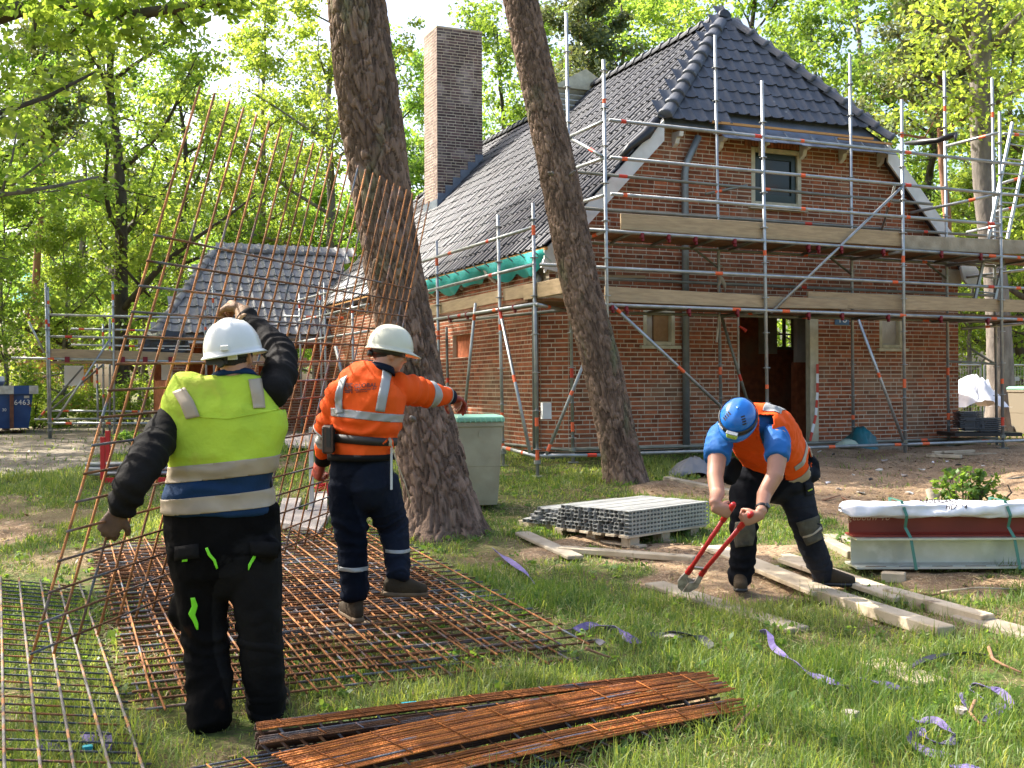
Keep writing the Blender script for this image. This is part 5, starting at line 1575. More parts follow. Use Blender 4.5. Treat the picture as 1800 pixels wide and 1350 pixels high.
# ------------------------------------------------------------------ reinforcement mesh
def bar_mesh(L, r, name, matn, bow=0.0, n=6, segs=6):
    mb = MB()
    pts = [Vector((L * (k / segs - .5), 0, bow * (1 - (2 * k / segs - 1) ** 2))) for k in range(segs + 1)]
    mb.poly(pts, r, n); return np_mesh(name, [tuple(x) for x in mb.v], mb.f, M[matn], True)
def frame_q(x, z):
    x = x.normalized(); z = (z - x * z.dot(x)).normalized(); y = z.cross(x)
    return Matrix((x, y, z)).transposed().to_quaternion()
def mesh_sheet(O, e1, L1, n1, e2, L2, n2, r, label, group, mats=('rust', 'rust_dark'), o1=.08, o2=.08, sag=None, root_loc=None, over=0.0, jit=.004, seed=0, xb=None, rl=None):
    """O corner; n1 bars run along e1 (spread over L2), n2 bars along e2 (spread over L1)"""
    R = random.Random(seed)
    e1 = e1.normalized(); e2 = e2.normalized(); nn = e1.cross(e2).normalized()
    if nn.z < 0: nn = -nn
    root = thing('rebar_mesh', root_loc or O, label, 'rebar mesh', group)
    m1 = bar_mesh(L1, rl or r, 'long_bar', mats[0]); m2 = bar_mesh(L2, r, 'cross_bar', mats[1])
    for i in range(n1):
        c = O + e1 * L1 / 2 + e2 * (o2 + (L2 - 2 * o2) * i / (n1 - 1)) + e2 * R.uniform(-jit, jit)
        if sag: c = c + nn * sag(.5, i / (n1 - 1))
        place('long_bar', m1, c, root, rot=frame_q(e1 + e2 * R.uniform(-.004, .004), nn))
    pos = xb or [o1 + (L1 - 2 * o1) * j / (n2 - 1) for j in range(n2)]
    for p in pos:
        c = O + e2 * L2 / 2 + e1 * p - nn * r * 1.9 + e1 * R.uniform(-jit, jit)
        place('cross_bar', m2, c, root, rot=frame_q(e2 + e1 * R.uniform(-.003, .003), nn))
    return root
M['steel_long'] = mat('greyish_long_rebar', (.17, .155, .145), .6, metal=.2, col2=(.10, .09, .08), ns=8, col3=(.40, .17, .05), ns3=6, lo3=.5, hi3=.6, bump=.5, bs=160)
# the sheet the two men carry: bottom left, bottom right, top left corners from the photograph
MA = 4.2
mc = 2.074 * MA; mbb = 1.3346 * MA + .2694 * mc; mdd = MA + mc - mbb
mA, mB_, mD = P(50, 1148, MA), P(640, 902, mbb), P(345, 148, mdd)
up_v = (mD - mA); al_v = (mB_ - mA)
LU = up_v.length; LA = al_v.length
mesh_n = al_v.cross(up_v).normalized()
xb = [.05 + LU * .701 * k / 15 for k in range(16)]
Ocorner = mA - up_v.normalized() * .05
carried = mesh_sheet(Ocorner, up_v, LU + .05, 26, al_v, LA, 16, .0056, 'rusty reinforcement mesh standing upright in the hands of two workers', None, o2=.03, xb=xb, root_loc=mA)
def on_mesh(px, py): return PL(px, py, mA, mesh_n)

# stack of sheets lying on the grass
E1 = Vector((-.40, .915, 0)).normalized(); E2 = Vector((.915, .40, 0)).normalized()
stack_labels = ['topmost rusty mesh of the pile on the grass, under the stepping worker', 'second rusty mesh from the top of the pile on the grass',
                'third rusty mesh from the top of the pile on the grass', 'fourth rusty mesh from the top of the pile on the grass', 'bottom rusty mesh of the pile on the grass']
base_p = Vector((-1.60, 5.05, 0))
for k in range(5):
    R = random.Random(40 + k)
    a = R.uniform(-.022, .022)
    e1 = Vector((E1.x * math.cos(a) - E1.y * math.sin(a), E1.x * math.sin(a) + E1.y * math.cos(a), 0)); e2 = Vector((e1.y, -e1.x, 0))
    O = base_p + E1 * R.uniform(-.05, .28) + E2 * R.uniform(-.15, .15)
    L1 = 4.35 if k else 4.2
    z0 = zg(O.x, O.y); z1 = zg(O.x + e1.x * L1, O.y + e1.y * L1)
    e1z = (e1 + ZU * ((z1 - z0) / L1)).normalized()
    O.z = z0 + .022 + .0205 * k
    mesh_sheet(O, e1z, L1, 16, e2, 2.22, 31, .0058, stack_labels[4 - k], 'rusty meshes piled on the grass', seed=k + 3, jit=.006)
# sheet at the lower left, propped up towards the left
L0 = G(40, 1018, .05); e1 = Vector((.42, -.906, 0)).normalized(); e2 = (Vector((-.915, -.40, 0)).normalized() + ZU * .17).normalized()
O = G(150, 1030, .04); O = O - e1 * .1
zO = zg(O.x, O.y); zz = zg(O.x + e1.x * 5, O.y + e1.y * 5)
e1 = (e1 + ZU * (zz - zO) / 5).normalized()
mesh_sheet(O, e1, 5.0, 11, e2, 1.35, 40, .0048, 'grey blue mesh sheet lying loose at the lower left corner', None, mats=('steel_long', 'steel_bar'), seed=17, rl=.0072, o2=.04)

# ------------------------------------------------------------------ rusty lattice strips at the bottom
def strip(U0, U1, W0, W1, nb, matn, label, ncross, zig=True, r=.0044, drop=None, bow=.05):
    """flat bundle of parallel bars between the edges U (upper) and W (lower)"""
    root = thing('lattice_strip', (U0 + U1 + W0 + W1) / 4, label, 'rebar strip', 'rusty lattice strips at the end of the mesh pile')
    R = random.Random(int(U0.x * 1000)); nrm = (U1 - U0).cross(W0 - U0).normalized()
    if nrm.z < 0: nrm = -nrm
    for i in range(nb):
        f = i / (nb - 1); p, q = U0.lerp(W0, f), U1.lerp(W1, f)
        d = (q - p); e = R.uniform(-.05, .07); p = p + (W0 - U0) * R.uniform(-.012, .012); q = q + (W1 - U1) * R.uniform(-.02, .02)
        q = q + d.normalized() * e
        mid = [p.lerp(q, t) + nrm * (bow * 4 * t * (1 - t) * .5 + R.uniform(-.0045, .0045)) for t in (0, .25, .5, .75, 1)]
        mb = MB(); mb.poly(mid, r, 5); mb.build('bar', M[matn], root, smooth=True)
    for k in range(ncross):
        t = (k + .5) / ncross; p, q = U0.lerp(U1, t), W0.lerp(W1, t)
        o = nrm * (bow * 4 * t * (1 - t) * .5 + r * 1.5)
        mb = MB(); mb.tube(p + o, q + o + (U1 - U0).normalized() * .03, .003, 5); mb.build('cross_wire', M['rust_strip'], root, smooth=True)
    if zig:
        for k in range(9):
            o = (drop or Vector((0, -.02, -.13))) * ((k + .5) / 9) + (W0 - U0).normalized() * -.02 + Vector((-.4, .9, 0)) * (.03 + .012 * (k % 3))
            mb = MB(); mb.poly([W0.lerp(W1, t) + o for t in (0, .33, .66, 1)], .0075, 5); mb.build('bar', M['rust_black'], root, smooth=True)
        for k in range(4):
            o = (drop or Vector((0, -.02, -.13))) + (W0 - U0).normalized() * (.012 * k - .02)
            mb = MB(); mb.poly([W0.lerp(W1, t) + o * 1.0 for t in (0, .33, .66, 1)], r, 5); mb.build('bar', M['rust_dark'], root, smooth=True)
        dv = drop or Vector((0, -.02, -.13))
        nz = ncross * 2
        for k in range(nz):
            a = W0.lerp(W1, k / nz); b = W0.lerp(W1, (k + 1) / nz) + dv
            a2 = W0.lerp(W1, (k + 1) / nz) + dv; b2 = W0.lerp(W1, (k + 2) / nz if k + 2 <= nz else 1)
            mb = MB()
            for g in (0, .03, .06): mb.tube(a + Vector((-.3, .9, 0)) * g, b + Vector((-.3, .9, 0)) * g, .0042, 5)
            mb.build('zigzag_wire', M['rust_dark'], root, smooth=True)
    return root
strip(G(478, 1326, .20), G(1232, 1182, .19), G(545, 1368, .13), G(1278, 1214, .13), 21, 'rust_strip', 'bright orange rusty strip lying uppermost at the end of the mesh pile', 8, bow=.06)
_u0, _u1 = G(450, 1270, .19), G(1200, 1180, .18)
strip(_u0, _u1, _u0 + Vector((.01, -.02, -.022)), _u1 + Vector((.01, -.02, -.022)), 5, 'rust_strip', 'dark brown strip standing on edge right beside the mesh pile', 12, zig=True, drop=Vector((0, .02, -.12)), bow=.02)
_u0, _u1 = G(455, 1296, .15), G(1120, 1206, .14)
strip(_u0, _u1, _u0 + Vector((.01, -.02, -.02)), _u1 + Vector((.01, -.02, -.02)), 5, 'rust_dark', 'blackish strip wedged between the uppermost strip and the mesh pile', 11, zig=True, drop=Vector((0, .01, -.09)), bow=.02)
strip(G(640, 1360, .10), G(1285, 1230, .11), G(680, 1385, .06), G(1296, 1250, .07), 13, 'rust_strip', 'second rusty strip jutting out under the uppermost one', 8, bow=.04, drop=Vector((0, -.01, -.06)))
strip(G(760, 1362, .05), G(1280, 1252, .05), G(800, 1375, .03), G(1292, 1258, .03), 6, 'rust', 'lowest rusty strip lying in the grass', 10, zig=False, bow=.02)
strip(G(330, 1352, .12), G(700, 1292, .14), G(360, 1395, .07), G(740, 1330, .10), 9, 'steel_bar', 'grey ended strip under the left end of the uppermost strip', 6, zig=False, bow=.02)

# ------------------------------------------------------------------ timber on the ground
def plank(a, b, w, h, label, matn='timber', lift=.0, name='plank', cat='plank', la=None, ha=0.0, hb=0.0, grp='planks lying on the ground'):
    p = G(*a, ha); q = G(*b, hb)
    p = p + ZU * (h / 2 + lift); q = q + ZU * (h / 2 + lift)
    d = (q - p).normalized(); s = d.cross(ZU).normalized(); u = s.cross(d)
    mb = MB(); mb.obox((p + q) / 2, (q - p) / 2, s * w / 2, u * h / 2)
    o = mb.build(name, M[matn], bevel=.006); return tag(o, label, cat, grp)
plank((1252, 972), (1452, 1056), .20, .035, 'sunlit white plank running under the front foot of the bending worker', lift=.03)
plank((1440, 1052), (1664, 1124), .14, .075, 'thick timber beam in the grass ending right of the bending worker')
plank((1386, 994), (1592, 1066), .20, .035, 'sunlit plank passing behind the rear foot of the bending worker', lift=.03)
plank((1560, 1052), (1738, 1102), .11, .075, 'second timber beam, tan sided, behind the thick beam')
plank((1690, 1090), (1835, 1130), .20, .04, 'board greyed as if in shade at the right edge behind the tan beam', 'timber_old')  # grey timber colour stands in for the shadow on this board
plank((985, 974), (1222, 992), .12, .045, 'narrow pale plank in front of the profile pallet', lift=.02)
plank((918, 944), (1012, 988), .14, .03, 'grey crooked plank left of the pallet in the grass', 'timber_old', lift=.02)
plank((1150, 1030), (1405, 1112), .17, .03, 'grey board half sunk in grass below the bolt cutter', 'timber_old')
plank((1172, 846), (1392, 893), .11, .06, 'long narrow grey timber behind the bending worker', 'timber_old')
plank((1446, 955), (1500, 982), .10, .06, 'short grey timber end left of the steel beams', 'timber_old')
plank((1458, 944), (1520, 960), .14, .03, 'flat grey board sticking out behind the steel beams', 'timber_old')
plank((1536, 1166), (1642, 1206), .19, .025, 'broken pale board lying alone in the front lawn')
plank((1380, 984), (1420, 996), .09, .05, 'stub of timber between the legs of the bending worker', 'timber_old')
plank((1550, 1022), (1592, 1024), .10, .07, 'sawn wood block propping the galvanised beam', name='wood_block', cat='wood block')
plank((1630, 803), (1690, 806), .10, .05, 'yellowish board end under the inner right scaffold pole')
plank((1640, 798), (1712, 795), .08, .04, 'thin batten on the boards by the right scaffold pole')
plank((1676, 800), (1752, 801), .05, .04, 'dark batten beside the outer right scaffold pole', 'timber_old')

# ------------------------------------------------------------------ steel beams
beams_y = G(1509, 1014)
bx0 = beams_y.x; by0 = beams_y.y; bz0 = beams_y.z + .055
BL = 3.6
def ibeam(x0, y0, z0, w, h, tf, tw_, L, matn, label, name='steel_beam'):
    mb = MB(); pr = [(-w / 2, 0), (w / 2, 0), (w / 2, tf), (tw_ / 2 + .012, tf), (tw_ / 2, tf + .012), (tw_ / 2, h - tf - .012), (tw_ / 2 + .012, h - tf), (w / 2, h - tf), (w / 2, h), (-w / 2, h), (-w / 2, h - tf), (-tw_ / 2 - .012, h - tf), (-tw_ / 2, h - tf - .012), (-tw_ / 2, tf + .012), (-tw_ / 2 - .012, tf), (-w / 2, tf)]
    mb.poly_extrude([Vector((x0, y0 + a, z0 + b)) for a, b in pr], Vector((L, 0, .0)))
    return tag(mb.build(name, M[matn]), label, 'steel beam', 'steel beams strapped in a stack')
M['galv_beam'] = mat('galvanised_beam', (.60, .60, .52), .38, metal=.55, col2=(.48, .49, .42), ns=3, bump=.05, col3=(.66, .66, .60), ns3=9, lo3=.5, hi3=.7)
M['red_oxide'] = mat('red_oxide_primer', (.26, .036, .02), .5, col2=(.20, .026, .015), ns=4)
gb = ibeam(bx0 - .01, by0 + .15, bz0, .30, .225, .014, .012, BL, 'galv_beam', 'galvanised steel beam at the bottom of the strapped stack')
rbm = ibeam(bx0 - .02, by0 + .16, bz0 + .227, .20, .19, .012, .010, BL, 'red_oxide', 'red oxide steel beam in the middle of the strapped stack')
mb = MB()                                   # slots along the lower flange
for k in range(14): mb.obox(Vector((bx0 + .14 + k * .245, by0 + .035, bz0 + .0155)), (.075, 0, 0), (0, .004, 0), (0, 0, .0015))
WPOS[gb.name] = Vector(gb.location); mb.build('weld_line', M['rust_dark'], gb)
WPOS[rbm.name] = Vector(rbm.location)
text_mesh('gebouw 18', .07, Vector((bx0 + .125, by0 + .1515, bz0 + .227 + .135)), Vector((1, 0, 0)), ZU, 'chalk', 'lettering', rbm, shear=.3, depth=.0004)
# white foam wrap
wx0, wy0, wz0 = bx0 - .085, by0 + .16, bz0 + .227 + .14
nu, nv = 90, 22; Vw = []
for i in range(nu + 1):
    f = i / nu; x = wx0 + f * (BL + .05); pinch = 0
    for sx_ in (.62, 1.62, 2.6): pinch += math.exp(-((x - wx0 - sx_) / .05) ** 2)
    end = min(1, (f * (BL + .05) / .05) ** .5 if f * (BL + .05) < .05 else 1)
    for j in range(nv):
        w = 2 * PI * j / nv; ca, sa = math.cos(w), math.sin(w)
        cy_ = math.copysign(abs(ca) ** .45, ca) * .155; cz2 = math.copysign(abs(sa) ** .5, sa) * .052
        fold = .014 * math.sin(x * 9 + w * 3) + .008 * math.sin(x * 41 + w * 2) + .006 * math.sin(x * 23 + w * 5) + .008 * math.sin(w * 6 + x * 2)
        k = (1 + fold * 6 - .10 * pinch) * max(.3, end)
        Vw.append((x, wy0 + cy_ * k, wz0 + .055 + cz2 * k))
Fw = [(i * nv + j, i * nv + (j + 1) % nv, (i + 1) * nv + (j + 1) % nv, (i + 1) * nv + j) for i in range(nu) for j in range(nv)] + [tuple(range(nv))]
M['foam'] = mat('white_foam_wrap', (.80, .80, .83), .6, bump=.1, bs=12)
wo = np_mesh('foam_wrap', np.array(Vw) - np.array((wx0, wy0, wz0)), Fw, M['foam'], True)
wo = tag(place('foam_wrap', wo, (wx0, wy0, wz0)), 'white foam wrapped bundle on top of the red beam', 'foam wrap')
text_mesh('NEDERLAND', .05, Vector((bx0 + .62, wy0 - .085, wz0 + .121)), Vector((1, 0, 0)), Vector((0, .8, .6)), 'ink_dark', 'lettering', wo, shear=.3, depth=.003)
text_mesh('HEA 14', .05, Vector((bx0 + .72, wy0 - .152, wz0 + .085)), Vector((1, 0, 0)), Vector((0, .25, .97)), 'ink_dark', 'lettering', wo, shear=.3, depth=.003)
M['strap_green'] = mat('green_strapping', (.06, .20, .14), .4)
for sx_, lab in ((.36, 'left green strap round the steel beams'), (1.12, 'right green strap round the steel beams')):
    mb = MB(); x = bx0 + sx_
    pts = [(x + .06, by0 - .012, bz0 - .004), (x + .03, by0 + .012, bz0 + .225), (x + .0, by0 + .045, bz0 + .30), (x - .005, by0 - .005, bz0 + .39), (x - .03, by0 + .03, bz0 + .495), (x - .03, by0 + .29, bz0 + .495), (x - .0, by0 + .34, bz0 + .37), (x, by0 + .32, bz0 + .1)]
    for i in range(len(pts) - 1): mb.beam(Vector(pts[i]), Vector(pts[i + 1]), .022, .003, Vector((0, -1, .3)) if i < 4 else ZU)
    tag(mb.build('green_strap', M['strap_green']), lab, 'strap', 'green straps round the steel beams')

# ------------------------------------------------------------------ pallet with steel profiles
fc = G(1110, 962); rd = Vector((.72, .69, 0)).normalized(); ld = Vector((-rd.y, rd.x, 0))
zb_ = fc.z
pal = thing('pallet', fc + rd * .5 + ld * .5, 'wooden pallet under the stack of steel profiles', 'pallet')
for i in range(3):
    for j in range(3):
        mb = MB(); c = fc + rd * (.08 + i * .42) + ld * (.08 + j * .40) + ZU * .035; mb.obox(c, rd * .06, ld * .05, ZU * .045); mb.build('block', M['timber'], pal)
for j in range(6):
    mb = MB(); c = fc + rd * .5 + ld * (.05 + j * .15) + ZU * .086; mb.obox(c, rd * .55, ld * .05, ZU * .009); mb.build('slat', M['timber'], pal)
for i in range(3):
    mb = MB(); c = fc + rd * (.08 + i * .42) + ld * .42 + ZU * .0 ; mb.obox(c + ZU * .006, rd * .05, ld * .48, ZU * .008); mb.build('slat', M['timber'], pal)
M['profile'] = mat('galvanised_profile', (.40, .40, .37), .5, metal=.3, col2=(.30, .30, .28), ns=8, rnd=.12)
def prof_mesh(L, w, h, t=.0035):
    mb = MB()
    mb.obox((0, 0, -h / 2 + t / 2), (L / 2, 0, 0), (0, w / 2, 0), (0, 0, t / 2)); mb.obox((0, -w / 2 + t / 2, 0), (L / 2, 0, 0), (0, t / 2, 0), (0, 0, h / 2 - t))
    mb.obox((0, w / 2 - t / 2, 0), (L / 2, 0, 0), (0, t / 2, 0), (0, 0, h / 2 - t))
    for s in (-1, 1): mb.obox((0, s * (w / 2 - w * .17), h / 2 - t / 2), (L / 2, 0, 0), (0, w * .17, 0), (0, 0, t / 2))
    return np_mesh('steel_profile', [tuple(x) for x in mb.v], mb.f, M['profile'])
PLn = 1.12; pw, ph = .0555, .0345
pm = prof_mesh(PLn, pw - .003, ph - .003)
qrot = Matrix((rd, ld, ZU)).transposed().to_quaternion(); qflip = Matrix((rd, -ld, -ZU)).transposed().to_quaternion()
R = random.Random(21)
st = thing('profile_stack', fc + rd * .5 + ld * .4 + ZU * .12, 'tall stack of perforated galvanised steel profiles on the pallet', 'steel profiles', 'steel profiles stacked on the pallet')
for lay_ in range(6):
    for k in range(15):
        if lay_ == 5 and k > 13: continue
        c = fc + rd * (PLn / 2 - .03 + R.uniform(-.022, .022)) + ld * ((k + .5) * pw + R.uniform(-.003, .003) + .02 * (lay_ % 2) * .3) + ZU * (.097 + (lay_ + .5) * ph)
        if k == 0: continue
        place('steel_profile', pm, c, st, rot=qrot if R.random() < .5 else qflip)
mb = MB()                                    # outermost column with punched square holes
for lay_ in range(6):
    z0 = .097 + lay_ * ph
    b0 = fc - rd * .03 + ZU * z0
    n_ = 24; g = PLn / n_
    mb.obox(b0 + rd * PLn / 2 + ZU * (.003) + ld * .003, rd * PLn / 2, ld * .002, ZU * .003)
    mb.obox(b0 + rd * PLn / 2 + ZU * (ph - .006) + ld * .003, rd * PLn / 2, ld * .002, ZU * .004)
    for k in range(n_): mb.obox(b0 + rd * ((k + .5) * g + g * .5) + ZU * ph * .46 + ld * .003, rd * g * .15, ld * .0019, ZU * (ph * .28))
    mb.obox(b0 + rd * PLn / 2 + ZU * .002 + ld * pw / 2, rd * PLn / 2, ld * (pw / 2 - .004), ZU * .0018)
    mb.obox(b0 + rd * PLn / 2 + ZU * (ph - .0022) + ld * pw / 2, rd * PLn / 2, ld * (pw / 2 - .004), ZU * .0018)
    mb.obox(b0 + rd * PLn / 2 + ZU * ph / 2 + ld * (pw - .006), rd * PLn / 2, ld * .001, ZU * (ph * .45))
mb.build('perforated_profiles', M['profile'], st, kind='stuff')
st2 = thing('profile_stack', fc + rd * .6 + ld * 1.15 + ZU * .1, 'lower uneven heap of steel profiles at the left end of the pallet', 'steel profiles', 'steel profiles stacked on the pallet')
for lay_ in range(4):
    for k in range(9 - lay_):
        c = fc + rd * (PLn / 2 + .05 + R.uniform(-.06, .06) + lay_ * .02) + ld * (15.4 * pw + (k + .5) * pw * 1.02 + lay_ * .02) + ZU * (.097 + (lay_ + .5) * ph + R.uniform(-.002, .003))
        place('steel_profile', pm, c, st2, rot=qrot if R.random() < .5 else qflip)
mb = MB()
for j in range(2):
    mb = MB(); c = fc + rd * (.15 + j * .7) + ld * 1.16 + ZU * .044; mb.obox(c, rd * .05, ld * .32, ZU * .048); tag(mb.build('wood_block', M['timber']), ('front' if j == 0 else 'rear') + ' squared timber under the left heap of profiles', 'wood block')

# ------------------------------------------------------------------ wheeled bins
def wheelie(loc, w, d, h, rz, bm, lm, label):
    root = thing('wheelie_bin', (0, 0, 0), label, 'bin')
    def ring(z, ww, dd, yo=0): return [Vector((sx * ww / 2, sy * dd / 2 + yo, z)) for sx, sy in ((-1, -1), (1, -1), (1, 1), (-1, 1))]
    mb = MB(); rs = [ring(.05, w * .78, d * .72), ring(.10, w * .80, d * .76), ring(h * .46, w * .885, d * .9), ring(h * .465, w * .90, d * .91), ring(h - .12, w * .97, d), ring(h - .115, w * 1.03, d * 1.05), ring(h - .07, w * 1.03, d * 1.05)]
    vs = [p for r_ in rs for p in r_]; fs = []
    for i in range(len(rs) - 1):
        for k in range(4): fs.append((i * 4 + k, i * 4 + (k + 1) % 4, (i + 1) * 4 + (k + 1) % 4, (i + 1) * 4 + k))
    fs += [(3, 2, 1, 0), tuple(range(len(vs) - 4, len(vs)))]
    mb.add(vs, fs); mb.build('body', M[bm], root, bevel=.012)
    mb = MB(); l1 = ring(h - .068, w * 1.06, d * 1.08, -.01); l2 = ring(h - .02, w * 1.05, d * 1.06, -.01); l3 = ring(h, w * .96, d * .9, -.01)
    vs = l1 + l2 + l3; fs = [(3, 2, 1, 0)] + [(i * 4 + k, i * 4 + (k + 1) % 4, (i + 1) * 4 + (k + 1) % 4, (i + 1) * 4 + k) for i in (0, 1) for k in range(4)] + [(8, 9, 10, 11)]
    mb.add(vs, fs)
    lid = mb.build('lid', M[lm], root, bevel=.008)
    mb = MB()
    for k in range(9): mb.box((-w * .46 + k * w * .115, -d * .555 - .012, h - .047), w * .02, .012, .05)
    mb.build('lid_rib', M[lm], lid, kind='stuff')
    mb = MB(); mb.tube((-w * .4, d * .6, h - .09), (w * .4, d * .6, h - .09), .016, 8)
    for s in (-1, 1): mb.box((s * w * .36, d * .56, h - .09), .03, .1, .03)
    mb.build('handle', M[bm], root)
    for s in (-1, 1):
        mb = MB(); mb.lathe((s * w * .44, d * .34, .10), [(.03, -.025), (.10, -.025), (.10, .025), (.03, .025)], 16, (1, 0, 0)); mb.build('wheel', M['black_plastic'], root)
    mb = MB(); mb.box((0, -d * .505, h * .80), .035, .006, .05); mb.build('badge', M[bm], root)
    root.location = loc; root.rotation_euler = (0, 0, rz); WPOS[root.name] = Vector(loc); return root
q = G(838, 893); wheelie(q, .47, .55, .97, .18, 'bin_beige', 'bin_green', 'beige wheeled bin with a green lid right of the thick pine trunk')
q = G(1806, 766); wheelie(q + Vector((.06, 0, 0)), .62, .62, 1.0, .1, 'bin_brown', 'bin_green', 'brownish wheeled bin with green lid cut off by the right edge')

# ------------------------------------------------------------------ waste skip
SY = 26.5
sk = thing('waste_skip', P(-30, 757, SY), 'blue waste skip with white rim panels full of rubble at the left edge', 'skip')
def skp(px, py, dy=0.0): return P(px, py, SY + dy)
fl, fr, ft, fb = -1.0, 0, 0, 0
zt = skp(0, 678).z; z2 = skp(0, 693).z; zb2 = skp(0, 754).z
xr_t = skp(55, 680).x; xr_b = skp(44, 750).x; xl = xr_t - 4.2
mb = MB()
V = [Vector((xl, SY, z2)), Vector((xr_t - .06, SY, z2)), Vector((xr_b, SY + .1, zb2)), Vector((xl, SY + .1, zb2))]
mb.poly_extrude(V, Vector((0, 2.2, 0))); body = mb.build('body', M['skip_blue'], sk)
mb = MB(); mb.obox(((xl + xr_t) / 2, SY + 1.1, (zt + z2) / 2), ((xr_t - xl) / 2, 0, 0), (0, 1.2, 0), (0, 0, (zt - z2) / 2)); mb.build('rim', M['skip_blue'], sk)
for (a, b) in ((41, 56), (-20, 16), (-80, -45)):
    xa, xb_ = skp(a, 0).x, skp(b, 0).x
    mb = MB(); mb.obox(((xa + xb_) / 2, SY - .105, (zt + z2) / 2), ((xb_ - xa) / 2, 0, 0), (0, .006, 0), (0, 0, (zt - z2) / 2 - .003)); mb.build('rim_panel', M['skip_white'], sk)
for px in (12.5, -45, -100):
    x = skp(px, 0).x; mb = MB(); mb.obox((x, SY - .03, (z2 + zb2) / 2), (.045, 0, 0), (0, .05, 0), (0, 0, (z2 - zb2) / 2)); mb.build('rib', M['rusty'], sk)
mb = MB(); mb.obox(skp(40.5, 698) + Vector((0, -.01, 0)), (.06, 0, 0), (0, .008, 0), (0, 0, .03)); mb.build('plate', M['skip_white'], sk)
text_mesh('6463', .175, skp(33, 708) + Vector((0, -.004, 0)), Vector((1, 0, 0)), ZU, 'ink_white', 'lettering', sk, depth=.012, spacing=1.05)
text_mesh('30', .10, skp(4, 721) + Vector((0, .01, 0)), Vector((1, 0, 0)), ZU, 'ink_white', 'lettering', sk, depth=.012)
R = random.Random(3)
for k in range(16):
    c = skp(R.uniform(-40, 40), 676 - R.uniform(0, 9), .3 + R.uniform(0, 1.2)); s = R.uniform(.06, .2)
    mb = MB(); a = Vector((R.uniform(-1, 1), R.uniform(-1, 1), R.uniform(-.6, .6))).normalized(); b = a.cross(ZU).normalized(); cc_ = a.cross(b)
    mb.obox(c, a * s, b * s * .6, cc_ * s * .5); mb.build('rubble', M[R.choice(['concrete', 'timber_old', 'white', 'rusty', 'brick'])], sk, bevel=.02)

sk.rotation_euler = (0, 0, math.radians(24))
# ------------------------------------------------------------------ red stillage with tubes
q0 = G(180, 850); sy = q0.y
rk = thing('tube_rack', q0, 'red steel rack holding grey scaffold tubes on the left lawn', 'rack')
for (px, y0, dy) in ((181, 768, 0), (189.5, 757, .75), (330, 768, 0), (338, 757, .75)):
    t = P(px, y0, sy + dy); b = Vector((t.x, t.y, zg(t.x, t.y)))
    mb = MB(); mb.obox((t + b) / 2, (.028, 0, 0), (0, .028, 0), (0, 0, (t.z - b.z) / 2)); mb.build('post', M['red_paint'], rk, bevel=.004)
for dy in (0, .75):
    a = P(181, 844, sy + dy); b = P(331, 844, sy + dy); b.z = a.z; mb = MB(); mb.beam(a, b, .06, .06); mb.build('base_rail', M['red_paint'], rk)
R = random.Random(8)
for k in range(14):
    row = k // 5; dy = .12 + (k % 5) * .13
    a = P(156 + R.uniform(-6, 6), 832 - row * 8, sy + dy); b = P(322 + R.uniform(-6, 6), 832 - row * 8, sy + dy); b.z = a.z
    mb = MB(); mb.tube(a, b, .03, 10); tag(mb.build('loose_tube', M['galv'], smooth=True), ('grey steel tube in the bottom layer of the red rack', 'grey steel tube in the middle layer of the red rack', 'grey steel tube in the top layer of the red rack')[row], 'tube', 'steel tubes in the red rack')

# ------------------------------------------------------------------ pale boards and white post left of the middle worker
def slab(cs_, h, label, matn='skip_white', name='broken_board', cat='board', th=.03, grp='pale board pieces on the grass'):
    pts = [G(*c, h) for c in cs_]
    mb = MB(); mb.poly_extrude(pts, ZU * th); o = mb.build(name, M[matn]); return tag(o, label, cat, grp)
M['pale'] = mat('pale_board', (.44, .38, .33), .85, col2=(.34, .29, .25), ns=5, bump=.3)
slab([(478, 925), (560, 942), (585, 905), (500, 905)], .03, 'pinkish broken board flat on the grass between two workers', 'pale', th=.05)
slab([(490, 905), (520, 910), (530, 880), (497, 880)], .05, 'grey white board corner leaning on the pinkish board', 'pale', th=.03)
slab([(540, 902), (575, 900), (575, 868), (550, 870)], .06, 'pale board standing proud beside the white post', 'pale', th=.03)
slab([(455, 785), (600, 790), (640, 772), (520, 765)], .05, 'sandy pale slab at the foot of the left house wall', 'pale', th=.04, name='slab', cat='slab')
a = P(547, 752, 11.0); b = G(548, 905); b = Vector((b.x, b.y, zg(b.x, b.y)))
mb = MB(); mb.beam(Vector((b.x - .02, b.y + .1, a.z)), b, .045, .03, Vector((0, 1, 0))); tag(mb.build('white_post', M['skip_white'], bevel=.005), 'white plastic post stuck upright in the grass behind the mesh', 'post')
mb = MB(); c = G(570, 880)
for k in range(5):
    a = c + Vector((R.uniform(-.15, .1), R.uniform(-.05, .05), R.uniform(.03, .18))); b = a + Vector((R.uniform(.05, .15), 0, R.uniform(-.08, .08)))
    mb.tube(a, b, .012, 6)
mb.tube(c + Vector((-.1, 0, 0)), c + Vector((-.08, 0, .2)), .012, 6); mb.tube(c + Vector((.05, 0, 0)), c + Vector((.03, 0, .2)), .012, 6)
tag(mb.build('red_bracket', M['red_paint'], smooth=True), 'red metal bracket lying in grass behind the middle worker', 'bracket')

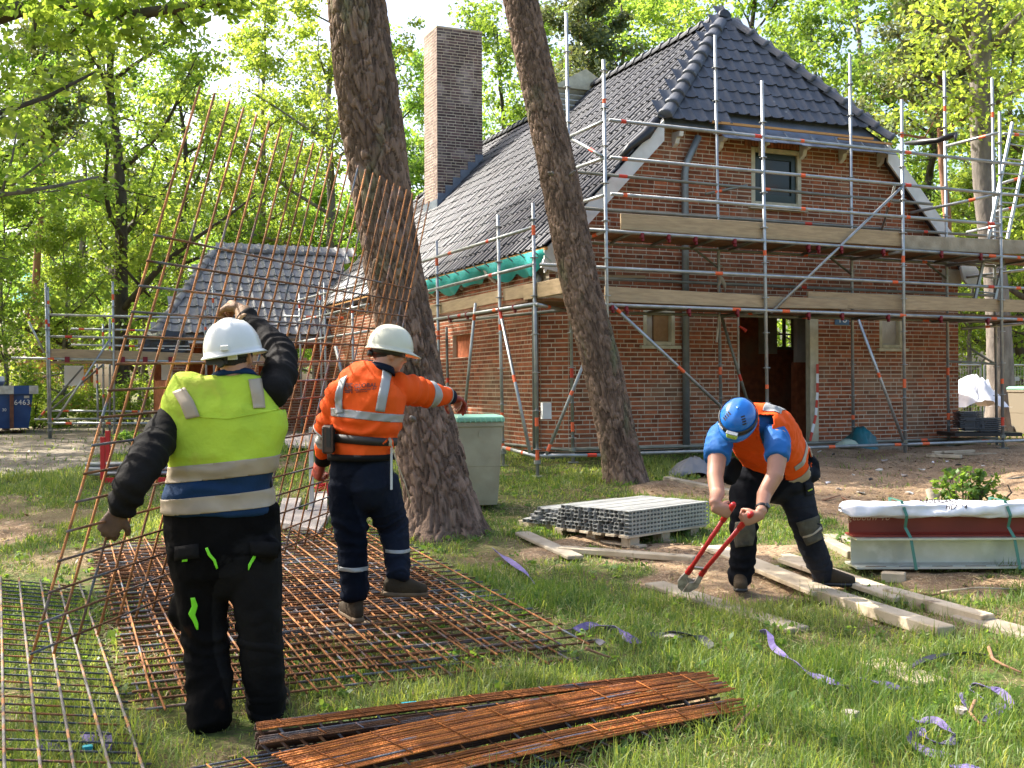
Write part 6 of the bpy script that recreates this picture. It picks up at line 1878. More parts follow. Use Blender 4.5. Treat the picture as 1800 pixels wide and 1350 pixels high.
# ------------------------------------------------------------------ doorstep, tarps, tile piles, debris by the house
s0, s1, z0, z1 = DOOR
mb = MB(); q = G(1400, 800)
mb.obox(H((s0 + s1) / 2 + .5, -.35, ZB - .15), UU * 1.55, VV * .34, ZU * .16); step = mb.build('door_step', M['concrete'], bevel=.03)
tag(step, 'earthy concrete step below the doorway', 'step')
mb = MB(); c = HF(1512, 785, -.55)
V = []; nn_ = 14
for i in range(5):
    for k in range(nn_):
        w = 2 * PI * k / nn_; r_ = (1 - i / 4.6) ** .7 * (1 + .25 * math.sin(3 * w + i) + .12 * math.sin(7 * w))
        V.append(c + UU * (.36 * r_ * math.cos(w)) + VV * (.28 * r_ * math.sin(w)) + ZU * (-.06 + .09 * i + .03 * math.sin(5 * w + i * 2)))
F = [(i * nn_ + k, i * nn_ + (k + 1) % nn_, (i + 1) * nn_ + (k + 1) % nn_, (i + 1) * nn_ + k) for i in range(4) for k in range(nn_)] + [tuple(range(4 * nn_, 5 * nn_))]
mb.add(V, F); M['tarp_teal'] = mat('dark_teal_tarp', (.012, .10, .11), .45, bump=.6, bs=10, col2=(.01, .16, .19), ns=5)
tag(mb.build('tarp', M['tarp_teal'], smooth=True), 'crumpled dark teal tarp against the wall right of the doorway', 'tarp')
def crumple(c, w, d, h, matn, label, seed, name='tarp', cat='tarp', n=12):
    R = np.random.default_rng(seed); V = []; 
    for i in range(n + 1):
        for j in range(n + 1):
            u, v = i / n * 2 - 1, j / n * 2 - 1
            m = max(0, 1 - (abs(u) ** 2.2 + abs(v) ** 2.2) * .75)
            V.append((u * w / 2 * (1 + .08 * R.normal()), v * d / 2 * (1 + .08 * R.normal()), h * m * (.7 + .5 * R.uniform()) + .012))
    F = [(i * (n + 1) + j, (i + 1) * (n + 1) + j, (i + 1) * (n + 1) + j + 1, i * (n + 1) + j + 1) for i in range(n) for j in range(n)]
    return tag(place(name, np_mesh(name, V, F, M[matn], True), c), label, cat)
M['tarp_grey'] = mat('grey_tarp', (.20, .20, .205), .6, bump=.4, bs=9); M['pale_green'] = mat('pale_green_sheet', (.42, .50, .38), .7)
crumple(G(1222, 838), .62, .5, .22, 'tarp_grey', 'grey tarp heaped on the grass behind the bending worker', 3)
crumple(HF(1490, 785, -.75), .35, .25, .10, 'pale_green', 'pale green crumpled sheet on the step next to the teal tarp', 4, 'sheet', 'sheet')
crumple(P(1712, 716, 21.5), 1.0, 1.0, .55, 'foam', 'white sheeted heap at the foot of the thick beech', 5, 'sheeted_heap', 'heap')
crumple(G(1598, 1008) + Vector((.0, .3, 0)), .3, .3, .05, 'concrete', 'small earth clod by the steel beams', 6, 'earth_clod', 'clod')
R = random.Random(12)
for (px, py, n_, lab, wd) in ((1707, 757, 10, 'taller pile of dark roof tiles beside the right house corner', .33), (1737, 758, 7, 'lower pile of dark roof tiles by the inner right pole', .36), (1695, 752, 8, 'pile of black tiles hidden partly by the house corner', .25)):
    q = P(px, py, 18.6); root = thing('tile_pile', q, lab, 'tile pile', 'piles of roof tiles past the house corner')
    for k in range(n_):
        mb = MB(); mb.box(q + Vector((R.uniform(-.012, .012), R.uniform(-.02, .02), .016 + k * .033)), wd, .3, .024, R.uniform(-.04, .04)); mb.build('roof_tile', M['tile'], root)
mb = MB(); mb.box(P(1720, 762, 18.6), 1.1, .8, .06); tag(mb.build('pallet_board', M['black_plastic']), 'dark base board under the piles of roof tiles', 'board')

# shrub sprouting from a stump behind the beams
q = G(1690, 898); sh = thing('shrub', q, 'leafy stump shrub on the sand behind the white wrapped beams', 'shrub')
R = random.Random(5); stems = []; lc = []; lr_ = []
mb = MB()
for k in range(26):
    a = R.uniform(0, 2 * PI); L = R.uniform(.12, .42); sp = R.uniform(.1, .38)
    tip = q + Vector((math.cos(a) * sp, math.sin(a) * sp * .6, L)); mid = q.lerp(tip, .5) + Vector((math.cos(a) * .05, 0, .05))
    mb.poly([q + Vector((math.cos(a) * .1, math.sin(a) * .06, 0)), mid, tip], [.009, .006, .002], 5); lc += [tip, mid.lerp(tip, .6), mid]; lr_ += [.06, .06, .07]
for k in range(24):
    lc.append(q + Vector((R.uniform(-.32, .42), R.uniform(-.15, .15), R.uniform(.03, .14)))); lr_.append(.08)
mb.poly([q + Vector((.2, 0, .08)), q + Vector((.42, 0, .10)), q + Vector((.50, .0, .18)), q + Vector((.46, 0, .26))], [.012, .012, .009, .006], 5)
mb.build('stem', M['bark_dark'], sh)
V, F, t = leaf_cloud(np.array([tuple(x) for x in lc]), lr_, 8, .062, 9)
V[:, 2] = np.maximum(V[:, 2], q.z + .01)
place('foliage', np_mesh('foliage', V - np.array(tuple(q)), F, M['leaf_dark'], False, {'tint': ('FACE', t)}), q, sh)
mb = MB(); mb.poly([q + Vector((-.30, 0, 0)), q + Vector((-.28, 0, .12)), q + Vector((-.33, .02, .22))], [.07, .05, .025], 7); mb.poly([q + Vector((-.29, 0, .1)), q + Vector((-.2, 0, .2))], [.04, .015], 6); mb.build('stump', M['timber_old'], sh, smooth=True)

# ------------------------------------------------------------------ straps, sticks, scraps
M['strap'] = mat('purple_lashing_strap', (.095, .068, .185), .75, col2=(.16, .125, .26), bump=.5, ns=30); M['strap_pale'] = mat('faded_lilac_strap', (.20, .16, .34), .7, col2=(.14, .10, .28), ns=30); M['strap_dark'] = mat('black_strap', (.035, .033, .045), .6)
def ribbon(pts, w, matn, label, name='lashing_strap', cat='strap', grp='lashing straps in the grass', twist=0.0, seed=0):
    """pts: (px, py, height above ground)"""
    q = [G(a, b, h * .6) for (a, b, h) in pts]
    fine = []
    for i in range(len(q) - 1):
        p0 = q[max(i - 1, 0)]; p1 = q[i]; p2 = q[i + 1]; p3 = q[min(i + 2, len(q) - 1)]
        for k in range(5):
            t = k / 5; fine.append(.5 * ((2 * p1) + (p2 - p0) * t + (2 * p0 - 5 * p1 + 4 * p2 - p3) * t * t + (3 * p1 - p0 - 3 * p2 + p3) * t ** 3))
    fine.append(q[-1]); R = random.Random(seed); vs = []; fs = []
    ph_ = R.uniform(0, 6)
    for i, p in enumerate(fine):
        t = (fine[min(i + 1, len(fine) - 1)] - fine[max(i - 1, 0)]).normalized(); s = t.cross(ZU).normalized(); u = s.cross(t)
        a = twist * math.sin(i * .35 + ph_) + .15; d = s * math.cos(a) + u * math.sin(a); nn = t.cross(d)
        for (sg, tt) in ((-1, 1), (1, 1), (1, -1), (-1, -1)): vs.append(p + d * w / 2 * sg + nn * .0015 * tt)
    for i in range(len(fine) - 1):
        for k in range(4): fs.append((i * 4 + k, i * 4 + (k + 1) % 4, (i + 1) * 4 + (k + 1) % 4, (i + 1) * 4 + k))
    mb = MB(); mb.add(vs, fs); return tag(mb.build(name, M[matn]), label, cat, grp)
ribbon([(1338, 1112, .05), (1352, 1112, .09), (1358, 1135, .08), (1378, 1152, .07), (1402, 1168, .07), (1425, 1184, .08), (1455, 1196, .07), (1482, 1206, .06), (1500, 1212, .03)], .036, 'strap_pale', 'long lilac strap snaking across the front lawn', twist=.9, seed=1)
ribbon([(1688, 1218, .06), (1700, 1245, .07), (1722, 1268, .05), (1755, 1250, .06), (1776, 1238, .08), (1762, 1218, .10), (1735, 1207, .12), (1712, 1204, .10), (1706, 1214, .06), (1735, 1232, .05), (1768, 1243, .05)], .035, 'strap', 'looped purple strap in the grass, right hand heap with a stick on it', twist=.8, seed=2)
ribbon([(1605, 1266, .05), (1616, 1268, .10), (1645, 1266, .12), (1668, 1285, .10), (1680, 1300, .06), (1650, 1308, .07), (1625, 1295, .09), (1618, 1285, .08), (1600, 1300, .05), (1632, 1322, .06), (1668, 1325, .05)], .035, 'strap', 'heap of purple strap loops nearest the lower right of the lawn', twist=.9, seed=3)
ribbon([(868, 966, .06), (885, 978, .10), (905, 992, .10), (925, 1008, .10), (943, 1030, .05)], .04, 'strap_pale', 'short lilac strap in the grass right of the thick pine', twist=.8, seed=4)
ribbon([(1012, 1108, .06), (1040, 1098, .08), (1068, 1104, .07), (1092, 1108, .08), (1105, 1122, .07), (1128, 1128, .05)], .05, 'strap', 'crumpled purple strap between mesh pile and bolt cutter', twist=.9, seed=5)
ribbon([(1140, 1118, .05), (1170, 1112, .08), (1200, 1116, .08), (1230, 1120, .07), (1252, 1138, .05)], .05, 'strap_dark', 'dark strap end with whitish paper beside it in the lawn', twist=.7, seed=6)
ribbon([(1600, 1176, .04), (1615, 1164, .07), (1650, 1152, .07), (1690, 1148, .06), (1735, 1152, .05)], .035, 'strap_dark', 'black strap arching over grass behind the broken board', twist=.5, seed=7)
ribbon([(1512, 1196, .05), (1540, 1198, .08), (1570, 1206, .06), (1592, 1208, .04)], .05, 'strap', 'short purple strap end in front of the broken board', twist=.6, seed=8)
ribbon([(1672, 1345, .06), (1700, 1349, .07), (1730, 1352, .05)], .06, 'strap_pale', 'lilac strap end at the very bottom right', twist=.3, seed=9)
ribbon([(60, 1325, .04), (85, 1312, .06), (110, 1320, .05)], .05, 'strap', 'purple scrap under the grey mesh at the lower left', twist=.6, seed=10)
ribbon([(135, 1302, .05), (150, 1296, .07), (170, 1306, .05)], .05, 'strap_pale', 'lilac scrap near the turquoise chip at lower left', twist=.6, seed=11)
ribbon([(178, 1285, .05), (188, 1300, .08), (186, 1318, .05)], .045, 'strap', 'purple scrap right of the turquoise chip', twist=.5, seed=12)
ribbon([(1028, 1130, .05), (1045, 1124, .07), (1060, 1132, .06)], .04, 'strap_dark', 'small dark strap knot in the grass right of the mesh pile', twist=.6, seed=13)
M['turquoise'] = mat('turquoise_plastic', (.02, .35, .42), .4)
mb = MB(); mb.box(G(154, 1315, .04), .04, .03, .02, .4); tag(mb.build('plastic_chip', M['turquoise']), 'turquoise plastic chip under the grey mesh at the lower left', 'chip')
mb = MB(); mb.box(G(720, 1236, .10), .07, .04, .003, .3); tag(mb.build('plastic_scrap', M['turquoise']), 'pale blue scrap on the front edge of the mesh pile', 'scrap')
def stick(pts, r, label, matn='bark_pine'):
    mb = MB(); q = [G(a, b, h) for a, b, h in pts]; mb.poly(q, [r * (1 - .5 * i / (len(q) - 1)) for i in range(len(q))], 7)
    return tag(mb.build('stick', M[matn], smooth=True), label, 'stick', 'sticks lying about')
stick([(1714, 1232, .08), (1705, 1252, .07), (1718, 1268, .05), (1738, 1280, .03)], .009, 'bent brown stick on the purple strap heap')
stick([(1738, 1138, .05), (1745, 1158, .04), (1762, 1168, .03), (1795, 1182, .02)], .010, 'forked brown stick in grass at the right edge')
stick([(1475, 873, .02), (1510, 888, .05), (1548, 905, .02)], .012, 'thin twig on the sand left of the shrub')
stick([(1445, 880, .02), (1478, 870, .06)], .012, 'short twig on the sand behind the bending worker')
stick([(1655, 1040, .03), (1720, 1033, .05), (1790, 1036, .02)], .009, 'long thin reed lying in front of the steel beams', 'timber')
stick([(1615, 1043, .03), (1640, 1046, .05), (1665, 1040, .02)], .01, 'reddish twig beside the second timber beam')
stick([(1030, 1140, .12), (1062, 1152, .06), (1090, 1160, .02)], .007, 'thin twig poking from the right edge of the mesh pile')
stick([(1290, 1290, .02), (1310, 1260, .05), (1335, 1240, .03)], .01, 'rusty brown twig right of the lattice strips')
mb = MB(); pts = [G(x, y, .02) for (x, y) in ((1640, 858), (1680, 850), (1720, 862), (1745, 846), (1800, 838), (1840, 830))]
mb.poly(pts, .010, 6); tag(mb.build('hose', M['galv_dull'], smooth=True), 'thin grey green hose lying across the sand at right', 'hose')
R = random.Random(33)
spots = [(1420, 846), (1455, 852), (1475, 862), (1500, 838), (1530, 845), (1545, 828), (1555, 812), (1590, 838), (1600, 870), (1640, 815), (1665, 812), (1685, 820), (1725, 822), (1465, 800), (1440, 796), (1515, 868), (1580, 890), (1728, 895), (1760, 812), (1355, 1000), (1700, 836), (1620, 828)]
for i, (x, y) in enumerate(spots):
    q = G(x, y, .012); s = R.uniform(.02, .06); mb = MB(); V = [q + Vector((math.cos(w) * s * R.uniform(.6, 1.2), math.sin(w) * s * R.uniform(.6, 1.2), R.uniform(0, .03))) for w in np.linspace(0, 2 * PI, 6)[:-1]]
    mk_ = R.choice(['foam', 'pale', 'skip_white', 'black_plastic']); col_ = {'foam': 'white', 'pale': 'brownish', 'skip_white': 'cream', 'black_plastic': 'black'}[mk_]
    where = 'on the sand between doorway and bending worker' if x < 1470 else 'on the sand in front of the teal tarp' if x < 1560 else 'on the sand left of the shrub' if x < 1650 else 'on the sand above the shrub'
    mb.poly_extrude(V, ZU * .012); tag(mb.build('debris_chip', M[mk_]), col_ + ' chip of building debris ' + where, 'chip', 'debris chips on the sand')
for (x, y, lab) in ((1495, 1258, 'pale flat stone in the front lawn'), (1690, 1252, 'whitish scrap of paper by the strap heap')):
    q = G(x, y, .03); mb = MB(); V = [q + Vector((math.cos(w) * .035 * R.uniform(.7, 1.2), math.sin(w) * .04, 0)) for w in np.linspace(0, 2 * PI, 8)[:-1]]
    mb.poly_extrude(V, ZU * .02); tag(mb.build('flat_stone', M['pale']), lab, 'stone')
crumple(G(1178, 1122, .02), .14, .07, .02, 'pale', 'crumpled whitish paper in the lawn by the dark strap', 9, 'paper_scrap', 'scrap', n=6)

# ------------------------------------------------------------------ fences and far buildings
fen = thing('mesh_fence', P(1740, 720, 27), 'grey wire mesh site fence between the house and the right edge', 'fence')
for k in range(3):
    a = P(1600 + k * 130, 642, 27); b = P(1600 + (k + 1) * 130 - 6, 642, 27); z0 = zg(a.x, 27) + .05
    for zz in (a.z, z0 + .1):
        mb = MB(); mb.tube(Vector((a.x, 27, zz)), Vector((b.x, 27, zz)), .022, 8); mb.build('rail', M['galv'], fen)
    for x in (a.x, b.x):
        mb = MB(); mb.tube(Vector((x, 27, z0)), Vector((x, 27, a.z)), .022, 8); mb.build('post', M['galv'], fen)
    mb = MB(); nx = 26
    for i in range(nx): 
        x = a.x + (b.x - a.x) * (i + .5) / nx; mb.tube(Vector((x, 27, z0 + .1)), Vector((x, 27, a.z)), .004, 4, False)
    for j in range(8):
        zz = z0 + .2 + (a.z - z0 - .3) * j / 7; mb.tube(Vector((a.x, 27, zz)), Vector((b.x, 27, zz)), .004, 4, False)
    mb.build('wire_infill', M['galv'], fen, kind='stuff')
    mb = MB(); c = P(1650 + k * 130, 666, 26.95); mb.obox(c, (.16, 0, 0), (0, .02, 0), (0, 0, .05)); mb.build('clamp', M['galv'], fen)
wf = thing('wooden_fence', P(60, 660, 36), 'yellowish board fence behind the blue skip', 'fence')
z0 = zg(-15, 36)
for k in range(9):
    z = P(0, 690, 36).z + k * .115; a = P(20, 0, 36).x; b = P(150, 0, 36).x
    mb = MB(); mb.obox(((a + b) / 2, 36 + .01 * (k % 2), z), ((b - a) / 2, 0, 0), (0, .012, 0), (0, 0, .05)); mb.build('fence_board', M['batten'], wf)
for px in (20, 75, 150):
    x = P(px, 0, 36).x; mb = MB(); mb.obox((x, 36.06, (z0 + 2.6) / 2 + .1), (.05, 0, 0), (0, .03, 0), (0, 0, (2.6 - z0) / 2)); mb.build('post', M['timber_old'], wf)
w_f = thing('mesh_fence', P(60, 690, 34.5), 'white topped wire mesh fence in front of the board fence', 'fence')
a = P(18, 656, 34.5); b = P(110, 656, 34.5)
for zz in (a.z, a.z - .75): mb = MB(); mb.tube(Vector((a.x, 34.5, zz)), Vector((b.x, 34.5, zz)), .03, 8); mb.build('rail', M['white'], w_f)
mb = MB()
for i in range(28): x = a.x + (b.x - a.x) * i / 27; mb.tube(Vector((x, 34.5, a.z - .75)), Vector((x, 34.5, a.z)), .007, 4, False)
mb.build('wire_infill', M['white'], w_f, kind='stuff')
for px in (28, 110): x = P(px, 0, 34.5).x; mb = MB(); mb.tube(Vector((x, 34.55, .4)), Vector((x, 34.55, a.z + .2)), .035, 8); mb.build('post', M['white'], w_f)
fh = thing('far_house', P(60, 600, 52), 'far house under construction with a turquoise membrane roof seen through leaves', 'house')
a0, a1, b0, b1 = P(20, 530, 52), P(100, 530, 52), P(45, 478, 55), P(90, 478, 55)
mb = MB(); mb.poly_extrude([a0, a1, b1, b0], Vector((0, .3, -.1))); roofx = mb.build('roof', M['teal'], fh)
for k in range(10):
    f = (k + .5) / 10; mb = MB(); mb.beam(a0.lerp(b0, f) + Vector((0, -.06, .03)), a1.lerp(b1, f) + Vector((0, -.06, .03)), .06, .05); mb.build('batten', M['white'], roofx)
mb = MB(); mb.obox(((a0.x + a1.x) / 2, 55, (a0.z + .4) / 2), ((a1.x - a0.x) / 2 - .2, 0, 0), (0, 2, 0), (0, 0, (a0.z - .4) / 2)); mb.build('wall', M['brick'], fh)
for k in range(3):
    a = P(100, 500 + k * 12, 51.5); b = P(125, 500 + k * 12, 51.5); mb = MB(); mb.tube(a, b, .05, 6); mb.build('scaffold_tube', M['galv'], fh)
for px in (103, 122): mb = MB(); mb.tube(P(px, 480, 51.4), P(px, 640, 51.4), .05, 6); mb.build('scaffold_tube', M['galv'], fh)
# ------------------------------------------------------------------ people
from mathutils.bvhtree import BVHTree
def loft(pts, rad, side=None, n=16, ex=2.0, cap=.5):
    """closed tapering tube; rad: list of r or (a, b), a along side"""
    pts = [Vector(p) for p in pts]; rad = [(r, r) if not isinstance(r, (tuple, list)) else tuple(r) for r in rad]
    if cap:
        d0 = (pts[0] - pts[1]).normalized(); d1 = (pts[-1] - pts[-2]).normalized()
        m0 = min(rad[0]); m1 = min(rad[-1])
        pts = [pts[0] + d0 * m0 * cap * .95, pts[0] + d0 * m0 * cap * .6] + pts + [pts[-1] + d1 * m1 * cap * .6, pts[-1] + d1 * m1 * cap * .95]
        rad = [tuple(x * .45 for x in rad[0]), tuple(x * .8 for x in rad[0])] + rad + [tuple(x * .8 for x in rad[-1]), tuple(x * .45 for x in rad[-1])]
    V = []; F = []; ref = Vector(side) if side is not None else None
    for i, p in enumerate(pts):
        t = (pts[min(i + 1, len(pts) - 1)] - pts[max(i - 1, 0)]).normalized()
        if ref is None: ref = Vector((1, 0, 0)) if abs(t.x) < .9 else Vector((0, 1, 0))
        a = (ref - t * ref.dot(t)).normalized(); b = t.cross(a)
        if side is None: ref = a
        for k in range(n):
            w = 2 * PI * k / n; c, s = math.cos(w), math.sin(w)
            c = math.copysign(abs(c) ** (2 / ex), c); s = math.copysign(abs(s) ** (2 / ex), s)
            V.append(p + a * (c * rad[i][0]) + b * (s * rad[i][1]))
    for i in range(len(pts) - 1):
        for k in range(n): F.append((i * n + k, i * n + (k + 1) % n, (i + 1) * n + (k + 1) % n, (i + 1) * n + k))
    F.append(tuple(range(n - 1, -1, -1))); F.append(tuple(range((len(pts) - 1) * n, len(pts) * n)))
    return V, F
def ell(c, ax, ay, az, n=14, m=9):
    c = Vector(c); V = []; F = []
    for i in range(1, m):
        ph = PI * i / m
        for k in range(n):
            w = 2 * PI * k / n; V.append(c + Vector(ax) * (math.sin(ph) * math.cos(w)) + Vector(ay) * (math.sin(ph) * math.sin(w)) + Vector(az) * math.cos(ph))
    t = len(V); V += [c + Vector(az), c - Vector(az)]
    flip = Vector(ax).cross(Vector(ay)).dot(Vector(az)) < 0
    for i in range(m - 2):
        for k in range(n): F.append((i * n + k, (i + 1) * n + k, (i + 1) * n + (k + 1) % n, i * n + (k + 1) % n))
    for k in range(n):
        F.append((t, k, (k + 1) % n)); F.append((t + 1, (m - 2) * n + (k + 1) % n, (m - 2) * n + k))
    if flip: F = [tuple(reversed(f)) for f in F]
    return V, F
def fuse(parts, voxel, smooth=3, factor=.5):
    """weld overlapping closed shapes into one continuous surface"""
    V = []; F = []
    for (v, f) in parts:
        b = len(V); V += [tuple(x) for x in v]; F += [tuple(i + b for i in q) for q in f]
    me = bpy.data.meshes.new('fuse'); me.from_pydata(V, [], F)
    bm = bmesh.new(); bm.from_mesh(me); bmesh.ops.recalc_face_normals(bm, faces=bm.faces); bm.to_mesh(me); bm.free()
    o = bpy.data.objects.new('fuse', me); link(o)
    r = o.modifiers.new('r', 'REMESH'); r.mode = 'VOXEL'; r.voxel_size = voxel
    if smooth:
        s = o.modifiers.new('s', 'SMOOTH'); s.iterations = smooth; s.factor = factor
    bpy.context.view_layer.update()
    ev = bpy.data.meshes.new_from_object(o.evaluated_get(bpy.context.evaluated_depsgraph_get()))
    nv = len(ev.vertices); V = np.empty(nv * 3); ev.vertices.foreach_get('co', V); V = V.reshape(-1, 3)
    N = np.empty(nv * 3); ev.vertices.foreach_get('normal', N); N = N.reshape(-1, 3)
    F = [tuple(p.vertices) for p in ev.polygons]
    bpy.data.objects.remove(o); bpy.data.meshes.remove(me); bpy.data.meshes.remove(ev)
    return V, F, N
def wrinkle(V, N, amp, sc, seed, mask=None):
    sc = np.array(sc) * 1.7; R_ = np.array([[.8, .1, .59], [-.05, 1, .0], [-.59, .0, .8]])
    n1 = vnoise3((V @ R_) * sc, seed); n2 = vnoise3((V @ R_.T) * sc * 1.9 + 9, seed + 1)
    w = (1 - np.abs(2 * n1 - 1)) ** 1.6 * .7 + (1 - np.abs(2 * n2 - 1)) ** 1.6 * .5 - .5
    if mask is not None: w = w * mask
    return V + N * (w * amp)[:, None]
def folds(V, N, chain, amp, wl, wins, seed, reach=.17):
    """cloth folds running round a limb, strongest near its joints; wins: (metres along, width)"""
    V = np.asarray(V); best = np.full(len(V), 9.0); tm = np.zeros(len(V)); acc = 0.0
    for i in range(len(chain) - 1):
        a = np.array(tuple(chain[i])); b = np.array(tuple(chain[i + 1])); L = np.linalg.norm(b - a)
        t = np.clip(((V - a) @ (b - a)) / (L * L), 0, 1); d = np.linalg.norm(V - (a + t[:, None] * (b - a)), axis=1)
        m = d < best; best = np.where(m, d, best); tm = np.where(m, acc + t * L, tm); acc += L
    ph = 2 * PI * tm / wl + 13 * vnoise3(V * 4.5, seed) + 2.5 * vnoise3(V * 13.0, seed + 3)
    f = (.5 + .5 * np.cos(ph)) ** 1.7 - .4
    w = sum(np.exp(-((tm - c * acc) / wd) ** 2) for (c, wd) in wins); w = np.minimum(w, 1.2) * np.clip((reach - best) / .05, 0, 1)
    return V + N * (amp * w * f)[:, None]
def cut(V, F, planes):
    """keep the part on the positive side of every plane (point, normal)"""
    bm = bmesh.new(); vs = [bm.verts.new(tuple(v)) for v in V]
    for f in F:
        try: bm.faces.new([vs[i] for i in f])
        except ValueError: pass
    for (p, n) in planes:
        bmesh.ops.bisect_plane(bm, geom=bm.verts[:] + bm.edges[:] + bm.faces[:], plane_co=p, plane_no=n, clear_inner=True, clear_outer=False, dist=1e-5)
    bm.verts.index_update(); bm.normal_update()
    W = np.array([tuple(v.co) for v in bm.verts]).reshape(-1, 3); NN = np.array([tuple(v.normal) for v in bm.verts]).reshape(-1, 3)
    FF = [tuple(v.index for v in f.verts) for f in bm.faces]
    bm.free(); return W, FF, NN
def wear(name, V, F, m, parent, smooth=True, label=None, solid=0.0):
    loc = WPOS[parent.name]
    o = place(name, np_mesh(name, np.asarray(V) - np.array(tuple(loc)), F, M[m] if isinstance(m, str) else m, smooth), loc, parent)
    if label: o['label'] = label
    if solid:
        s = o.modifiers.new('solid', 'SOLIDIFY'); s.thickness = solid; s.offset = -1
    return o
def band_of(V, F, planes, off, name, m, parent):
    W, FF, NN = cut(V, F, planes); return wear(name, W + NN * off, FF, m, parent, solid=.004)
def patch(V, F, rows, off, name, m, parent, nsub=6, label=None):
    """strip lying on a surface; rows: list of ((x0,y0),(x1,y1)) photograph pixels across the strip"""
    bv = BVHTree.FromPolygons([tuple(v) for v in V], F)
    P_, FF = [], []
    nc = 4; rr = []
    for i in range(len(rows) - 1):
        for k in range(nsub): 
            t = k / nsub; rr.append([tuple(np.array(rows[i][j]) * (1 - t) + np.array(rows[i + 1][j]) * t) for j in (0, 1)])
    rr.append(list(rows[-1]))
    last = None
    for (a, b) in rr:
        for j in range(nc + 1):
            t = j / nc; x, y = a[0] * (1 - t) + b[0] * t, a[1] * (1 - t) + b[1] * t
            d = ray(x, y).normalized(); h = bv.ray_cast(CAMP, d)
            if h[0] is None:
                q = bv.find_nearest(CAMP + d * ((last - CAMP).length if last else 7)); p, nn = q[0], q[1]
            else: p, nn = h[0], h[1]
            last = p; P_.append(p + nn * off - d * off * .5)
    m1 = nc + 1
    for i in range(len(rr) - 1):
        for j in range(nc): FF.append((i * m1 + j, i * m1 + j + 1, (i + 1) * m1 + j + 1, (i + 1) * m1 + j))
    return wear(name, [tuple(p) for p in P_], FF, m, parent, label=label, solid=.003)

M['skin'] = mat('skin', (.50, .255, .165), .5, col2=(.44, .205, .13), ns=9, bump=.05, bs=60)
M['hair'] = mat('dark_hair', (.022, .016, .012), .6, bump=.8, bs=200)
M['black_cloth'] = mat('black_work_cloth', spec=.12, col=(.007, .0065, .0065), rough=.8, col2=(.013, .0115, .0105), ns=5, bump=.35, bs=22, col3=(.085, .04, .018), ns3=4, lo3=.66, hi3=.78)
M['navy_cloth'] = mat('navy_work_cloth', spec=.12, col=(.007, .010, .021), rough=.8, col2=(.011, .016, .030), ns=5, bump=.35, bs=22)
M['dark_navy'] = mat('dusty_dark_navy_cloth', spec=.12, col=(.010, .0115, .017), rough=.82, col2=(.022, .023, .028), ns=6, bump=.35, bs=22)
M['hi_yellow'] = mat('fluorescent_yellow_cloth', spec=.2, col=(.50, .66, .05), rough=.75, col2=(.40, .54, .045), ns=5, bump=.35, bs=26, col3=(.40, .30, .06), ns3=3.4, lo3=.54, hi3=.74)
M['hi_orange'] = mat('fluorescent_orange_cloth', spec=.2, col=(.88, .098, .010), rough=.75, col2=(.80, .10, .008), ns=4, bump=.25, bs=16)
M['tape'] = mat('reflective_tape', (.36, .36, .34), .5, col2=(.32, .32, .30), ns=5, metal=.1)
M['tape_dirty'] = mat('dirty_reflective_tape', (.44, .35, .24), .55, col2=(.33, .26, .18), ns=6)
M['blue_cloth'] = mat('blue_cloth', (.008, .035, .095), .75, spec=.2, col2=(.006, .024, .06), ns=6, bump=.3, bs=20)
M['tshirt'] = mat('bright_blue_tshirt', (.006, .13, .42), .75, col2=(.005, .11, .36), ns=5, bump=.2, bs=18)
M['helmet_white'] = mat('white_helmet_shell', (.72, .72, .66), .28, col2=(.66, .66, .60), ns=8, coat=.3)
M['helmet_old'] = mat('yellowed_white_helmet_shell', (.66, .64, .48), .32, col2=(.58, .56, .42), ns=8, coat=.2)
M['helmet_blue'] = mat('blue_helmet_shell', (.008, .14, .50), .24, col2=(.01, .16, .54), ns=6, coat=.4)
M['glove_tan'] = mat('tan_leather_glove', (.36, .21, .10), .7, col2=(.20, .11, .055), ns=9, bump=.3, bs=40)
M['glove_dark'] = mat('dirty_leather_glove', (.13, .07, .04), .75, col2=(.07, .04, .026), ns=9, bump=.3, bs=40)
M['glove_red'] = mat('red_rubber_glove', (.36, .045, .022), .5, col2=(.22, .03, .018), ns=12, bump=.2, bs=50)
M['boot'] = mat('muddy_work_boot', (.058, .040, .022), .8, spec=.2, col2=(.035, .026, .016), ns=9, bump=.3, bs=40)
M['sole'] = mat('tan_boot_sole', (.17, .105, .05), .8, col2=(.10, .065, .035), ns=9)
M['lime'] = mat('lime_green_trim', (.22, .78, .02), .6)
M['leather_belt'] = mat('dark_belt', (.022, .017, .013), .55)
M['knee'] = mat('dusty_knee_pad', (.11, .095, .06), .85, col2=(.05, .045, .035), ns=14, bump=.3)
M['lamp_green'] = mat('lime_head_lamp', (.36, .55, .06), .4)

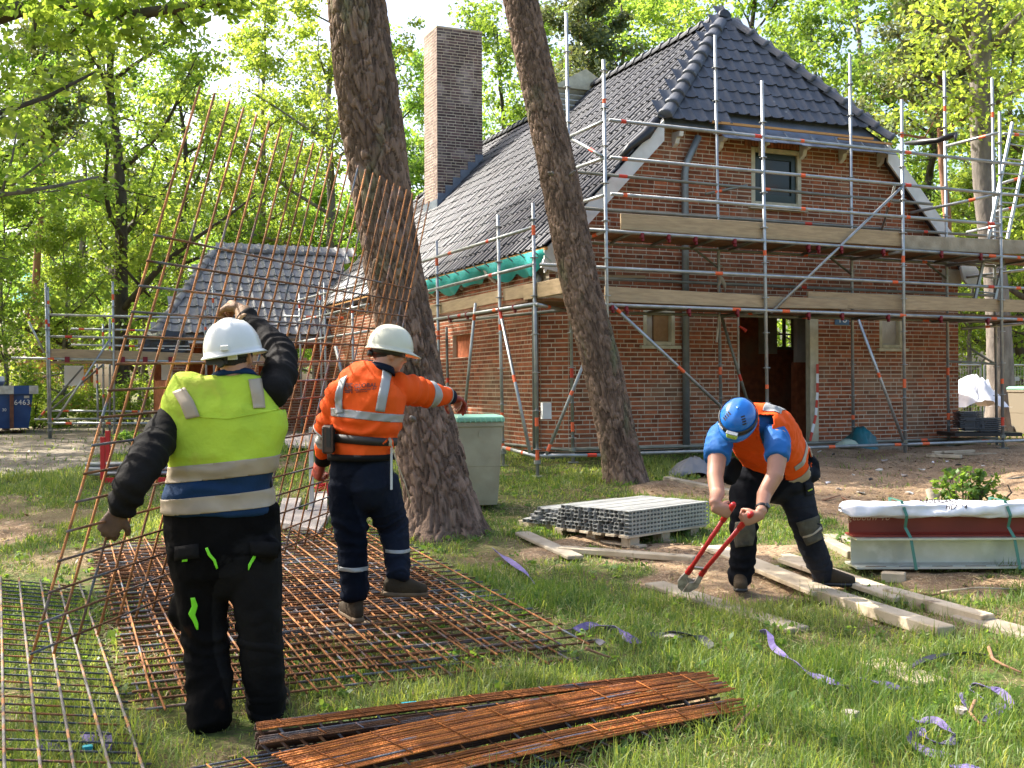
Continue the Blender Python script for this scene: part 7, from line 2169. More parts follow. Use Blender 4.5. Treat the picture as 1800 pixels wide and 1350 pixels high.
def head_parts(c, f, u):
    f = Vector(f).normalized(); u = Vector(u); u = (u - f * u.dot(f)).normalized(); s = f.cross(u)
    def L(a, b, d): return Vector(c) + s * a + f * b + u * d
    def e(p, r): return ell(p, s * r[0], f * r[1], u * r[2])
    ps = [e(L(0, -.012, .018), (.077, .097, .102)), e(L(0, .026, -.045), (.062, .068, .078)), e(L(0, .060, -.098), (.028, .026, .024)),
          e(L(0, .018, -.074), (.062, .056, .045)), e(L(0, .098, -.030), (.0125, .017, .026)), e(L(0, .106, -.040), (.015, .013, .011)),
          e(L(0, .084, -.068), (.024, .012, .008)), e(L(0, .082, -.078), (.021, .012, .008)), e(L(.03, .075, .012), (.024, .016, .011)), e(L(-.03, .075, .012), (.024, .016, .011)),
          e(L(.036, .066, -.035), (.024, .022, .022)), e(L(-.036, .066, -.035), (.024, .022, .022))]
    for sg in (-1, 1): ps.append(ell(L(sg * .079, -.006, -.022), s * .011, f * .021 - s * sg * .008, u * .033 - f * .006))
    return ps, L, s, f, u
def hand_parts(W, D, Nn, S, curl=(.9, 1.1, .8), sc=1.0, fat=1.0, thumb=(.55, .75, .35), tcurl=.7, spread=.04, tip=0.0):
    """W wrist, D towards the knuckles, Nn the way the palm faces, S the thumb side"""
    W = Vector(W); D = Vector(D).normalized(); Nn = Vector(Nn); Nn = (Nn - D * Nn.dot(D)).normalized(); S0 = Vector(S); S = D.cross(Nn); S = S if S.dot(S0) > 0 else -S
    ps = [loft([W - D * .02 * sc, W + D * .03 * sc, W + D * .065 * sc, W + D * .092 * sc], [(.028 * sc, .02 * sc * fat), (.038 * sc, .017 * sc * fat), (.043 * sc, .015 * sc * fat), (.040 * sc, .011 * sc * fat)], side=S, n=12, ex=2.6)]
    ln = (.040, .046, .043, .034)
    for i in range(4):
        off = (1.5 - i) * .0205 * sc
        p = W + D * (.078 + (.004 if i in (1, 2) else -.003)) * sc + S * off
        d = (D + S * spread * (1.5 - i)).normalized(); pts = [p - d * .02 * sc, p]; a = 0
        L = ln[i] * sc
        for k, fr in enumerate((1.0, .66, .5)):
            a += curl[k] * (1 + .06 * (i - 1.5))
            dd = d * math.cos(a) + Nn * math.sin(a)
            pts.append(pts[-1] + dd * L * fr)
        r = (.0098, .0098, .0092, .0085, .0075); ps.append(loft(pts, [x * sc * (fat * .5 + .5) * (1 if i < 3 else .88) for x in r], n=10, cap=.9))
    d = (D * thumb[0] + S * thumb[1] + Nn * thumb[2]).normalized(); p = W + D * .022 * sc + S * .026 * sc + Nn * .004
    pts = [p, p + d * .038 * sc]; d2 = (d * math.cos(tcurl) + (Nn * .8 + D * .4 - S * .5).normalized() * math.sin(tcurl)).normalized()
    pts.append(pts[-1] + d2 * .032 * sc); d3 = (d2 * math.cos(tcurl * .7) + (Nn * .8 - S * .6).normalized() * math.sin(tcurl * .7)).normalized(); pts.append(pts[-1] + d3 * .024 * sc)
    ps.append(loft(pts, [.015 * sc * fat, .0125 * sc * (fat * .5 + .5), .0108 * sc * (fat * .5 + .5), .009 * sc * (fat * .5 + .5)], n=10, cap=.9))
    return ps
def boot_parts(ankle, toe_dir, up=ZU, L=.285, sc=1.0, h=.16):
    A = Vector(ankle); t = Vector(toe_dir).normalized(); up = Vector(up); up = (up - t * up.dot(t)).normalized(); s = t.cross(up)
    b = A - up * .105 * sc
    def q(x, z): return b + t * x * sc + up * z * sc
    ups = [loft([q(-.07, .055), q(-.03, .06), q(.03, .062), (q(.09, .052)), q(.145, .042), q(.185, .036)], [(.030 * sc, .042 * sc), (.040 * sc, .058 * sc), (.043 * sc, .060 * sc), (.047 * sc, .050 * sc), (.048 * sc, .042 * sc), (.040 * sc, .036 * sc)], side=s, n=14, ex=2.5),
           loft([q(-.022, .05), q(-.018, .12), q(-.016, .12 + h * .5)], [(.042 * sc, .056 * sc), (.044 * sc, .055 * sc), (.050 * sc, .058 * sc)], side=s, n=14)]
    sole = [loft([q(-.082, .012), q(-.04, .010), (q(.03, .010)), q(.10, .011), q(.16, .014), q(.20, .018)], [(.034 * sc, .016 * sc), (.043 * sc, .018 * sc), (.040 * sc, .017 * sc), (.050 * sc, .018 * sc), (.049 * sc, .017 * sc), (.036 * sc, .014 * sc)], side=s, n=14, ex=3.5)]
    return ups, sole
def helmet(c, f, u, m, parent, peak=.05, brim=.016, rx=.118, ry=.142, hz=.125, ridge=.006, name='helmet', low=-.012):
    f = Vector(f).normalized(); u = Vector(u); u = (u - f * u.dot(f)).normalized(); s = f.cross(u); c = Vector(c)
    n, k = 44, 14; V = []; F = []
    rows = [(j / (k - 1)) * PI / 2 for j in range(k)]
    def rim(w): return math.cos(w) * rx, math.sin(w) * ry
    for w_ in ('out', 'edge'):
        for i in range(n):
            w = 2 * PI * i / n; x, y = rim(w); fr = max(0, math.sin(w)) ** 3
            ext = brim + (peak - brim) * fr
            if w_ == 'edge': ext = .003
            l = math.hypot(x, y); g = (l + ext) / l
            V.append(c + s * (x * g) + f * (y * g) + u * (low - (.012 if w_ == 'out' else .0) - .010 * fr * (w_ == 'out')))
    for ph in rows:
        for i in range(n):
            w = 2 * PI * i / n; x, y = rim(w); cc = math.cos(ph) ** .86; zz = math.sin(ph) ** .95
            px_, py_ = x * cc, y * cc
            rg = ridge * math.exp(-(px_ / .022) ** 2) * (ph > .25) * min(1, (ph - .25) * 3) if ph < PI / 2 - .01 else ridge
            rg += ridge * .5 * (math.exp(-((abs(px_) - .055) / .014) ** 2)) * (.25 < ph < 1.1)
            V.append(c + s * px_ + f * py_ + u * (zz * hz + low + rg))
    for j in range(k + 1):
        for i in range(n): F.append((j * n + i, j * n + (i + 1) % n, (j + 1) * n + (i + 1) % n, (j + 1) * n + i))
    o = wear(name, V, F, m, parent, solid=.004)
    return o, (s, f, u)
def simple(name, mb, m, parent, smooth=False, bevel=0): return mb.build(name, M[m], parent, smooth=smooth, bevel=bevel)

# ---------------------------------------------------------------- worker with the yellow vest
Y1 = 5.0; k1 = Y1 / FPX
def p1(x, y, d=0.0): return P(x, y, Y1 + d)
w1 = thing('person', Vector((p1(392, 1290).x, Y1, zg(p1(392, 1290).x, Y1))), 'stout worker seen from behind in yellow vest and white helmet, holding up the rusty mesh', 'person')
SX = Vector((1, .06, 0)).normalized()
def tors(rows, Y, dep, k, sx, ex=2.5, dy=0.0):
    pts = [P((a + b) / 2, y, Y + dy + (d if len(r) > 3 else 0)) for r in rows for (y, a, b, d) in [tuple(r) + ((0,) if len(r) == 3 else ())]]
    return pts, [((r[2] - r[1]) / 2 * k, dd) for r, dd in zip(rows, dep)]
# body
hc = p1(411, 622, .02); hf = Vector((.22, .97, .02)); hu = Vector((-.06, .0, 1))
hp, HL, _, _, _ = head_parts(hc, hf, hu)
bp = hp + [loft([p1(411, 640, 0), p1(411, 668, 0), p1(408, 690, 0)], [.060, .062, .075], n=14)]
tp, tr = tors([(685, 372, 448), (705, 318, 478), (740, 312, 482), (800, 318, 470), (870, 315, 470), (940, 315, 480), (1000, 320, 480)], Y1, [.08, .09, .115, .115, .115, .125, .11], k1, SX)
bp.append(loft(tp, tr, side=SX, ex=2.3))
LA1 = [p1(322, 716, .05), p1(285, 762, -.12), p1(255, 812, -.34), p1(231, 852, -.40), p1(212, 893, -.38)]
RA1 = [p1(476, 694, .02), p1(492, 660, .12), p1(497, 624, .25), p1(466, 590, .38), p1(436, 560, .50)]
bp.append(loft(LA1, [.055, .05, .045, .04, .03])); bp.append(loft(RA1, [.055, .05, .045, .04, .03]))
LL1 = [p1(350, 985), p1(356, 1040), p1(358, 1100), p1(365, 1160, -.01), p1(369, 1215, -.02), p1(370, 1262, -.03)]
RL1 = [p1(446, 985), p1(452, 1040), p1(454, 1100), p1(458, 1160, .05), p1(463, 1210, .12), p1(466, 1250, .16)]
for q in (LL1, RL1): bp.append(loft(q, [.085, .08, .07, .06, .055, .045]))
g_l = dict(W=p1(209, 899, -.38), D=(p1(190, 930, -.38) - p1(212, 893, -.38)), Nn=Vector((-.4, .55, -.55)), S=Vector((.3, .4, .3)))
bar_h = on_mesh(414, 538)
g_r = dict(W=bar_h + Vector((.065, -.105, -.035)), D=Vector((-.50, .70, .30)), Nn=Vector((-.6, .1, -.75)), S=Vector((-.3, -.6, .6)))
RA1[-1] = g_r['W'] + Vector((.02, -.03, -.03))
bp += hand_parts(**g_l, fat=.8, curl=(.8, .9, .7)) + hand_parts(**g_r, fat=.8, curl=(.9, 1.1, .8))
V, F, N = fuse(bp, .0085, 2); wear('body', V, F, 'skin', w1)
# hair
V, F = ell(HL(0, -.014, .016), *[x for x in ((lambda s_: (s_[0] * .081, s_[1] * .100, s_[2] * .105))((hf.cross(hu).normalized(), hf.normalized(), hu)))])
W_, FF, NN = cut([tuple(v) for v in V], F, [(HL(0, .02, 0), -hf), (HL(0, 0, -.055), hu)]); wear('hair', W_, FF, 'hair', w1)
# trousers
tro = [loft([p1(390, 893), p1(391, 925), p1(395, 965), p1(398, 1005), p1(400, 1030)], [(100 * k1, .150), (101 * k1, .155), (100 * k1, .165), (94 * k1, .155), (80 * k1, .12)], side=SX, ex=2.5),
       loft([p1(350, 985), p1(355, 1040), p1(357, 1090), p1(362, 1140, .0), p1(366, 1185, -.01), p1(368, 1225, -.02), p1(369, 1268, -.03)], [(49 * k1, .14), (44 * k1, .125), (40 * k1, .108), (38 * k1, .10), (39 * k1, .10), (39 * k1, .10), (38 * k1, .105)], side=SX, ex=2.3),
       loft([p1(446, 985), p1(451, 1040), p1(455, 1090, .01), p1(459, 1140, .03), p1(464, 1185, .07), p1(467, 1220, .11), p1(468, 1252, .14)], [(49 * k1, .14), (43 * k1, .125), (39 * k1, .108), (37 * k1, .10), (35 * k1, .095), (35 * k1, .095), (33 * k1, .10)], side=SX, ex=2.3)]
for (x, y, d, a, b) in ((318, 968, -.10, 24, 22), (470, 965, -.10, 24, 22), (318, 1075, .0, 22, 34)):          # holster and thigh pockets
    c = p1(x, y, d); tro.append(ell(c, SX * a * k1, Vector((0, .05, 0)), ZU * b * k1))
V, F, N = fuse(tro, .0105, 3)
lowm = np.clip((p1(0, 1090).z - V[:, 2]) / .25, .5, 1)
V = wrinkle(V, N, .016, (3.5, 3.5, 5), 3, lowm)
for q_, sd_q in ((LL1, 73), (RL1, 74)): V = folds(V, N, q_, .012, .10, [(.45, .12), (.98, .16)], sd_q, .2); wear('trousers', V, F, 'black_cloth', w1); TRV, TRF = V, F
for rows in ([((362, 964), (366, 962)), ((366, 975), (371, 973)), ((376, 986), (380, 983)), ((381, 1000), (384, 998))], [((449, 954), (453, 955)), ((445, 975), (452, 975)), ((436, 992), (443, 990)), ((436, 1002), (438, 1000))],
             [((336, 1050), (343, 1049)), ((338, 1065), (348, 1064)), ((332, 1078), (344, 1080)), ((342, 1095), (349, 1094)), ((346, 1107), (349, 1106))], [((476, 965), (484, 964)), ((476, 971), (484, 970))], [((322, 981), (331, 980)), ((322, 987), (331, 986))]):
    patch(TRV, TRF, rows, .006, 'lime_trim', 'lime', w1, nsub=3)
for rows in ([((308, 962), (350, 955)), ((308, 984), (352, 980))], [((438, 952), (488, 955)), ((440, 975), (486, 978))]):
    patch(TRV, TRF, rows, .010, 'pocket_flap', 'black_cloth', w1, nsub=3)
# sleeves and shirt
slv = [loft(LA1[:-1] + [p1(212, 895, -.38)], [.072, .076, .078, .072, .056], n=18), loft([RA1[0], RA1[1], RA1[2], RA1[3], RA1[4]], [.080, .076, .072, .060, .048], n=18)]
slv.append(loft([p1(398, 690), p1(395, 740), p1(392, 800), p1(390, 880)], [(78 * k1, .09), (88 * k1, .12), (84 * k1, .12), (88 * k1, .13)], side=SX))
V, F, N = fuse(slv, .0100, 2)
V = wrinkle(V, N, .010, (4, 4, 4), 8)
V = folds(V, N, LA1, .013, .075, [(.5, .12), (.95, .08), (.1, .06)], 71); V = folds(V, N, RA1, .013, .07, [(.5, .12), (.95, .07), (.15, .07)], 72); wear('jacket', V, F, 'black_cloth', w1)
# collar
V, F = loft([p1(410, 668, .01), p1(409, 657, .02)], [(46 * k1, .085), (37 * k1, .074)], side=SX, n=24, cap=0)
wear('collar', V, F, 'blue_cloth', w1)
# vest
vp, vr = tors([(664, 362, 455), (676, 338, 480), (692, 306, 494), (712, 290, 500), (745, 288, 502), (785, 293, 492), (830, 299, 478), (866, 292, 480), (900, 287, 484)], Y1, [.085, .105, .122, .140, .152, .158, .158, .162, .166], k1, SX)
V, F, N = fuse([loft(vp, vr, side=SX, n=28, ex=2.7, cap=.12)], .0095, 3)
ms = np.clip((V[:, 2] - p1(0, 905).z) / .2, .4, 1)
V = wrinkle(V, N, .018, (3, 3, 2.5), 14, ms)
V = folds(V, N, [p1(392, 700), p1(388, 905)], .010, .11, [(.75, .14)], 82, .5)
fold = np.exp(-((V[:, 2] - p1(0, 846).z + .15 * (V[:, 0] - p1(390, 0).x)) / .025) ** 2) * .010; V = V - N * fold[:, None]
zc1 = p1(0, 836).z; tilt = Vector((-.10, 0, 1)).normalized()
W_, FF, NN = cut(V, F, [(p1(385, 824), tilt)]); vest = wear('vest', W_, FF, 'hi_yellow', w1)
W_, FF, NN = cut(V, F, [(p1(385, 826), -tilt), (p1(385, 906), Vector((-.04, 0, 1)))]); wear('vest_hem', W_, FF, 'blue_cloth', w1)
band_of(V, F, [(p1(388, 838), tilt), (p1(388, 810), -tilt)], .004, 'reflective_band', 'tape_dirty', w1)
band_of(V, F, [(p1(385, 894), Vector((-.07, 0, 1))), (p1(385, 866), Vector((.09, 0, -1)))], .005, 'reflective_band', 'tape_dirty', w1)
patch(V, F, [((304, 690), (326, 681)), ((318, 712), (341, 706)), ((328, 737), (352, 732))], .004, 'reflective_band', 'tape_dirty', w1)
patch(V, F, [((436, 668), (458, 666)), ((441, 690), (462, 690)), ((445, 719), (466, 718))], .004, 'reflective_band', 'tape_dirty', w1)
patch(V, F, [((352, 731), (352, 734)), ((400, 735), (400, 737)), ((445, 727), (445, 729)), ((492, 718), (492, 720))], .003, 'yoke_seam', 'hi_yellow', w1)
# helmet, suspension band
h1, fr1 = helmet(HL(0, -.008, .018), Vector((.30, .95, .10)), Vector((-.16, -.10, 1)), 'helmet_white', w1, peak=.045, brim=.016, rx=.124, ry=.146, hz=.150, ridge=.009)
mb = MB(); q = HL(0, -.008, .0); mb.lathe(q, [(.078, -.022), (.081, -.018), (.084, .022), (.084, .03)], 28, hu, sx=1.0, sy=1.29, side=hf.cross(hu)); simple('helmet_band', mb, 'black_plastic', w1, True)
mb = MB(); q = HL(-.01, -.112, -.040); mb.lathe(q, [(.020, -.008), (.022, .0), (.018, .01)], 16, -hf); mb.obox(HL(-.03, -.106, -.030), hf.cross(hu) * .05, hf * .006, hu * .016); simple('ratchet_knob', mb, 'black_plastic', w1)
mb = MB(); mb.obox(HL(.045, -.104, -.016), hf.cross(hu).normalized() * .022, hf * .004, hu * .014); simple('helmet_tag', mb, 'helmet_white', w1)
mb = MB(); mb.obox(h1.location * 0 + HL(.038, -.158, .022) , hf.cross(hu).normalized() * .020, hf * .006, hu * .012); simple('helmet_clip', mb, 'helmet_white', w1, bevel=.003)
# gloves
V, F, N = fuse(hand_parts(**g_l, sc=1.14, fat=1.25, curl=(.8, .95, .75)) + [loft([p1(216, 885, -.37), g_l['W']], [.045, .040], cap=.2)], .0062, 2); wear('glove', V, F, 'glove_dark', w1, label='dark dirty leather glove on his lowered left hand')
V, F = loft([p1(214, 890, -.375), p1(208, 903, -.38)], [.050, .044], n=18, cap=.1); wear('glove_cuff', V, F, 'timber', w1)
V, F, N = fuse(hand_parts(**g_r, sc=1.2, fat=1.35, curl=(1.0, 1.1, .8), thumb=(.6, .6, .5)) + [loft([g_r['W'] + Vector((.03, -.05, -.055)), g_r['W']], [.052, .044], cap=.2)], .0062, 2); wear('glove', V, F, 'glove_tan', w1, label='tan leather glove on his raised right hand')
# boots
for (a, td) in ((p1(371, 1274, -.03), Vector((-.15, 1, 0))), (p1(466, 1258, .15), Vector((.25, 1, 0)))):
    a = Vector((a.x, a.y, zg(a.x, a.y) + .13)); u_, s_ = boot_parts(a, td)
    V, F, N = fuse(u_, .009, 2); bo = wear('boot', V, F, 'boot', w1); V, F, N = fuse(s_, .008, 1); wear('boot_sole', V, F, 'sole', bo)

# ---------------------------------------------------------------- worker in the orange jacket
Y2 = 6.55; k2 = Y2 / FPX
def p2(x, y, d=0.0): return P(x, y, Y2 + d)
w2p = thing('person', Vector((p2(640, 1090).x, Y2, zg(p2(640, 1090).x, Y2) + .1)), 'worker in orange jacket and yellowed helmet stepping over the mesh pile beside the pine', 'person')
S2 = Vector((.90, -.36, 0)).normalized()
hc2 = p2(684, 618, .03); hf2 = Vector((.90, .42, -.16)); hu2 = Vector((.14, .05, 1))
hp, HL2, _, _, _ = head_parts(hc2, hf2, hu2)
bp = hp + [loft([p2(680, 628, .01), p2(668, 648), p2(660, 668)], [.058, .060, .075], n=14)]
bp.append(loft([p2(655, 668), p2(650, 690), p2(645, 720), p2(640, 770), p2(636, 820), p2(636, 850)], [(36 * k2, .08), (54 * k2, .105), (54 * k2, .115), (44 * k2, .105), (48 * k2, .12), (45 * k2, .11)], side=S2, ex=2.3))
LA2 = [p2(600, 686, -.02), p2(588, 715, .03), p2(578, 745, .08), p2(572, 778, .16), p2(567, 808, .24)]
RA2 = [p2(700, 682, .03), p2(722, 686, .10), p2(744, 692, .19), p2(768, 695, .28), p2(788, 697, .36)]
for q in (LA2, RA2): bp.append(loft(q, [.052, .05, .045, .04, .03]))
LL2 = [p2(614, 845), p2(613, 900), p2(618, 950), p2(621, 1000), p2(624, 1045)]; RL2 = [p2(664, 845), p2(680, 895, .08), p2(694, 938, .14), p2(698, 980, .10), p2(699, 1012, .06)]
for q in (LL2, RL2): bp.append(loft(q, [.085, .075, .06, .055, .042]))
gl2 = dict(W=p2(565, 814, .25), D=(p2(556, 836, .28) - p2(566, 812, .25)), Nn=Vector((.5, .6, -.1)), S=Vector((.2, .7, .2)))
gr2 = dict(W=p2(789, 698, .365), D=Vector((.55, .75, -.25)), Nn=Vector((.1, -.2, -1)), S=Vector((-.5, .6, 0)))
bp += hand_parts(**gl2, fat=.8) + hand_parts(**gr2, fat=.8)
V, F, N = fuse(bp, .0085, 2); wear('body', V, F, 'skin', w2p)
def hair_of(HLx, f_, u_, par, front=.015):
    f_ = f_.normalized(); u_ = (u_ - f_ * u_.dot(f_)).normalized(); s_ = f_.cross(u_)
    V, F = ell(HLx(0, -.014, .016), s_ * .080, f_ * .100, u_ * .104)
    W_, FF, NN = cut([tuple(v) for v in V], F, [(HLx(0, front, 0), -f_), (HLx(0, 0, -.060), u_)]); wear('hair', W_, FF, 'hair', par)
def eyes_of(HLx, par):
    for sg in (-1, 1):
        mb = MB(); V, F = ell(HLx(sg * .031, .076, -.008), Vector((.011, 0, 0)), Vector((0, .011, 0)), Vector((0, 0, .009)), 10, 7); mb.add(V, F); simple('eye', mb, 'foam', par, True)
        mb = MB(); V, F = ell(HLx(sg * .031, .0845, -.009), Vector((.0045, 0, 0)), Vector((0, .0045, 0)), Vector((0, 0, .0045)), 8, 5); mb.add(V, F); simple('iris', mb, 'hair', par, True)
        mb = MB(); V, F = ell(HLx(sg * .031, .088, .014), Vector((.016, 0, 0)), Vector((0, .006, 0)), Vector((0, 0, .004)), 10, 5); mb.add(V, F); simple('eyebrow', mb, 'hair', par, True)
hair_of(HL2, hf2, hu2, w2p); eyes_of(HL2, w2p)
zz2 = 0
tro = [loft([p2(635, 800), p2(635, 830), p2(640, 860), p2(646, 882)], [(53 * k2, .145), (55 * k2, .155), (54 * k2, .15), (40 * k2, .11)], side=S2, ex=2.5),
       loft([p2(612, 850), p2(612, 895), p2(617, 935), p2(620, 975), p2(621, 1010), p2(624, 1036), p2(625, 1048)], [(32 * k2, .13), (31 * k2, .118), (27 * k2, .10), (24 * k2, .09), (22 * k2, .085), (22 * k2, .085), (21 * k2, .08)], side=S2, ex=2.3),
       loft([p2(664, 850, .02), p2(678, 890, .07), p2(692, 928, .13), p2(697, 965, .10), p2(699, 992, .08), p2(700, 1012, .06)], [(36 * k2, .13), (31 * k2, .115), (25 * k2, .10), (21 * k2, .088), (20 * k2, .08), (20 * k2, .08)], side=S2, ex=2.3)]
V, F, N = fuse(tro, .0105, 3); lowm = np.clip((p2(0, 930).z - V[:, 2]) / .3, .4, 1)
V = wrinkle(V, N, .016, (3.5, 3.5, 5), 21, lowm)
for q_, sd_q in ((LL2, 75), (RL2, 76)): V = folds(V, N, q_, .012, .09, [(.45, .12), (.98, .14)], sd_q, .2); wear('trousers', V, F, 'navy_cloth', w2p)
xm = (p2(648, 0).x)
for (a, b, side_) in (((620, 1001), (620, 994), -1), ((697, 974), (697, 968), 1)):
    band_of(V, F, [(p2(*a), Vector((.06, 0, 1))), (p2(*b), Vector((-.06, 0, -1))), (Vector((xm + .08, Y2, 0)) if side_ < 0 else Vector((xm + .08, Y2, 0)), Vector((side_, 0, 0)))], .004, 'reflective_band', 'tape', w2p)
jk = [loft([p2(666, 646), p2(660, 655), p2(654, 668), p2(650, 688), p2(646, 715), p2(643, 745), p2(640, 770), p2(636, 785), p2(635, 801)], [(26 * k2, .075), (40 * k2, .095), (56 * k2, .12), (66 * k2, .142), (66 * k2, .15), (63 * k2, .15), (56 * k2, .142), (54 * k2, .145), (54 * k2, .15)], side=S2, n=26, ex=2.6, cap=.12),
      loft(LA2[:4] + [p2(569, 798, .21)], [.085, .080, .074, .064, .052], n=18), loft(RA2[:-1] + [p2(784, 697, .34)], [.090, .082, .076, .068, .058], n=18)]
V, F, N = fuse(jk, .0095, 2)
V = wrinkle(V, N, .016, (4, 4, 4), 31)
for q_, sd_q in ((LA2, 77), (RA2, 78)): V = folds(V, N, q_, .014, .08, [(.5, .12), (.15, .08)], sd_q, .2)
V = folds(V, N, [p2(655, 668), p2(640, 772)], .014, .09, [(.85, .09)], 79, .4)
puff = np.exp(-((V[:, 2] - p2(0, 771).z) / .022) ** 2) * .016; V = V - N * puff[:, None]
wear('jacket', V, F, 'hi_orange', w2p); JV, JF = V, F
tl = Vector((.10, 0, 1)).normalized()
# tapes of the jacket
xl, xr = p2(578, 0).x, p2(711, 0).x
band_of(V, F, [(p2(645, 736), tl), (p2(645, 722), -tl), (p2(585, 700), Vector((1, 0, .0))), (p2(712, 700), Vector((-1, 0, 0)))], .005, 'reflective_band', 'tape', w2p)
for rows in ([((598, 668), (612, 660)), ((590, 690), (604, 684)), ((589, 712), (602, 708)), ((592, 728), (604, 726))], [((672, 650), (689, 648)), ((670, 670), (685, 671)), ((665, 695), (681, 697)), ((660, 722), (676, 724))]):
    patch(JV, JF, rows, .005, 'reflective_band', 'tape', w2p)
for (q, a, b) in ((RA2, .54, .70), (RA2, .93, 1.02), (LA2, .58, .76)):
    d = (q[4] - q[0]); pl = lambda t: q[min(int(t * 4), 3)].lerp(q[min(int(t * 4), 3) + 1], t * 4 - min(int(t * 4), 3))
    dd = (pl(min(b, 1)) - pl(a)).normalized(); pa_, pb2 = pl(a), pl(min(b, 1.0)) + dd * max(0, b - 1) * .3
    side_pl = [(p2(716, 0), Vector((1, 0, 0)))] if q is RA2 else [(p2(590, 700), Vector((-1, 0, .25)))]
    band_of(V, F, [(pa_, dd), (pb2, -dd)] + side_pl, .005, 'reflective_band', 'tape', w2p)
V, F = loft([p2(785, 697, .345), p2(794, 698, .385)], [.052, .046], n=18, cap=.1); wear('cuff', V, F, 'navy_cloth', w2p)
V, F = loft([p2(570, 796, .21), p2(567, 812, .25)], [.056, .050], n=18, cap=.1); wear('cuff', V, F, 'black_cloth', w2p)
V, F = loft([p2(669, 655, .0), p2(672, 643, .01)], [(27 * k2, .085), (22 * k2, .074)], side=S2, n=22, cap=0); wear('collar', V, F, 'navy_cloth', w2p)
mb = MB(); 
V, F = loft([p2(640, 765), p2(639, 779)], [(58 * k2, .158), (58 * k2, .158)], side=S2, n=30, ex=2.6, cap=0); wear('belt', V, F, 'leather_belt', w2p)
V, F = loft([p2(635, 797), p2(635, 808)], [(58 * k2, .170), (57.5 * k2, .170)], side=S2, n=30, ex=2.6, cap=0); wear('waistband', V, F, 'black_cloth', w2p)
# lettering on the back
bv = BVHTree.FromPolygons([tuple(v) for v in JV], JF)
def on_back(x, y): 
    h = bv.ray_cast(CAMP, ray(x, y).normalized()); return (h[0], h[1]) if h[0] else (p2(x, y), Vector((0, -1, 0)))
def curved_text(txt, x, y, size, xs, depth=.0015, up=Vector((.04, 0, 1))):
    """lettering laid on the jacket back point by point"""
    (c, nn) = on_back(x, y); right = (on_back(x + 15, y)[0] - on_back(x - 15, y)[0]).normalized()
    o = text_mesh(txt, size, Vector((0, 0, 0)), Vector((1, 0, 0)), Vector((0, 1, 0)), 'ink_dark', 'lettering', None, depth=depth, squash=1.0)
    me = o.data; V = np.empty(len(me.vertices) * 3); me.vertices.foreach_get('co', V); V = V.reshape(-1, 3)
    W = []
    for (a, b, z) in V:
        q = c + right * a * xs + up * (b + a * .07) + nn * .0
        h = bv.ray_cast(q + nn * .15, -nn)
        p = (h[0] + h[1] * (.0035 + max(0, z))) if h[0] else q + nn * .005
        W.append(tuple(p - WPOS[w2p.name]))
    me.vertices.foreach_set('co', np.array(W).ravel()); me.update()
    o.parent = w2p; o.location = (0, 0, 0); return o
curved_text('GLOBAL', 642.5, 678, .037, 1.0); curved_text('Vlechtwerken BV', 642, 684.5, .0185, 1.0); curved_text('vlechten en staal', 636, 688.5, .0105, 1.0)
mb = MB()
for i in range(6):
    for j in range(6):
        if (i + j * 2) % 7 == 0: continue
        x, y = 607.5 + i * 2.3, 675 + j * 2.9 + (i - 2) * .2 - .35 * (i - 3) ** 2 * (j < 3) * .3
        (c, nn) = on_back(x, y); r_ = (on_back(x + 2, y)[0] - c).normalized(); uu = nn.cross(r_)
        mb.obox(c + nn * .004, r_ * .0027, uu * .0036, nn * .0012)
simple('logo', mb, 'ink_dark', w2p)
helmet(HL2(0, .004, .024), Vector((.92, .36, -.16)), Vector((.16, .06, 1)), 'helmet_old', w2p, peak=.055, brim=.012, rx=.116, ry=.140, hz=.145, ridge=.006)
mb = MB(); mb.lathe(HL2(0, -.006, .004), [(.088, -.030), (.094, -.026), (.094, .018), (.088, .022)], 28, hu2, sx=1.0, sy=1.12, side=hf2.cross(hu2)); mb.lathe(HL2(0, -.114, -.028), [(.022, -.012), (.024, 0), (.018, .014)], 14, -hf2.normalized()); simple('helmet_band', mb, 'black_plastic', w2p, True)
V, F, N = fuse(hand_parts(**gl2, sc=1.12, fat=1.25, curl=(1.0, 1.1, .8)) + [loft([p2(568, 806, .24), gl2['W']], [.042, .038], cap=.2)], .0062, 2); wear('glove', V, F, 'glove_red', w2p)
V, F, N = fuse(hand_parts(**gr2, sc=1.12, fat=1.25, curl=(.4, .6, .5)) + [loft([p2(788, 698, .36), gr2['W']], [.042, .038], cap=.2)], .0062, 2); wear('glove', V, F, 'glove_red', w2p)
z2b = zg(p2(625, 0).x, Y2) + .16
a = p2(624, 1066, 0.0)
for (a, td, up_) in ((p2(624, 1058, .02), Vector((-.12, -.10, 0)) + Vector((-.35, 1.0, .05)), ZU), (p2(699, 1016, .07), Vector((.80, .50, -.10)), Vector((.1, 0, 1)))):
    u_, s_ = boot_parts(a, td, up_); V, F, N = fuse(u_, .009, 2); bo = wear('boot', V, F, 'boot', w2p); V, F, N = fuse(s_, .008, 1); wear('boot_sole', V, F, 'sole', bo)
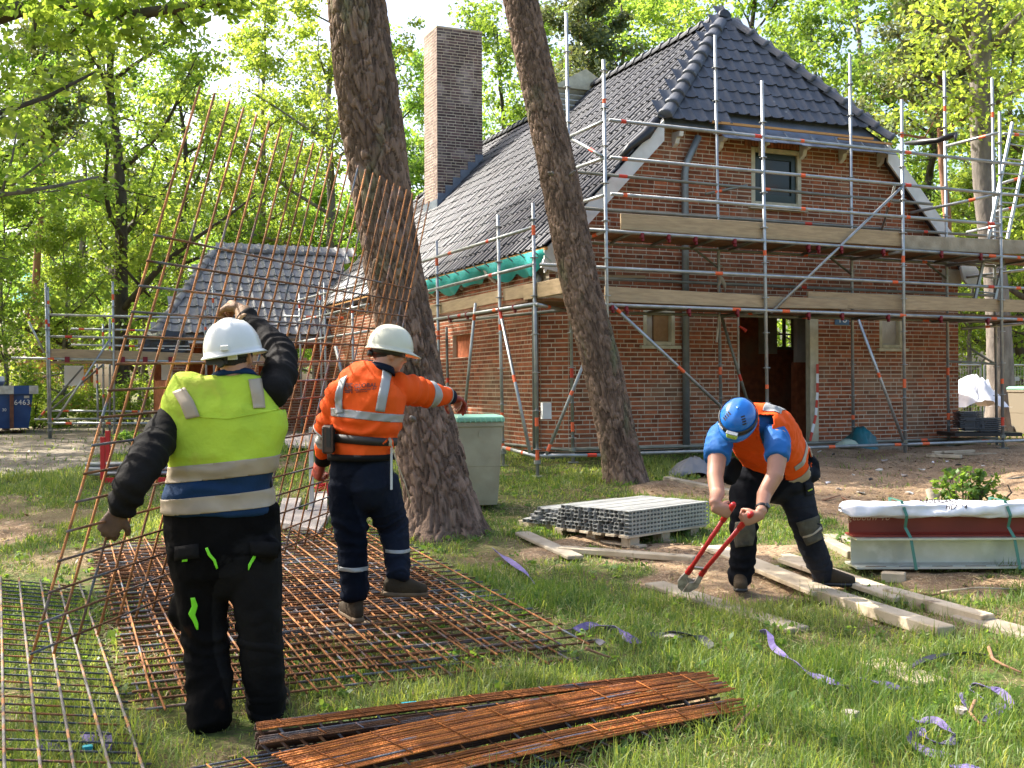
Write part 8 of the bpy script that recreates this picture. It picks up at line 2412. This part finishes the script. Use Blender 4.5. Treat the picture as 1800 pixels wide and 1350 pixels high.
# reel, folding rule and cord on the belt
mb = MB(); c = p2(578, 772, -.10); mb.obox(c, Vector((.018, -.010, 0)), Vector((.028, .05, 0)), ZU * .085); reel = mb.build('tape_reel', M['leather_belt'], bevel=.02)
tag(reel, 'brown tape reel hanging at the left hip of the orange jacket worker', 'tape reel'); WPOS[reel.name] = Vector(reel.location)
mb = MB(); mb.obox(c + Vector((-.0, -.045, .012)), Vector((.022, -.008, 0)), Vector((.004, .008, 0)), ZU * .058); mb.build('reel_window', M['black_plastic'], reel, bevel=.003)
mb = MB(); mb.obox(c + Vector((-.001, -.040, .0)), Vector((.031, -.008, 0)), Vector((.006, .012, 0)), ZU * .082); mb.build('reel_frame', M['glove_dark'], reel, bevel=.01)
mb = MB(); mb.beam(p2(688, 787, -.10), p2(688, 861, -.10), .013, .013, Vector((0, 1, 0))); tag(mb.build('folding_rule', M['white'], bevel=.002), 'white folding rule hanging from the belt of the orange jacket worker', 'rule')
mb = MB(); mb.poly([p2(686, 773, -.13), p2(688, 783, -.13), p2(700, 820, -.12), p2(712, 850, -.12), p2(722, 884, -.12)], .004, 6); mb.poly([p2(684, 771, -.12), p2(687, 776, -.13), p2(685, 784, -.13)], .010, 6); tag(mb.build('belt_cord', M['timber'], smooth=True), 'thin pale cord hanging from the belt down to the grass', 'cord')

# ---------------------------------------------------------------- bending worker with the bolt cutter
Y3 = 7.45
def p3(x, y, Y): return P(x, y, Y)
k3 = 7.45 / FPX
w3p = thing('person', Vector((p3(1375, 1040, 7.55).x, 7.55, zg(2.0, 7.55))), 'bending worker in orange vest and blue helmet, cutting steel with a red bolt cutter', 'person')
S3 = Vector((.88, -.42, .03)).normalized()
hc3 = p3(1297, 737, 7.02); hf3 = Vector((-.40, -.50, -.77)); hu3 = Vector((-.12, -.74, .60))
hp, HL3, _, _, _ = head_parts(hc3, hf3, hu3)
bp = hp + [loft([p3(1301, 735, 7.08), p3(1312, 735, 7.20), p3(1322, 738, 7.30)], [.056, .060, .072], n=14)]
TC = [p3(1378, 826, 7.72), p3(1366, 803, 7.64), p3(1348, 778, 7.52), p3(1331, 757, 7.39), p3(1319, 742, 7.28), p3(1310, 735, 7.20)]
bp.append(loft(TC, [(.15, .10), (.145, .10), (.165, .11), (.175, .105), (.15, .075), (.07, .06)], side=S3, ex=2.3))
LA3 = [p3(1268, 758, 7.32), p3(1261, 800, 7.16), p3(1257, 838, 7.03), p3(1261, 868, 6.94), p3(1268, 893, 6.88)]
RA3 = [p3(1366, 766, 7.12), p3(1367, 802, 7.02), p3(1362, 836, 6.95), p3(1343, 870, 6.92), p3(1325, 898, 6.84)]
bp.append(loft(LA3, [.070, .062, .052, .047, .032], n=18)); bp.append(loft(RA3, [.070, .062, .054, .047, .033], n=18))
LL3 = [p3(1322, 845, 7.66), p3(1308, 905, 7.54), p3(1307, 960, 7.56), p3(1303, 1012, 7.60)]; RL3 = [p3(1395, 850, 7.74), p3(1413, 915, 7.66), p3(1426, 958, 7.68), p3(1447, 1008, 7.70)]
for q in (LL3, RL3): bp.append(loft(q, [.085, .07, .06, .045]))
G1a, G1b = p3(1287, 890, 6.80), p3(1213, 1001, 7.22); G2a, G2b = p3(1318, 906, 6.76), p3(1237, 1004, 7.22)
d1 = (G1b - G1a).normalized(); d2 = (G2b - G2a).normalized()
def grip(Wr, bar, d, thumbward):
    """hand closed round a bar: wrist Wr, nearest bar point, bar direction"""
    D = (bar - Wr); D = (D - d * D.dot(d) * .75); Nn = Vector((0, 1, 0)); Nn = d.cross(D)
    if Nn.y < 0: Nn = -Nn
    return dict(W=Wr, D=D.normalized(), Nn=(Nn.normalized() + D.normalized() * .0), S=d * thumbward)
b1 = G1a + d1 * .06; b2 = G2a + d2 * .06
W1_ = b1 + Vector((-.080, -.035, .030)); W2_ = b2 + Vector((.075, -.040, .035))
LA3[-1] = W1_ + Vector((-.012, .0, .03)); RA3[-1] = W2_ + Vector((.014, .0, .025))
bp[-4] = loft(LA3, [.070, .062, .052, .047, .032], n=18); bp[-3] = loft(RA3, [.070, .062, .054, .047, .033], n=18)
gh1 = dict(W=W1_, D=Vector((.85, .10, -.25)), Nn=Vector((.25, .95, .1)), S=-d1); gh2 = dict(W=W2_, D=Vector((-.85, .10, -.25)), Nn=Vector((-.25, .95, .1)), S=-d2)
bp += hand_parts(**gh1, sc=1.02, curl=(.95, 1.15, .8), thumb=(.75, .55, .45)) + hand_parts(**gh2, sc=1.02, curl=(.95, 1.15, .8), thumb=(.75, .55, .45))
V, F, N = fuse(bp, .0068, 2); wear('body', V, F, 'skin', w3p)
hair_of(HL3, hf3, hu3, w3p, .0); eyes_of(HL3, w3p)
tro = [loft([p3(1376, 812, 7.70), p3(1372, 830, 7.72), p3(1362, 850, 7.72), p3(1358, 868, 7.70)], [(.205, .15), (.215, .16), (.21, .15), (.15, .12)], side=S3, ex=2.4),
       loft([p3(1322, 838, 7.66), p3(1310, 870, 7.60), p3(1308, 905, 7.53), p3(1307, 940, 7.54), p3(1306, 975, 7.57), p3(1303, 1005, 7.60), p3(1302, 1022, 7.61)], [(.125, .13), (.112, .118), (.098, .10), (.09, .09), (.085, .085), (.08, .08), (.075, .08)], side=S3),
       loft([p3(1392, 842, 7.74), p3(1402, 878, 7.70), p3(1413, 912, 7.65), p3(1421, 942, 7.66), p3(1431, 970, 7.68), p3(1443, 998, 7.70), p3(1449, 1014, 7.71)], [(.125, .13), (.116, .12), (.102, .105), (.092, .092), (.086, .086), (.078, .08), (.075, .078)], side=S3)]
tro.append(loft([p3(1402, 800, 7.74), p3(1418, 822, 7.72), p3(1424, 842, 7.68)], [(.075, .05), (.095, .055), (.075, .05)], side=Vector((.8, -.5, .5)), n=14, ex=3))
tro.append(loft([p3(1292, 812, 7.50), p3(1283, 830, 7.47), p3(1279, 845, 7.44)], [(.06, .035), (.07, .04), (.055, .035)], side=Vector((.8, .4, 0)), n=14, ex=3))
V, F, N = fuse(tro, .0105, 3); lowm = np.clip((p3(0, 905, 7.6).z - V[:, 2]) / .3, .45, 1)
V = wrinkle(V, N, .016, (3.5, 3.5, 5), 41, lowm)
for q_, sd_q in ((LL3, 80), (RL3, 81)): V = folds(V, N, q_, .012, .085, [(.45, .12), (.97, .13), (.05, .08)], sd_q, .2); wear('trousers', V, F, 'dark_navy', w3p)
for rows in ([((1294, 918), (1324, 912)), ((1290, 940), (1327, 935)), ((1294, 962), (1322, 958))], [((1400, 918), (1438, 906)), ((1408, 940), (1444, 930)), ((1418, 958), (1444, 948))]):
    patch(V, F, rows, .008, 'knee_pad', 'knee', w3p)
patch(V, F, [((1412, 942), (1412, 946)), ((1428, 937), (1429, 941)), ((1440, 926), (1443, 930))], .012, 'knee_tape', 'tape_dirty', w3p, nsub=3)
patch(V, F, [((1412, 848), (1426, 846)), ((1414, 862), (1428, 860)), ((1415, 872), (1429, 869))], .012, 'thigh_pocket', 'dark_navy', w3p, nsub=3)
patch(V, F, [((1417, 862), (1424, 859)), ((1418, 864), (1425, 861))], .016, 'pocket_badge', 'hi_yellow', w3p, nsub=2)
# t-shirt
ts = [loft(TC, [(.175, .12), (.172, .125), (.195, .135), (.205, .13), (.175, .095), (.075, .066)], side=S3, n=22, ex=2.4, cap=.15),
      loft([p3(1280, 748, 7.33), p3(1266, 768, 7.28), p3(1262, 792, 7.19), p3(1260, 806, 7.14)], [.070, .086, .087, .084], n=18, cap=.1), loft([p3(1360, 758, 7.17), p3(1366, 772, 7.11), p3(1367, 792, 7.045), p3(1366.5, 806, 7.01)], [.070, .080, .080, .077], n=18, cap=.1)]
V, F, N = fuse(ts, .0095, 2); V = wrinkle(V, N, .014, (7, 7, 7), 51); wear('tshirt', V, F, 'tshirt', w3p)
# open vest: torso shell without the front strip and the arm holes
SHC = [p3(1277, 748, 7.29), p3(1352, 750, 7.19)]
vs_ = [ell(c, Vector((.105, 0, 0)), Vector((0, .11, 0)), Vector((0, 0, .105))) for c in SHC] + [loft(TC[:1] + TC[1:], [(.212, .155), (.212, .160), (.235, .170), (.245, .165), (.200, .130), (.098, .092)], side=S3, n=30, ex=2.6, cap=.15)]
V, F, N = fuse(vs_, .009, 2); V = wrinkle(V, N, .014, (7, 7, 5), 61)
ax3 = (TC[4] - TC[0]).normalized(); fr3 = S3.cross(ax3).normalized()
if fr3.dot(Vector((0, -1, -.5))) < 0: fr3 = -fr3
c3 = TC[0]
t_ = (V - np.array(tuple(c3))) @ np.array(tuple(ax3)); s_ = (V - np.array(tuple(c3))) @ np.array(tuple(S3)); f_ = (V - np.array(tuple(c3))) @ np.array(tuple(fr3))
tt = t_ / (TC[4] - TC[0]).length
gap = np.clip((tt - .10) * .055, .004, .042)
hole = (f_ > .02) & (np.abs(s_ - .035) < gap)
nk = np.linalg.norm(V - np.array(tuple(p3(1306, 736, 7.16))), axis=1)
neckh = (nk < .070) | (s_ + .03 > .225) | (s_ - .0 < -.235)
kill = hole | neckh
F2 = [f for f in F if not any(kill[i] for i in f)]
vest3 = wear('vest', V, F2, 'hi_orange', w3p, solid=.006)
W_ = V; 
band_of(V, F2, [(c3 + ax3 * .02, ax3), (c3 + ax3 * .085, -ax3)], .006, 'reflective_band', 'tape_dirty', w3p)
band_of(V, F2, [(c3 + ax3 * .16, ax3), (c3 + ax3 * .21, -ax3), (c3 + S3 * .12, S3)], .006, 'reflective_band', 'tape', w3p)
band_of(V, F2, [(c3 + ax3 * .30 + S3 * .05, S3), (c3 + S3 * .10, -S3), (c3 + ax3 * .36, ax3), (c3 - fr3 * .02, -fr3)], .006, 'reflective_band', 'tape', w3p)
# helmet with lamp and strap
f3 = hf3.normalized(); u3 = (hu3 - f3 * hu3.dot(f3)).normalized(); s3 = f3.cross(u3)
h3, _ = helmet(HL3(0, -.004, .024), hf3, hu3, 'helmet_blue', w3p, peak=.030, brim=.004, rx=.118, ry=.138, hz=.128, ridge=.004, low=-.03)
def hel(w, ph, off=0.0):
    cc = math.cos(ph) ** .86; zz = math.sin(ph) ** .95
    return HL3(0, -.004, .024) + s3 * (.118 * math.cos(w) * cc) + f3 * (.138 * math.sin(w) * cc) + u3 * (zz * .128 - .03) + (s3 * math.cos(w) * cc + f3 * math.sin(w) * cc + u3 * zz).normalized() * off
mb = MB(); ns_ = 40; V = []; F = []
for i in range(ns_):
    w = 2 * PI * i / ns_
    for ph in (.16, .40): V.append(hel(w, ph, .004))
    for ph in (.40, .16): V.append(hel(w, ph, .008))
F = [(i * 4 + a, ((i + 1) % ns_) * 4 + a, ((i + 1) % ns_) * 4 + (a + 1) % 4, i * 4 + (a + 1) % 4) for i in range(ns_) for a in range(4)]
mb.add(V, F); strap3 = simple('lamp_strap', mb, 'black_plastic', w3p, True)
mb = MB()
for sg in (-1, 1):
    for j in range(4):
        w = PI / 2 + sg * (.75 + .02 * j); ph = .72 + j * .13
        q = hel(w, ph, .001); n_ = (q - HL3(0, -.004, .0)).normalized(); a_ = n_.cross(u3).normalized(); b_ = n_.cross(a_)
        mb = MB(); mb.obox(q, a_ * .013, b_ * .0045, n_ * .0015); simple('vent_slot', mb, 'hair', w3p)
q = hel(PI / 2 + .05, .24, .022); n_ = (f3 * .9 + u3 * .2).normalized()
mb = MB(); mb.obox(q, s3 * .034, u3 * .020, n_ * .018); lamp = simple('head_lamp', mb, 'lamp_green', w3p, bevel=.008)
mb = MB(); mb.obox(q + u3 * .024 - n_ * .002, s3 * .036, u3 * .005, n_ * .015); simple('lamp_bracket', mb, 'galv', w3p, bevel=.002)
w_t = PI / 2 - .70; q = hel(w_t, .28, .0095); rt = (hel(w_t - .1, .28) - hel(w_t + .1, .28)).normalized(); nt_ = (q - HL3(0, -.004, .0)).normalized(); up_ = nt_.cross(rt).normalized()
if up_.dot(u3) < 0: up_ = -up_
text_mesh('roco', .028, q, rt, up_, 'ink_white', 'lettering', w3p, depth=.0012)
# wrist watch
dW = (RA3[3] - RA3[4]).normalized(); cW = RA3[4] + dW * .035
mb = MB(); mb.lathe(cW, [(.036, -.011), (.040, -.009), (.040, .009), (.036, .011)], 20, dW); watch = simple('watch_strap', mb, 'black_plastic', w3p, True)
mb = MB(); nW_ = Vector((.55, -.75, .25)); nW_ = (nW_ - dW * nW_.dot(dW)).normalized(); mb.lathe(cW + nW_ * .038, [(.019, 0), (.020, .008), (.016, .011)], 16, nW_); simple('watch', mb, 'black_plastic', w3p)
# boots
for (a, td) in ((p3(1301, 1026, 7.60), Vector((-.18, -1, 0))), (p3(1450, 1018, 7.70), Vector((.94, -.34, 0)))):
    a = Vector((a.x, a.y, zg(a.x, a.y) + .145)); u_, s_ = boot_parts(a, td)
    V, F, N = fuse(u_, .009, 2); bo = wear('boot', V, F, 'boot', w3p); V, F, N = fuse(s_, .008, 1); wear('boot_sole', V, F, 'black_plastic', bo)

# bolt cutter
bc = thing('bolt_cutter', p3(1206, 1030, 7.3), 'large red bolt cutter held in both bare hands of the bending worker', 'bolt cutter')
for (a, b, d) in ((G1a, G1b, d1), (G2a, G2b, d2)):
    mb = MB(); mb.poly([a + d * .10, b - d * .05, b], [.0145, .0145, .016], 12); hnd = mb.build('handle', M['red_paint'], bc, smooth=True)
    mb = MB(); mb.poly([a - d * .03, a - d * .015, a + d * .005, a + d * .12, a + d * .14], [.012, .018, .019, .0195, .0185], 12); gp = mb.build('grip', M['red_paint'], bc, smooth=True)
J = p3(1206, 1030, 7.30); ax_ = ((J - (G1b + G2b) / 2)).normalized(); sd_ = (G2b - G1b).normalized(); sd_ = (sd_ - ax_ * sd_.dot(ax_)).normalized(); nn_ = ax_.cross(sd_)
M['tool_steel'] = mat('worn_tool_steel', (.62, .54, .46), .5, metal=.25, col2=(.30, .24, .20), ns=20)
mid = (G1b + G2b) / 2
for sg, g in ((-1, G1b), (1, G2b)):
    mb = MB(); mb.obox(g + ax_ * .01, ax_ * .035, sd_ * .018, nn_ * .013); mb.build('knuckle', M['red_paint'], bc, bevel=.006)
    mb = MB(); pts = [g + ax_ * .02 - sd_ * .014, g + ax_ * .02 + sd_ * .014, mid + ax_ * .085 + sd_ * (sg * .068), mid + ax_ * .135 + sd_ * (sg * .070), mid + ax_ * .185 + sd_ * (sg * .045), mid + ax_ * .205 + sd_ * (sg * .003), mid + ax_ * .115 + sd_ * (sg * .004), mid + ax_ * .095 + sd_ * (sg * .030)]
    c_ = sum(pts, Vector()) / len(pts); pts.sort(key=lambda q: math.atan2((q - c_).dot(sd_), (q - c_).dot(ax_)))
    mb.poly_extrude([p - nn_ * .008 for p in pts], nn_ * .016); mb.build('jaw', M['tool_steel'], bc, bevel=.002)
    mb = MB(); mb.lathe(g + ax_ * .012 - nn_ * .013, [(.008, 0), (.008, -.006)], 8, nn_); mb.build('bolt', M['galv'], bc)
    mb = MB(); mb.lathe(mid + ax_ * .095 + sd_ * (sg * .030) - nn_ * .013, [(.009, 0), (.009, -.007)], 8, nn_); mb.build('bolt', M['galv'], bc)
mb = MB(); mb.obox(mid + ax_ * .11 - nn_ * .011, ax_ * .022, sd_ * .062, nn_ * .004); mb.build('jaw_plate', M['tool_steel'], bc, bevel=.004)
mb = MB(); mb.beam(G1b - ax_ * .02, G2b - ax_ * .02, .018, .012, nn_); mb.build('stop', M['galv'], bc)
